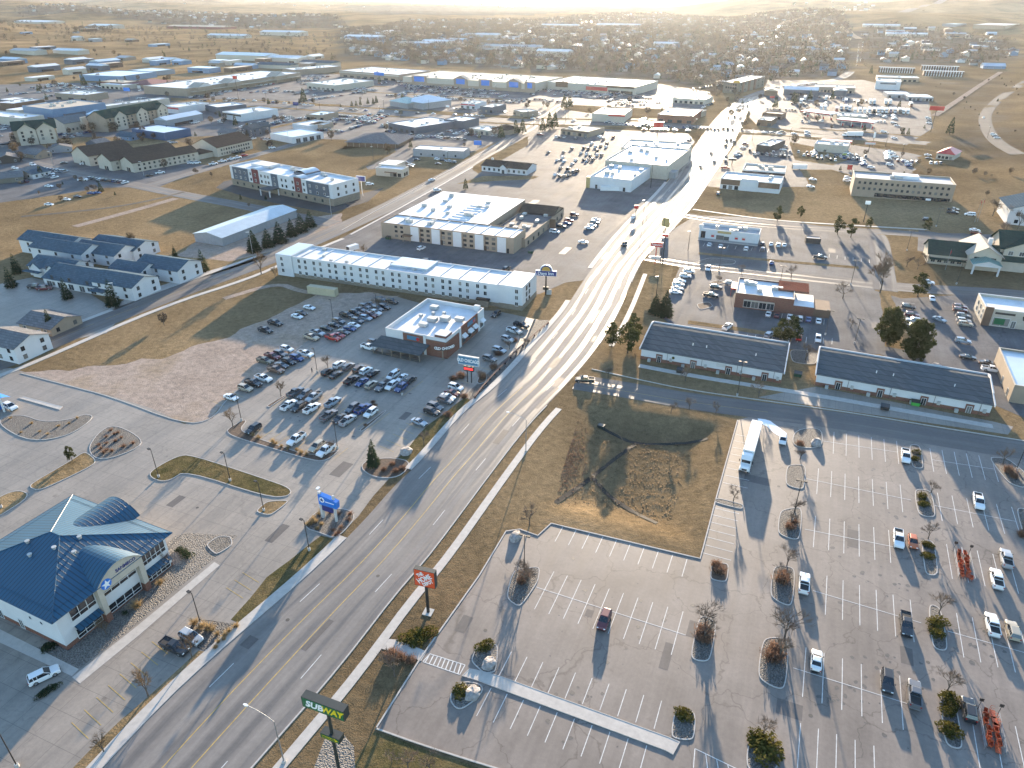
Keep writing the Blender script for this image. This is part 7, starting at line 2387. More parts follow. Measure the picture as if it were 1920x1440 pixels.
# red low wall along the restaurant lot's slope
ln = line_px([(1028, 608), (985, 645), (940, 690), (905, 728), (890, 748)])
L_, R_ = offs(ln, .5)
b = MB()
for i in range(len(ln) - 1):
    v = [(q.x, q.y, z) for z in (0, .9) for q in (L_[i], R_[i], R_[i + 1], L_[i + 1])]
    b.add(v, [(4, 5, 6, 7), (0, 1, 5, 4), (2, 3, 7, 6)])
tag(fix_normals(b.build('retaining_wall', M('wall_rust', (.10, .05, .04), .9, var=.25))), 'low rust red retaining wall between the restaurant lot and the road', 'wall')
# small blue bank canopy at the left edge
p = P(-4, 768)
root = tag(empty('drive_canopy', (p.x, p.y, 0), rad(-25)), 'small blue vaulted drive up canopy at the left edge', 'canopy')
b = MB(); 
for k in range(8):
    t0, t1 = k / 8, (k + 1) / 8
    b.add([(-3.5, -2.6 + 5.2 * t0, 3.6 + math.sin(math.pi * t0) * .9), (3.5, -2.6 + 5.2 * t0, 3.6 + math.sin(math.pi * t0) * .9), (3.5, -2.6 + 5.2 * t1, 3.6 + math.sin(math.pi * t1) * .9), (-3.5, -2.6 + 5.2 * t1, 3.6 + math.sin(math.pi * t1) * .9)], [(0, 1, 2, 3)])
b.build('roof', MATS['sign_blue'], root)
b = MB(); b.box(-.8, .8, -.9, .9, 0, 3.5); b.build('kiosk', MATS['sign_blue'], root)
for x in (-3, 3): b = MB(); b.box(x - .2, x + .2, -.2, .2, 0, 4.2); b.build('post', MATS['frame_white'], root)
b = MB()
# grey kerbed divider of the drive-up
island('traffic_island', [(35, 747), (45, 744), (118, 763), (112, 769)], MATS['walk'], .16, 0)
# ---- metal shed behind the row of spruces
B = Bld('metal_shed', 'long low shed with pale steel roof behind a row of spruces', 'shed', (416, 446), None, None, 4, ang=66, L=52, Wd=17)
B.ang += 0
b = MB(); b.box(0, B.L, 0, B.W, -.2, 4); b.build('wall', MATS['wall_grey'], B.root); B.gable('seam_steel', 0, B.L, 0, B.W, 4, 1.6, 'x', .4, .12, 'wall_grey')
bpy.context.view_layer.update()
# ---- beige long buildings with brown roofs
def beige(label, fl, fr, Wd, h=6, rise=3.2, n=12):
    B = Bld('long_building', label, 'building', fl, fr, None, h, Wd=Wd)
    B.box('wall', 0, B.L, 0, B.W, -.3, h, 'stucco_cream'); B.gable('shingle_brown', 0, B.L, 0, B.W, h, rise, 'x', .6, .15, 'stucco_cream')
    for z in (1, 3.6): B.win('F', lin(4, B.L - 4, n), z, 1.2, 1.2, 'frame_dark', .01)
    B.win('L', [B.W * .35, B.W * .5], .1, 1.6, 2.3, 'frame_dark', .01, 'door')
    return B
beige('front beige long building with brown roof and two rows of windows', (248, 306), (371, 284), 15)
beige('second beige long building with brown gabled roof', (207, 302), (330, 280), 16, 6.4, 4)
beige('rear left beige building with wide brown roof', (165, 293), (250, 279), 22, 6.6, 5)
beige('upper right beige building with broad brown roof and window rows', (406, 277), (472, 262), 24, 6.4, 5)
B = Bld('link_building', 'low brown roofed entrance link between the beige buildings', 'building', (372, 290), (400, 284), None, 3.4, Wd=12); B.box('wall', 0, B.L, 0, B.W, -.3, 3.4, 'stucco_cream'); B.hip('shingle_brown', 0, B.L, 0, B.W, 3.4, 2.6)
# ---- generic shops, sheds and showrooms of the commercial strip
def shop(label, fl, fr, bk, h, wall, roof, n=3, band=None, win=0, name='shop', units=True, **k):
    B = Bld(name, label, 'building', fl, fr, bk, h, **k)
    B.shell(wall, roof, .5, cap='stucco_white' if 'white' in roof else None)
    if units and n: B.units(n, hash(label) % 997 if False else len(label) * 7 + n, sz=1.2)
    if band: B.box('fascia_band', -.12, B.L + .12, -.25, -.01, h * .66, h * .86, band)
    if win: B.win('F', lin(B.L * .1, B.L * .9, win), .3, max(1.6, B.L / win * .5), 2.2, 'frame_dark', .01)
    return B
shop('slate fronted showroom with white roof among parked rows', (728, 230), (778, 239), (811, 219), 5.5, 'wall_slate', 'roof_white', 5, None, 5)
shop('dark slate box shop with pale roof by the arterial road', (832, 223), (868, 227), (875, 218), 6.5, 'wall_slate', 'roof_steel', 2, None, 0)
B = Bld('lodge', 'rustic lodge with dark hipped roof and long porch', 'building', (650, 266), (745, 270), (660, 250), 3.2); B.box('wall', 0, B.L, 0, B.W, -.2, 3.2, 'wall_brown'); B.hip('shingle_grey', 0, B.L, 0, B.W, 3.2, 4.6, 1.6)
for x in lin(1, B.L - 1, 9): B.box('post', x - .15, x + .15, -1.4, -1.1, -.2, 3.1, 'stucco_tan')
shop('cream diner with stepped white roof above the open lot', (880, 240), (917, 245), (905, 234), 4, 'stucco_cream', 'roof_white', 3, None, 4)
B = Bld('hip_roof_diner', 'low tan hipped diner beside two big pines', 'building', (920, 241), (952, 245), (925, 233), 3.6); B.box('wall', 0, B.L, 0, B.W, -.2, 3.6, 'stucco_tan'); B.hip('shingle_brown', 0, B.L, 0, B.W, 3.6, 3)
shop('brown topped restaurant before the crossing street', (1052, 241), (1103, 247), (1110, 236), 4.5, 'stucco_tan', 'roof_tan', 4, 'wall_brown', 5)
shop('white fronted drugstore with red name band', (1110, 212), (1170, 215), (1181, 203), 7, 'stucco_cream', 'roof_steel', 2, None, 0).box('name_band', 15, 30, -.4, -.02, 5.2, 6.6, 'sign_red')
shop('brick corner store with glaring roof by the junction', (1233, 214), (1300, 218), (1253, 201), 6.5, 'brick_red', 'roof_white', 3, None, 4)
shop('pale long shop at the far side of the junction', (1262, 183), (1322, 187), (1275, 177), 5, 'stucco_cream', 'roof_white', 2, None, 6)
shop('small shop with lilac roof edge at the far junction', (1250, 207), (1308, 212), (1262, 201), 5, 'stucco_tan', 'roof_white', 2, None, 4)
B = shop('white box retail giant with blue gabled entrances', (755, 143), (998, 157), (1038, 143), 9.5, 'stucco_cream', 'roof_tan', 26, None, 0, 'retail_store')
for q, w_, g in ((.14, 18, 0), (.47, 15, 1), (.66, 14, 0), (.87, 15, 1), (.985, 9, 0)):
    x = B.L * q - w_ / 2; B.box('entrance_front', x - 2, x + w_ + 2, -1.2, -.01, -.2, 11.4 if not g else 10, 'stucco_tan'); B.box('blue_panel', x + 1.5, x + w_ - 1.5, -1.4, -1.21, 4.6, 10.4, 'sign_blue')
    if g: B.gable('roof_tan', x - 2, x + w_ + 2, -1.2, 7, 10.0, 4, 'y', .4, .2, 'stucco_tan')
B.box('low_band', 0, B.L, -.3, -.02, -.2, 3.2, 'stucco_tan')
B = shop('long white roofed store row with brown and red entrances', (1027, 153), (1193, 163), (1213, 150), 8.5, 'stucco_cream', 'roof_white', 18, None, 0, 'retail_store'); B.box('brown_entrance', B.L * .1, B.L * .24, -1.2, -.01, 3.6, 9.6, 'wall_brown')
for q in (.45, .53, .6): B.box('red_panel', B.L * q, B.L * q + 10, -.6, -.01, 2.2, 6, 'sign_red')
for q in (.68, .82): B.box('brown_panel', B.L * q, B.L * q + 18, -.5, -.01, 6.0, 8.0, 'wall_brown'); B.win('F', [B.L * q + 9], .3, 14, 3, 'frame_dark', .01)
B = shop('near strip mall with tan gables and a long white roof', (350, 166), (563, 136), (305, 156), 8.5, 'stucco_tan', 'roof_white', 24, None, 0, 'strip_mall'); B.box('walkway_roof', 4, B.L - 3, -4, -.02, 4.2, 5.0, 'roof_tan')
for x in lin(10, B.L - 10, 14): B.box('post', x - .3, x + .3, -3.8, -3.2, -.2, 4.2, 'stucco_tan')
for q in (.06, .30, .72): B.gable('roof_tan', B.L * q, B.L * q + 22, -4.4, 10, 8.55, 4, 'y', .6, .2, 'stucco_white'); B.box('gable_front', B.L * q, B.L * q + 22, -4.3, -.02, 5.05, 8.5, 'stucco_tan')
B = shop('far strip mall with flat white roof and blue sign', (636, 132), (748, 140), (787, 131), 8, 'stucco_tan', 'roof_white', 12, 'stucco_cream', 8, 'strip_mall'); B.box('blue_sign', B.L * .6, B.L * .76, -.6, -.26, 5.4, 9.2, 'sign_blue')
shop('strip mall end wing beyond the gabled mall', (552, 131), (640, 124), (545, 127), 7, 'stucco_tan', 'roof_white', 10, None, 0, 'strip_mall')
shop('round cornered white shop in the strip mall lot', (575, 155), (628, 160), (666, 148), 6.5, 'stucco_cream', 'roof_white', 10, None, 6)
B = Bld('hip_roof_store', 'pale green hip roofed showroom by the arterial road', 'building', (731, 189), (764, 194), (745, 182), 5); B.box('wall', 0, B.L, 0, B.W, -.2, 5, 'wall_grey'); B.hip('seam_teal', 0, B.L, 0, B.W, 5, 4, 1); B.hip('roof_steel', B.L * .45, B.L + 16, B.W * .3, B.W + 20, 6, 5, 1, 'upper_roof'); B.box('upper_wall', B.L * .45, B.L + 16, B.W * .3, B.W + 20, -.2, 6, 'wall_grey')
shop('little white and red striped grill in the lot', (864, 193), (890, 195), (900, 189), 5, 'stucco_white', 'roof_white', 3, 'sign_red', 3)
shop('small dark corner shop beside the little striped grill', (900, 199), (923, 201), (935, 194), 5.5, 'wall_slate', 'roof_steel', 2, None, 3)
shop('small tan restaurant west of the big pines', (963, 206), (980, 210), (990, 203), 4.6, 'stucco_tan', 'roof_white', 2, None, 2)
shop('white block building with a dark stripe round its top', (417, 209), (451, 214), (497, 201), 6.5, 'stucco_white', 'roof_white', 3, 'wall_dark', 0)
shop('dark blue box workshop with pale roof', (384, 196), (408, 201), (445, 192), 6, 'wall_slate', 'roof_white', 2, None, 2)
shop('white roofed store with a red stripe round it', (306, 198), (334, 201), (383, 192), 6.5, 'stucco_white', 'roof_white', 4, 'sign_red', 0)
shop('very long low white warehouse', (184, 197), (200, 199), (296, 182), 6, 'stucco_cream', 'roof_white', 5)
shop('big blue grey showroom with wide beige roof', (41, 198), (97, 205), (184, 191), 10, 'wall_blue', 'roof_tan', 10, None, 2)
shop('low slate annex of the big blue grey showroom', (100, 212), (122, 214), (146, 207), 5, 'wall_slate', 'roof_steel', 1)
shop('beige walled store with pale roof and many units', (102, 174), (160, 178), (180, 171), 6.5, 'stucco_tan', 'roof_white', 8, None, 3)
shop('brown walled store with a wavy pale roof at the left edge', (-12, 192), (26, 194), (52, 184), 7, 'wall_brown', 'roof_white', 4)
shop('white roofed store low at the left edge', (-50, 213), (40, 222), (62, 214), 7, 'stucco_cream', 'roof_white', 8)
shop('pink roofed shop in the left commercial strip', (186, 152), (232, 155), (240, 150), 6, 'stucco_tan', 'roof_tan', 2, 'wall_red', 4)
shop('pale warehouse beside the dry prairie', (148, 140), (226, 143), (228, 132), 7, 'wall_blue', 'roof_steel', 0)
shop('pale blue shed pair beside the dry prairie', (240, 131), (284, 134), (286, 127), 6, 'wall_grey', 'roof_steel', 0)
B = Bld('purple_roof_restaurant', 'restaurant with broad purple roof in the left strip', 'building', (236, 158), (284, 159), (242, 150), 4); B.box('wall', 0, B.L, 0, B.W, -.2, 4, 'stucco_tan'); B.hip('wall_red', 0, B.L, 0, B.W, 4, 4, 2)
shop('white shop at the back of the pink roofed pair', (188, 157), (230, 160), (232, 154), 5, 'stucco_cream', 'roof_white', 2, None, 5)
B = shop('bright blue metal showroom with white roof', (246, 241), (307, 249), (337, 238), 6, 'wall_royal', 'roof_steel', 0)
B = shop('white garage block with four big doors', (506, 249), (548, 257), (580, 243), 5, 'stucco_white', 'roof_steel', 0); B.win('R', lin(5, B.W - 5, 4), .1, 4, 3.2, 'door_white', .02, 'garage_door')
shop('tan shed beyond the white garages', (580, 232), (606, 234), (620, 229), 4, 'stucco_tan', 'roof_steel', 0)
shop('low flat tan shop on the arterial corner', (574, 214), (606, 216), (617, 208), 5, 'stucco_tan', 'roof_steel', 3, None, 3)
shop('pale long shed roofed shop by the arterial corner', (548, 232), (580, 236), (612, 227), 4, 'stucco_white', 'roof_white', 0)
# four storey hotels on the left
def big_hotel(label, fl, fr, Wd, h, gables, wall='stucco_tan'):
    B = Bld('hotel', label, 'building', fl, fr, None, h, Wd=Wd)
    B.box('wall', 0, B.L, 0, B.W, -.3, h, wall); B.gable('shingle_green', 0, B.L, 0, B.W, h, 5, 'x', .8, .2, wall); B.box('dark_base', -.04, B.L + .04, -.1, -.01, -.2, 2.4, 'wall_brown')
    for q in gables: B.box('bay', B.L * q - 6, B.L * q + 6, -1.6, -.02, -.3, h, 'stucco_cream'); B.gable('shingle_green', B.L * q - 6, B.L * q + 6, -1.6, B.W * .5, h + .02, 4, 'y', .6, .2, 'stucco_cream')
    for z in lin(3.2, h - 2.6, 3): B.win('F', [x for x in lin(4, B.L - 4, 14) if all(abs(x - B.L * q) > 7 for q in gables)], z, 1.4, 1.5, 'frame_dark', .02); B.win('F', [B.L * q + s for q in gables for s in (-3, 3)], z, 1.4, 1.5, 'frame_dark', 1.62)
    return B
big_hotel('long tan hotel with dark green roof and cream gabled bays', (198, 222), (312, 201), 20, 11, (.2, .55, .9))
big_hotel('dark green roofed hotel low at the left edge', (24, 245), (104, 239), 20, 11, (.3, .75), 'stucco_tan')
B = Bld('hotel_annex', 'cream hotel annex with blue grey pitched roof', 'building', (120, 232), (170, 224), None, 8, Wd=20); B.box('wall', 0, B.L, 0, B.W, -.3, 8, 'stucco_cream'); B.gable('shingle_blue', 0, B.L, 0, B.W, 8, 4, 'x', .6, .2, 'stucco_cream'); B.win('F', lin(3, B.L - 3, 6), 2, 1.5, 1.6, 'frame_dark', .01); B.box('stair_tower', B.L * .6, B.L * .8, -2, -.02, -.2, 11, 'stucco_cream')
# small houses of the nearer left neighbourhood
for k, (u, v, L, Wd, h, wall, roof, lb) in enumerate([
    (90, 280, 15, 11, 3, 'wall_grey', 'shingle_grey', 'grey gabled house below the green roofed hotel'), (42, 287, 15, 11, 3, 'stucco_tan', 'shingle_grey', 'tan gabled house left of the grey gabled one'),
    (17, 321, 22, 12, 3, 'stucco_white', 'shingle_blue', 'pale blue roofed house beside the flat grey lot'), (-30, 338, 20, 12, 3, 'wall_olive', 'shingle_grey', 'olive house at the left edge by the grey lot'),
    (160, 268, 14, 11, 3.4, 'wall_slate', 'shingle_grey', 'slate house with steep front gable'), (217, 254, 16, 11, 3, 'wall_blue', 'shingle_blue', 'pale blue house beside a big tan tree'),
    (-10, 300, 14, 12, 3, 'wall_dark', 'shingle_grey', 'dark roofed house by the orange bare trees'), (408, 248, 16, 11, 5, 'wall_grey', 'shingle_grey', 'grey two storey flats above the beige buildings'), (452, 240, 12, 10, 6, 'wall_slate', 'shingle_slate', 'slate two storey house by a tall spruce'), (478, 238, 12, 10, 6, 'wall_slate', 'shingle_slate', 'second slate two storey house by the street')]):
    house('house', lb, (u, v), None, None, h, 2.6, wall, roof, 'x' if k % 2 else 'y', 2, 2 if h > 4 else 1, ang=-25 if k % 3 else 30, L=L, Wd=Wd)
# motels and sheds up on the right
def motel_row(label, fl, fr, h, Wd=11):
    B = Bld('motel_row', label, 'building', fl, fr, None, h, Wd=Wd); B.shell('wall_brown', 'roof_white', .2, cap='stucco_white'); B.box('balcony', 0, B.L, -1.8, -.02, h * .48, h * .56, 'wall_dark')
    for k, x in enumerate(lin(3, B.L - 3, 14)): B.box('white_pier', x - .5, x + .5, -1.7, -.02, -.2, h - .3, 'stucco_white')
    return B
motel_row('left upper two storey motel row with white piers', (1648, 126), (1716, 128.5), 6.5)
motel_row('right rear two storey motel row with white piers', (1728, 123), (1799, 125.5), 6.5)
motel_row('right front two storey motel row with white piers', (1733, 132.5), (1809, 135), 6.5)
shop('long low tan motel wing below the two storey rows', (1646, 144), (1724, 146.5), (1660, 141), 5, 'stucco_tan', 'roof_white', 3, None, 8, 'motel')
shop('white box gym building on the right slope', (1643, 152), (1690, 154), (1650, 147), 9, 'stucco_white', 'roof_white', 2).box('name_band', 5, 22, -.3, -.02, 6, 7.5, 'wall_slate')
for k, (u, v, lb) in enumerate([(1665, 176, 'left steel storage shed above the truck stop'), (1703, 181, 'middle steel storage shed above the truck stop'), (1728, 182, 'right steel storage shed above the truck stop')]):
    B = Bld('storage_shed', lb, 'shed', (u, v), None, None, 4, ang=-14, L=(24, 13, 12)[k], Wd=26); B.shell('wall_grey', 'roof_steel', .15); B.win('F', lin(2.5, B.L - 2.5, 3), .1, 2.2, 2.4, 'door_grey', .01, 'garage_door')
shop('long tan motel front beside the trees above the truck stop', (1528, 162), (1604, 165), (1540, 158), 6, 'stucco_tan', 'roof_white', 4, None, 10, 'motel')
B = shop('tall flat topped hotel above the far junction', (1357, 153), (1387, 155), (1404, 141), 12, 'wall_olive', 'roof_white', 4, None, 0, 'hotel')
for z in (2, 5.2, 8.4): B.win('F', lin(4, B.L - 4, 5), z, 2, 2, 'frame_dark', .01); B.win('R', lin(6, B.W - 6, 6), z, 2, 2, 'frame_dark', .01)
for y in (10, 30, 50): B.box('dark_pier', B.L + .01, B.L + .6, y, y + 6, 0, 11.5, 'wall_brown')
shop('small white and brown shop at the truck stop corner', (1421, 224), (1446, 226), (1450, 219), 5, 'wall_brown', 'roof_white', 2, None, 2)
shop('dark long carwash with white posts by the truck stop', (1430, 211), (1466, 214), (1436, 207), 5, 'wall_brown', 'roof_dark', 0, None, 4)
shop('white hall on the far right hillside', (1820, 64), (1880, 66), (1826, 60), 9, 'stucco_tan', 'roof_white', 0)
shop('pale long barn on the far right flat', (1762, 63), (1786, 64), (1765, 61), 7, 'wall_grey', 'roof_steel', 0)
B = house('house', 'pale roofed house below the right hillside trees', (1844, 124), None, None, 4, 3.5, 'wall_blue', 'roof_steel', ang=-16, L=30, Wd=16, nw=3, storeys=1)
shop('white parapet clinic between far trees', (1480, 45), (1530, 47), (1486, 43), 7, 'stucco_white', 'roof_white', 0) if False else None
# ------------------------------------------------------------------ the town beyond: houses, trees, sheds, parked rows
rg = random.Random(2024)
RES = [  # residential pixel zones: (polygon, tree spacing weight)
    [(640, 62), (760, 44), (1000, 42), (1230, 30), (1400, 40), (1560, 46), (1596, 70), (1588, 142), (1470, 150), (1340, 168), (1220, 146), (1040, 134), (880, 124), (800, 120), (650, 106)],
    [(1612, 70), (1660, 64), (1900, 84), (1905, 112), (1830, 126), (1740, 118), (1640, 118), (1612, 132)],
    [(30, 34), (220, 22), (450, 28), (640, 42), (660, 60), (420, 52), (200, 46), (40, 42)],
    [(160, 60), (210, 56), (220, 72), (130, 72)],
]
def inside(poly, u, v):
    r_ = False
    j = len(poly) - 1
    for i in range(len(poly)):
        (x1, y1), (x2, y2) = poly[i], poly[j]
        if (y1 > v) != (y2 > v) and u < (x2 - x1) * (v - y1) / (y2 - y1) + x1: r_ = not r_
        j = i
    return r_
def zone_points(poly, n):
    """Points spread evenly over the ground that lies inside a pixel outline."""
    W_ = [P(u, v) for u, v in poly]
    x0, x1 = min(p.x for p in W_), max(p.x for p in W_)
    y0, y1 = min(p.y for p in W_), max(p.y for p in W_)
    wp = [(p.x, p.y) for p in W_]
    out, k = [], 0
    while len(out) < n and k < n * 40:
        k += 1
        x, y = rg.uniform(x0, x1), rg.uniform(y0, y1)
        if inside(wp, x, y): out.append((x, y))
    return out
grid = {}
def free(x, y, r_):
    c_ = (int(x // 14), int(y // 14))
    for i in (-1, 0, 1):
        for j in (-1, 0, 1):
            for (a, b, q) in grid.get((c_[0] + i, c_[1] + j), ()):
                if (a - x) ** 2 + (b - y) ** 2 < (r_ + q) ** 2: return False
    return True
def claim(x, y, r_): grid.setdefault((int(x // 14), int(y // 14)), []).append((x, y, r_))
# houses: a few gabled models, copied
def house_proto(k):
    L, Wd, h, rise = ((13, 9, 3, 2.4), (15, 10, 5.4, 2.6), (11, 9, 3.2, 2.8), (16, 8, 3, 2), (12, 10, 5.6, 3))[k]
    wall = ('stucco_white', 'stucco_cream', 'wall_grey', 'stucco_tan', 'wall_blue')[k]
    roof = ('shingle_grey', 'roof_grey', 'shingle_brown', 'roof_grey', 'shingle_slate')[k]
    root = empty('town_house', (0, 0, -500))
    b = MB(); b.box(-L / 2, L / 2, -Wd / 2, Wd / 2, -1, h); b.box(-L / 2 + 1, -L / 2 + 5, -Wd / 2 - 3, -Wd / 2 - .01, -1, h - .3)
    for s in (-1, 1): b.face([(s * L / 2, -Wd / 2, h), (s * L / 2, Wd / 2, h), (s * L / 2, 0, h + rise)])
    b.build('wall', MATS[wall], root)
    b = MB(); o = .5; q = rise / (Wd / 2)
    for s in (-1, 1): b.add([(-L / 2 - o, s * (Wd / 2 + o), h - o * q), (L / 2 + o, s * (Wd / 2 + o), h - o * q), (L / 2 + o, 0, h + rise + .05), (-L / 2 - o, 0, h + rise + .05)], [(0, 1, 2, 3)])
    b.add([(-L / 2 + .5, -Wd / 2 - 3.4, h - .25), (-L / 2 + 5.5, -Wd / 2 - 3.4, h - .25), (-L / 2 + 5.5, -Wd / 2 - .2, h + .4), (-L / 2 + .5, -Wd / 2 - .2, h + .4)], [(0, 1, 2, 3)])
    r_ = b.build('roof', MATS[roof], root)
    b = MB(); b.box(L * .2, L * .2 + .8, .6, 1.4, h + .5, h + rise + .9); b.build('chimney', MATS['brick_red'], r_)
    me = win_mesh(1.3, 1.3, 'frame_white')
    for x in (-L * .05, L * .18, L * .38):
        o_ = link('window', me, root); o_.location = (x, -Wd / 2 - .01, .9)
    return root
HP = [house_proto(k) for k in range(5)]
hused = set()
HN = ['white walled, grey roofed', 'cream walled, pale roofed', 'grey walled, brown roofed', 'tan walled, pale grey roofed', 'blue walled, slate roofed']
nh = 0
for zi, (poly, n) in enumerate(zip(RES, (190, 40, 26, 4))):
    where = ('in the far leafless neighbourhood', 'among trees on the right slope', 'in the far left hill suburb', 'on the left prairie')[zi]
    pts = zone_points(poly, n * 6)
    pts.sort(key=lambda p: p[1] * (1 if zi == 0 else rg.random()))
    m = 0
    for x, y in pts:
        if m >= n or not free(x, y, 13): continue
        if zi == 0 and rg.random() < .35: continue
        k = rg.randrange(5)
        if k in hused: o = copy_tree(HP[k])
        else: o = HP[k]; hused.add(k)
        o.location = (x, y, gz(x, y)); o.rotation_euler = (0, 0, rad(-22 + rg.choice((0, 90, 180, 270)) + rg.uniform(-4, 4)))
        tag(o, f'small {HN[k]} house {where}', 'house', f'{HN[k]} houses {where}')
        claim(x, y, 8); m += 1; nh += 1
# far sheds and halls
for k, (u, v, L, Wd, h, lb, mt) in enumerate([(28, 47, 150, 60, 9, 'great pale hall on the far left plain', 'roof_white'), (165, 53, 90, 50, 8, 'teal roofed barn on the far left plain', 'roof_steel'), (312, 49, 220, 60, 8, 'long red walled school on the far left plain', 'roof_tan'), (388, 69, 110, 30, 6, 'white farm shed pair on the prairie edge', 'roof_white'), (487, 63, 120, 40, 8, 'pale low hall before the far suburb', 'roof_white'), (404, 103, 100, 40, 8, 'blue roofed hall behind the strip mall', 'roof_steel'), (500, 108, 60, 30, 6, 'pale sheds behind the strip mall', 'roof_white'), (560, 117, 60, 26, 5, 'blue grey roofed houses row behind the strip mall', 'shingle_blue'), (480, 121, 60, 24, 5, 'blue roofed row left of the blue grey houses row', 'shingle_blue'),
        (645, 70, 90, 40, 8, 'blue walled plant beside the far trees', 'roof_steel'), (890, 66, 60, 30, 9, 'white roofed block among the far trees', 'roof_white'), (1015, 48, 120, 30, 8, 'white strip roof deep in the far trees', 'roof_white'), (1118, 46, 140, 40, 10, 'brown flat school deep in the far trees', 'roof_white'), (905, 87, 120, 30, 7, 'long grey roofed hall amid the neighbourhood', 'roof_grey'), (1005, 96, 60, 30, 9, 'pale flat block amid the neighbourhood', 'roof_white'), (790, 78, 60, 30, 8, 'blue roofed hall at the tree edge', 'roof_steel'), (740, 81, 60, 26, 6, 'low brown shop row at the tree edge', 'roof_tan'), (1225, 83, 50, 20, 7, 'bright roof near the sun glare', 'roof_white'), (100, 100, 60, 24, 5, 'trailer row on the prairie', 'roof_white'), (20, 102, 60, 24, 5, 'pale sheds at the left prairie edge', 'roof_grey'), (820, 7, 60, 30, 20, 'white tower block on the far horizon plain', 'roof_white'), (1615, 62, 90, 20, 6, 'white storage row on the far right flat', 'roof_white'), (1660, 71, 90, 20, 5, 'second white storage row on the far right flat', 'roof_white')]):
    p = P(u, v, h)
    root = tag(empty('hall', (p.x, p.y, gz(p.x, p.y)), rad(-20)), lb, 'building')
    b = MB(); b.box(0, L, 0, Wd, -2, h); b.build('wall', MATS['wall_red' if 'red' in lb else 'wall_blue' if 'blue w' in lb else 'stucco_cream'], root)
    b = MB(); b.add([(-.5, -.5, h), (L + .5, -.5, h), (L + .5, Wd * .5, h + 3), (-.5, Wd * .5, h + 3), (L + .5, Wd + .5, h), (-.5, Wd + .5, h)], [(0, 1, 2, 3), (3, 2, 4, 5), (0, 3, 5), (1, 4, 2)]); b.build('roof', MATS[mt], root)
    claim(p.x + L / 2, p.y + Wd / 2, 14)
# leafless and evergreen trees one can tell apart: low models, no parts
def puff_mesh(seed, mat, n=150, conif=False, size=.085):
    r = random.Random(seed); mb = MB()
    mb.tube((0, 0, 0), (0, 0, .5), .03, .015, 4, 1, False)
    for k in range(n):
        if conif:
            z = .08 + .9 * (1 - math.sqrt(r.random())); q = .24 * (1 - z) ** .9 + .01; th = r.uniform(0, 6.28)
            p = Vector((q * math.cos(th), q * math.sin(th), z)) * 1
        else:
            v = Vector((r.gauss(0, 1), r.gauss(0, 1), r.gauss(0, 1))).normalized() * r.uniform(.45, 1)
            p = Vector((v.x * .38, v.y * .38, .62 + v.z * .36))
        quads(mb, [p], size, r)
    return mb.mesh('tree', [MATS[mat], MATS['bark']])
leaf_mat('haze_twig', (.06, .05, .042), (.125, .10, .08), .4, .15)
leaf_mat('haze_twig_warm', (.10, .07, .045), (.18, .13, .085), .4, .15)
PUFF = [puff_mesh(k, 'haze_twig', 190, size=.06) for k in range(3)] + [puff_mesh(9, 'haze_twig_warm', 190, size=.06)]
CON = [puff_mesh(20 + k, 'spruce_green', 420, True, .038) for k in range(2)]
def far_tree(x, y, h, con, where):
    o = link('conifer_tree' if con else 'bare_tree', rg.choice(CON if con else PUFF))
    o.location = (x, y, gz(x, y)); o.scale = (h * rg.uniform(.85, 1.15), h * rg.uniform(.85, 1.15), h); o.rotation_euler = (0, 0, rg.uniform(0, 6.28))
    w_ = ('distant dark evergreen tree ' if con else 'distant bare brown tree ') + where
    tag(o, w_, 'tree', ('evergreens ' if con else 'bare trees ') + where)
for u, v, h, con in [(873, 355, 7, 1), (940, 260, 11, 1), (967, 250, 12, 1), (980, 250, 12, 1), (1017, 246, 12, 1), (1030, 243, 15, 1), (1040, 240, 14, 1), (570, 192, 15, 1), (442, 236, 10, 1), (467, 255, 11, 1), (1780, 252, 14, 1), (1692, 253, 6, 1), (1702, 253, 6, 1), (1453, 203, 12, 1), (1492, 195, 12, 1), (1487, 192, 12, 1), (1518, 188, 11, 1), (1560, 187, 10, 1), (1632, 139, 12, 1),
        (1058, 204, 14, 1), (1068, 202, 13, 1), (660, 200, 6, 1), (668, 199, 6, 1), (676, 198, 7, 1), (690, 196, 7, 1), (700, 196, 7, 1), (706, 194, 8, 1), (712, 156, 9, 1), (158, 160, 14, 1), (175, 142, 12, 1), (190, 162, 9, 1), (222, 162, 9, 1), (73, 172, 9, 1), (88, 188, 8, 1), (1240, 219, 9, 1), (1488, 272, 8, 0), (1180, 193, 7, 0), (1380, 196, 8, 0), (1385, 215, 6, 0), (78, 332, 8, 1), (308, 610, 5, 0), (310, 318, 7, 0), (190, 360, 6, 1)]:
    p = P(u, v); far_tree(p.x, p.y, h, con, 'among the middle distance shops')
for (x, y) in zone_points([(0, 262), (60, 258), (300, 236), (320, 250), (280, 268), (160, 290), (60, 300), (0, 315)], 34):
    far_tree(x, y, rg.uniform(4, 9), rg.random() < .12, 'in the old left neighbourhood')
for (x, y) in zone_points([(0, 165), (100, 150), (330, 140), (320, 165), (100, 170), (0, 178)], 26):
    far_tree(x, y, rg.uniform(4, 9), rg.random() < .3, 'along the left commercial strip')
n_ind = 0
for poly, n, where in ((RES[0], 60, 'at the near edge of the leafless neighbourhood'), (RES[1], 22, 'on the right slope')):
    pts = sorted(zone_points(poly, n * (8 if poly is RES[0] else 1)), key=lambda p: p[1])
    for x, y in pts:
        if n_ind >= (60 if poly is RES[0] else 82): break
        if free(x, y, 2):
            far_tree(x, y, rg.uniform(7, 13), rg.random() < .16, where); claim(x, y, 2); n_ind += 1
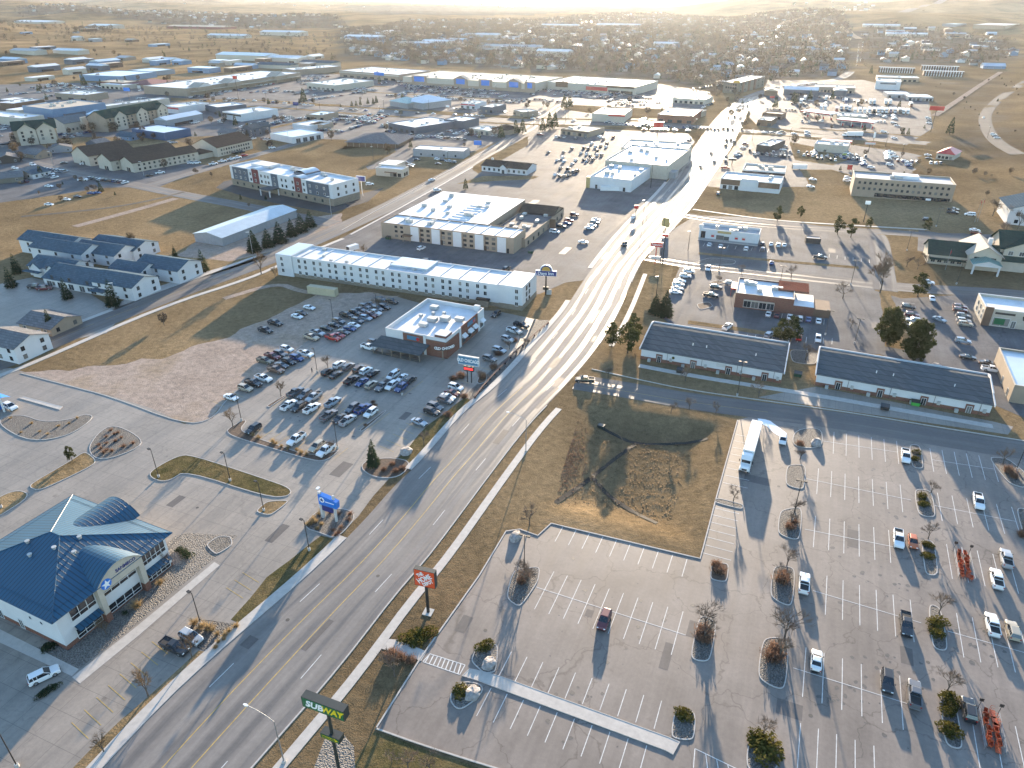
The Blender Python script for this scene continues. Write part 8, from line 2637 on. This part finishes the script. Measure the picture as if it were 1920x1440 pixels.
# the wood beyond: one mass
def mass(name, pts, seed, mats, con_p, hr, quads_n=22):
    r = np.random.default_rng(seed)
    vs, mi = [], []
    for x, y in pts:
        h = rg.uniform(*hr); z0 = gz(x, y); con = rg.random() < con_p
        q = r.normal(size=(quads_n, 3)); q /= np.linalg.norm(q, axis=1)[:, None]
        if con:
            zz = 1 - np.sqrt(r.random(quads_n)); c_ = np.stack([q[:, 0] * .26 * (1 - zz), q[:, 1] * .26 * (1 - zz), zz], 1) * h
            s = h * .11
        else:
            c_ = q * np.array([.42, .42, .36]) * r.uniform(.5, 1, (quads_n, 1)) * h + np.array([0, 0, .6 * h]); s = h * .115
        a = r.normal(size=(quads_n, 3)); a /= np.linalg.norm(a, axis=1)[:, None]
        b = np.cross(a, r.normal(size=(quads_n, 3))); b /= np.linalg.norm(b, axis=1)[:, None]
        c_ = c_ + np.array([x, y, z0])
        vs.append(np.stack([c_ - a * s, c_ - b * s * .6, c_ + a * s, c_ + b * s * .6], 1).reshape(-1, 3))
        mi += [2 if con else (1 if rg.random() < .28 else 0)] * quads_n
    v = np.concatenate(vs)
    nq = len(v) // 4
    me = bpy.data.meshes.new(name)
    me.vertices.add(len(v)); me.vertices.foreach_set('co', v.ravel())
    me.loops.add(nq * 4); me.loops.foreach_set('vertex_index', np.arange(nq * 4))
    me.polygons.add(nq); me.polygons.foreach_set('loop_start', np.arange(nq) * 4); me.polygons.foreach_set('loop_total', np.full(nq, 4))
    for m in mats: me.materials.append(MATS[m])
    me.polygons.foreach_set('material_index', mi)
    me.update(calc_edges=True)
    return tag(link(name, me), kind='stuff')
tp = [p for p in zone_points(RES[0], 19000) if free(*p, .2)] + [p for p in zone_points(RES[1], 500) if free(*p, 1)] + [p for p in zone_points(RES[2], 3600) if free(*p, 1)] + zone_points(RES[3], 120)
tp += zone_points([(0, 60), (330, 52), (640, 70), (640, 118), (380, 112), (300, 90), (0, 95)], 420)
mass('far_woodland', tp, 5, ['haze_twig', 'haze_twig_warm', 'spruce_green'], .15, (6, 12.5))
mass('far_shrubland', zone_points([(0, 6), (640, 8), (1100, 12), (1200, 22), (700, 36), (300, 18), (0, 26)], 3600) + zone_points([(1500, 14), (1900, 12), (1900, 70), (1650, 60)], 260), 6, ['haze_twig', 'haze_twig_warm', 'spruce_green'], .3, (4, 9), 8)
# roofs deeper in the wood and far lots of cars: too many and too small to count
mb = MB()
hp = [p for p in zone_points(RES[0], 900) if free(*p, 7)][:560] + [p for p in zone_points(RES[2], 130)] + zone_points([(100, 5), (1150, 8), (900, 20), (200, 14)], 70) + zone_points([(1480, 30), (1640, 32), (1640, 44), (1480, 42)], 40)
for x, y in hp:
    a = rad(-22 + rg.choice((0, 90)) + rg.uniform(-5, 5)); L, Wd, h = rg.uniform(5, 8), rg.uniform(3.5, 5), rg.uniform(3, 5.5)
    mb.T = Matrix.Translation((x, y, gz(x, y))) @ Matrix.Rotation(a, 4, 'Z'); k = rg.randrange(3)
    mb.box(-L, L, -Wd, Wd, -2, h, 0)
    mb.add([(-L - .4, -Wd - .4, h), (L + .4, -Wd - .4, h), (L + .4, 0, h + 2.6), (-L - .4, 0, h + 2.6), (L + .4, Wd + .4, h), (-L - .4, Wd + .4, h)], [(0, 1, 2, 3), (3, 2, 4, 5), (0, 3, 5), (1, 4, 2)], 1 + k)
mb.T = None
tag(mb.build('far_rooftops', [MATS['stucco_cream'], MATS['roof_grey'], MATS['roof_steel'], MATS['shingle_brown']]), kind='stuff')
mb = MB()
fmats = [paint(c_) for c_ in 'wskgbm'] + [MATS['glass']]
def far_row(a, b, n, ang, fill=.8):
    A, B = P(*a), P(*b)
    for k in range(n):
        if rg.random() > fill: continue
        p = A.lerp(B, k / max(1, n - 1))
        mb.T = Matrix.Translation((p.x, p.y, gz(p.x, p.y) + .05)) @ Matrix.Rotation(rad(ang + rg.uniform(-3, 3)), 4, 'Z')
        c_ = rg.choice((0, 0, 0, 1, 1, 2, 3, 2, 4, 5)); hh = rg.uniform(0, .35)
        mb.loft([[(-2.2, -.9, .3), (2.2, -.9, .3), (2.2, .9, .3), (-2.2, .9, .3)], [(-2.25, -.9, .9), (2.2, -.88, .85), (2.2, .88, .85), (-2.25, .9, .9)]], c_)
        mb.loft([[(-1.9, -.85, .9), (1.2, -.85, .9), (1.2, .85, .9), (-1.9, .85, .9)], [(-1.4, -.7, 1.4 + hh), (.4, -.7, 1.4 + hh), (.4, .7, 1.4 + hh), (-1.4, .7, 1.4 + hh)]], 6)
        mb.loft([[(-1.45, -.72, 1.38 + hh), (.45, -.72, 1.38 + hh), (.45, .72, 1.38 + hh), (-1.45, .72, 1.38 + hh)], [(-1.3, -.6, 1.48 + hh), (.3, -.6, 1.48 + hh), (.3, .6, 1.48 + hh), (-1.3, .6, 1.48 + hh)]], c_)
for k, v in enumerate((153, 155.5, 158, 160.5, 163, 166, 169, 172)):
    far_row((742 + k * 3, v), (990 - k * 16, v + 9.5 - k * .5), 46 - k * 3, 67, .82 - k * .03)
for v in (166, 168.5, 171.5): far_row((1010, v), (1170, v + 8), 34, 67, .6)
far_row((1040, 178), (1160, 184), 20, 67, .3); far_row((640, 150), (700, 148), 14, 67, .8); far_row((655, 144), (735, 148), 18, 67, .7)
far_row((850, 205), (1010, 215), 24, -10, .35); far_row((430, 186), (640, 203), 30, -6, .5); far_row((640, 206), (1260, 236), 60, -6, .3); far_row((60, 192), (430, 190), 50, 0, .45)
far_row((110, 166), (330, 158), 40, 20, .6); far_row((20, 178), (150, 168), 24, 20, .5); far_row((570, 190), (640, 180), 14, 30, .5); far_row((1300, 168), (1350, 160), 10, 60, .7); far_row((1430, 168), (1530, 158), 22, 10, .7)
far_row((1612, 120), (1618, 80), 26, 80, .8); far_row((1606, 130), (1610, 84), 22, 80, .6); far_row((360, 168), (420, 160), 16, 67, .7)
far_row((1310, 205), (1335, 196), 8, 60, .8); far_row((1285, 268), (1298, 258), 4, 60, .6); far_row((1200, 244), (1290, 246), 12, 10, .7); far_row((1180, 200), (1215, 195), 6, 60, .6)
# ------------------------------------------------------------------ filling in the commercial strip
def clear(x, y, m=2):
    for b in FOOT:
        dx, dy = x - b.A.x, y - b.A.y
        ca, sa = math.cos(b.ang), math.sin(b.ang)
        u, v = dx * ca + dy * sa, -dx * sa + dy * ca
        if -m < u < b.L + m and -m < v < b.W + m: return False
    return True
LOTS = [([(60, 160), (300, 152), (560, 138), (640, 140), (640, 182), (480, 180), (300, 186), (60, 186)], 70), ([(640, 152), (760, 160), (1010, 176), (1180, 176), (1200, 200), (1000, 196), (640, 176)], 60),
        ([(400, 214), (640, 218), (640, 238), (560, 262), (400, 262)], 26), ([(660, 222), (940, 236), (900, 262), (760, 262), (650, 250)], 30), ([(1130, 224), (1290, 230), (1290, 242), (1130, 240)], 10),
        ([(1430, 175), (1640, 185), (1690, 235), (1420, 228)], 22), ([(1400, 280), (1500, 280), (1690, 298), (1680, 312), (1560, 308), (1480, 306), (1400, 300)], 13), ([(-20, 225), (200, 232), (120, 262), (-20, 262)], 16), ([(60, 306), (230, 330), (60, 350), (-40, 350)], 6)]
for poly, n in LOTS:
    for x, y in zone_points(poly, n):
        a = -22.5 + rg.choice((0, 0, 90)); d = Vector((math.cos(rad(a)), math.sin(rad(a)), 0))
        for k in range(rg.randint(3, 11)):
            q = Vector((x, y, 0)) + d * 2.9 * k
            if rg.random() < .25 or not clear(q.x, q.y, 3): continue
            mb.T = Matrix.Translation((q.x, q.y, gz(q.x, q.y) + .05)) @ Matrix.Rotation(rad(a + 90 + rg.uniform(-3, 3)), 4, 'Z')
            c_ = rg.choice((0, 0, 0, 1, 1, 2, 3, 2, 4, 5)); hh = rg.uniform(0, .35)
            mb.loft([[(-2.2, -.9, .3), (2.2, -.9, .3), (2.2, .9, .3), (-2.2, .9, .3)], [(-2.25, -.9, .9), (2.2, -.88, .85), (2.2, .88, .85), (-2.25, .9, .9)]], c_)
            mb.loft([[(-1.9, -.85, .9), (1.2, -.85, .9), (1.2, .85, .9), (-1.9, .85, .9)], [(-1.4, -.7, 1.4 + hh), (.4, -.7, 1.4 + hh), (.4, .7, 1.4 + hh), (-1.4, .7, 1.4 + hh)]], 6)
            mb.loft([[(-1.45, -.72, 1.38 + hh), (.45, -.72, 1.38 + hh), (.45, .72, 1.38 + hh), (-1.45, .72, 1.38 + hh)], [(-1.3, -.6, 1.48 + hh), (.3, -.6, 1.48 + hh), (.3, .6, 1.48 + hh), (-1.3, .6, 1.48 + hh)]], c_)
mb.T = None
tag(fix_normals(mb.build('far_parked_cars', fmats)), kind='stuff')
# grassy hill paths and pale field streaks
for q, w_ in (([(1380, 78), (1440, 62), (1520, 50), (1640, 44), (1760, 34), (1920, 20)], 34), ([(1610, 78), (1560, 60), (1440, 60)], 16)):
    ln = resample(chaikin(W2(q), 2, False), 30)
    A, B_ = offs(ln, w_)
    mb = MB()
    for i in range(len(ln) - 1):
        mb.face([(p.x, p.y, gz(p.x, p.y) + 1.2) for p in (A[i], B_[i], B_[i + 1], A[i + 1])])
    struct(mb.build('path', MATS['gravel_dirt']))
# more low shops, planted strips and street trees between them
FS = []
for poly, n, where in (([(20, 120), (300, 112), (620, 108), (640, 122), (560, 130), (300, 146), (20, 160)], 26, 'behind the strip mall'), ([(20, 190), (200, 215), (400, 222), (420, 240), (240, 236), (20, 232)], 8, 'between the left hotels'), ([(1440, 170), (1640, 175), (1640, 182), (1440, 182)], 3, 'above the truck stop'), ([(1640, 70), (1900, 66), (1910, 110), (1640, 112)], 14, 'on the right slope'), ([(660, 66), (1000, 60), (1100, 100), (700, 104)], 16, 'in the leafless neighbourhood'), ([(0, 70), (300, 62), (330, 100), (0, 112)], 7, 'on the left prairie')):
    m = 0
    for x, y in zone_points(poly, n * 6):
        L, Wd, h = rg.uniform(16, 44), rg.uniform(12, 24), rg.uniform(4, 7)
        if m >= n or not free(x, y, 16) or not all(clear(x + dx, y + dy, 4) for dx in (-12, 0, 12) for dy in (-12, 0, 12)): continue
        wl, rf, wd = rg.choice((('stucco_cream', 'roof_white', 'cream'), ('wall_grey', 'roof_steel', 'grey'), ('wall_blue', 'roof_steel', 'pale blue'), ('stucco_tan', 'roof_grey', 'tan'), ('wall_brown', 'roof_tan', 'brown'), ('wall_slate', 'roof_white', 'slate')))
        root = tag(empty('low_shop', (x, y, gz(x, y)), rad(-22 + rg.choice((0, 90)))), f'low {wd} walled shop {where}', 'building', f'low {wd} shops {where}')
        b = MB(); b.box(-L / 2, L / 2, -Wd / 2, Wd / 2, -2, h); b.build('wall', MATS[wl], root)
        b = MB()
        if rg.random() < .5: b.add([(-L / 2 - .4, -Wd / 2 - .4, h), (L / 2 + .4, -Wd / 2 - .4, h), (L / 2 + .4, 0, h + 2.4), (-L / 2 - .4, 0, h + 2.4), (L / 2 + .4, Wd / 2 + .4, h), (-L / 2 - .4, Wd / 2 + .4, h)], [(0, 1, 2, 3), (3, 2, 4, 5), (0, 3, 5), (1, 4, 2)])
        else: b.box(-L / 2 + .3, L / 2 - .3, -Wd / 2 + .3, Wd / 2 - .3, h + .004, h + .12)
        b.build('roof', MATS[rf], root)
        b = MB(); b.box(-L * .3, L * .2, -Wd / 2 - .08, -Wd / 2 - .005, .3, 2.8); b.build('shop_window', MATS['glass'], root)
        claim(x, y, 16); m += 1
def planted(poly, n, where, con=.2, hr=(3, 8)):
    for x, y in zone_points(poly, n):
        if clear(x, y, 3): far_tree(x, y, rg.uniform(*hr), rg.random() < con, where)
planted([(640, 180), (1000, 196), (1200, 206), (1290, 222), (1000, 214), (640, 196)], 24, 'along the arterial road')
planted([(300, 182), (640, 196), (640, 204), (300, 192)], 14, 'along the arterial road')
planted([(400, 214), (640, 220), (640, 262), (420, 300), (330, 300)], 26, 'round the white garages')
planted([(640, 240), (780, 250), (960, 250), (900, 290), (700, 300)], 16, 'round the old lodge')
planted([(1300, 170), (1420, 170), (1400, 240), (1330, 250), (1290, 220)], 16, 'by the far junction', .1)
planted([(1420, 180), (1740, 200), (1760, 260), (1440, 240)], 14, 'round the truck stop', .3)
planted([(1480, 266), (1760, 300), (1900, 330), (1880, 380), (1600, 340)], 16, 'round the brown office', .1, (2, 5))
planted([(1750, 160), (1920, 120), (1940, 330), (1850, 300)], 26, 'on the scrubby right hillside', .25, (1.5, 4))
planted([(0, 100), (320, 90), (640, 80), (620, 108), (0, 140)], 40, 'behind the left strip', .2, (4, 9))
planted([(330, 300), (430, 330), (630, 400), (560, 430), (400, 380)], 7, 'along the side street verge', .3, (2, 4))
planted([(20, 360), (130, 330), (330, 360), (200, 420), (60, 420)], 12, 'along the creek in the left field', .05, (2, 4.5))
for q in ([(310, 189), (480, 186), (640, 199), (800, 209), (940, 220), (1260, 228)], [(300, 201), (480, 198), (640, 212), (800, 222), (940, 233), (1260, 239)], [(640, 170), (820, 180), (1000, 190)], [(660, 160), (730, 163)], [(1500, 240), (1740, 256), (1900, 280)], [(1420, 250), (1600, 266), (1760, 284), (1900, 300)], [(430, 256), (520, 238), (600, 220)], [(1310, 475), (1440, 488), (1610, 502)], [(1290, 604), (1420, 622), (1480, 634)]):
    ln = line_px(q); A, B_ = offs(ln, rg.uniform(4, 8) if q[0][1] < 300 else 3.2); mb = MB()
    for i in range(len(ln) - 1): mb.face([(p.x, p.y, .062) for p in (A[i], B_[i], B_[i + 1], A[i + 1])])
    struct(mb.build('verge', MATS['lawn']))
bpy.context.view_layer.update()
for k, o in PROTO.items():
    if k not in used:
        for ch in list(o.children_recursive): bpy.data.objects.remove(ch)
        bpy.data.objects.remove(o)
resolve()
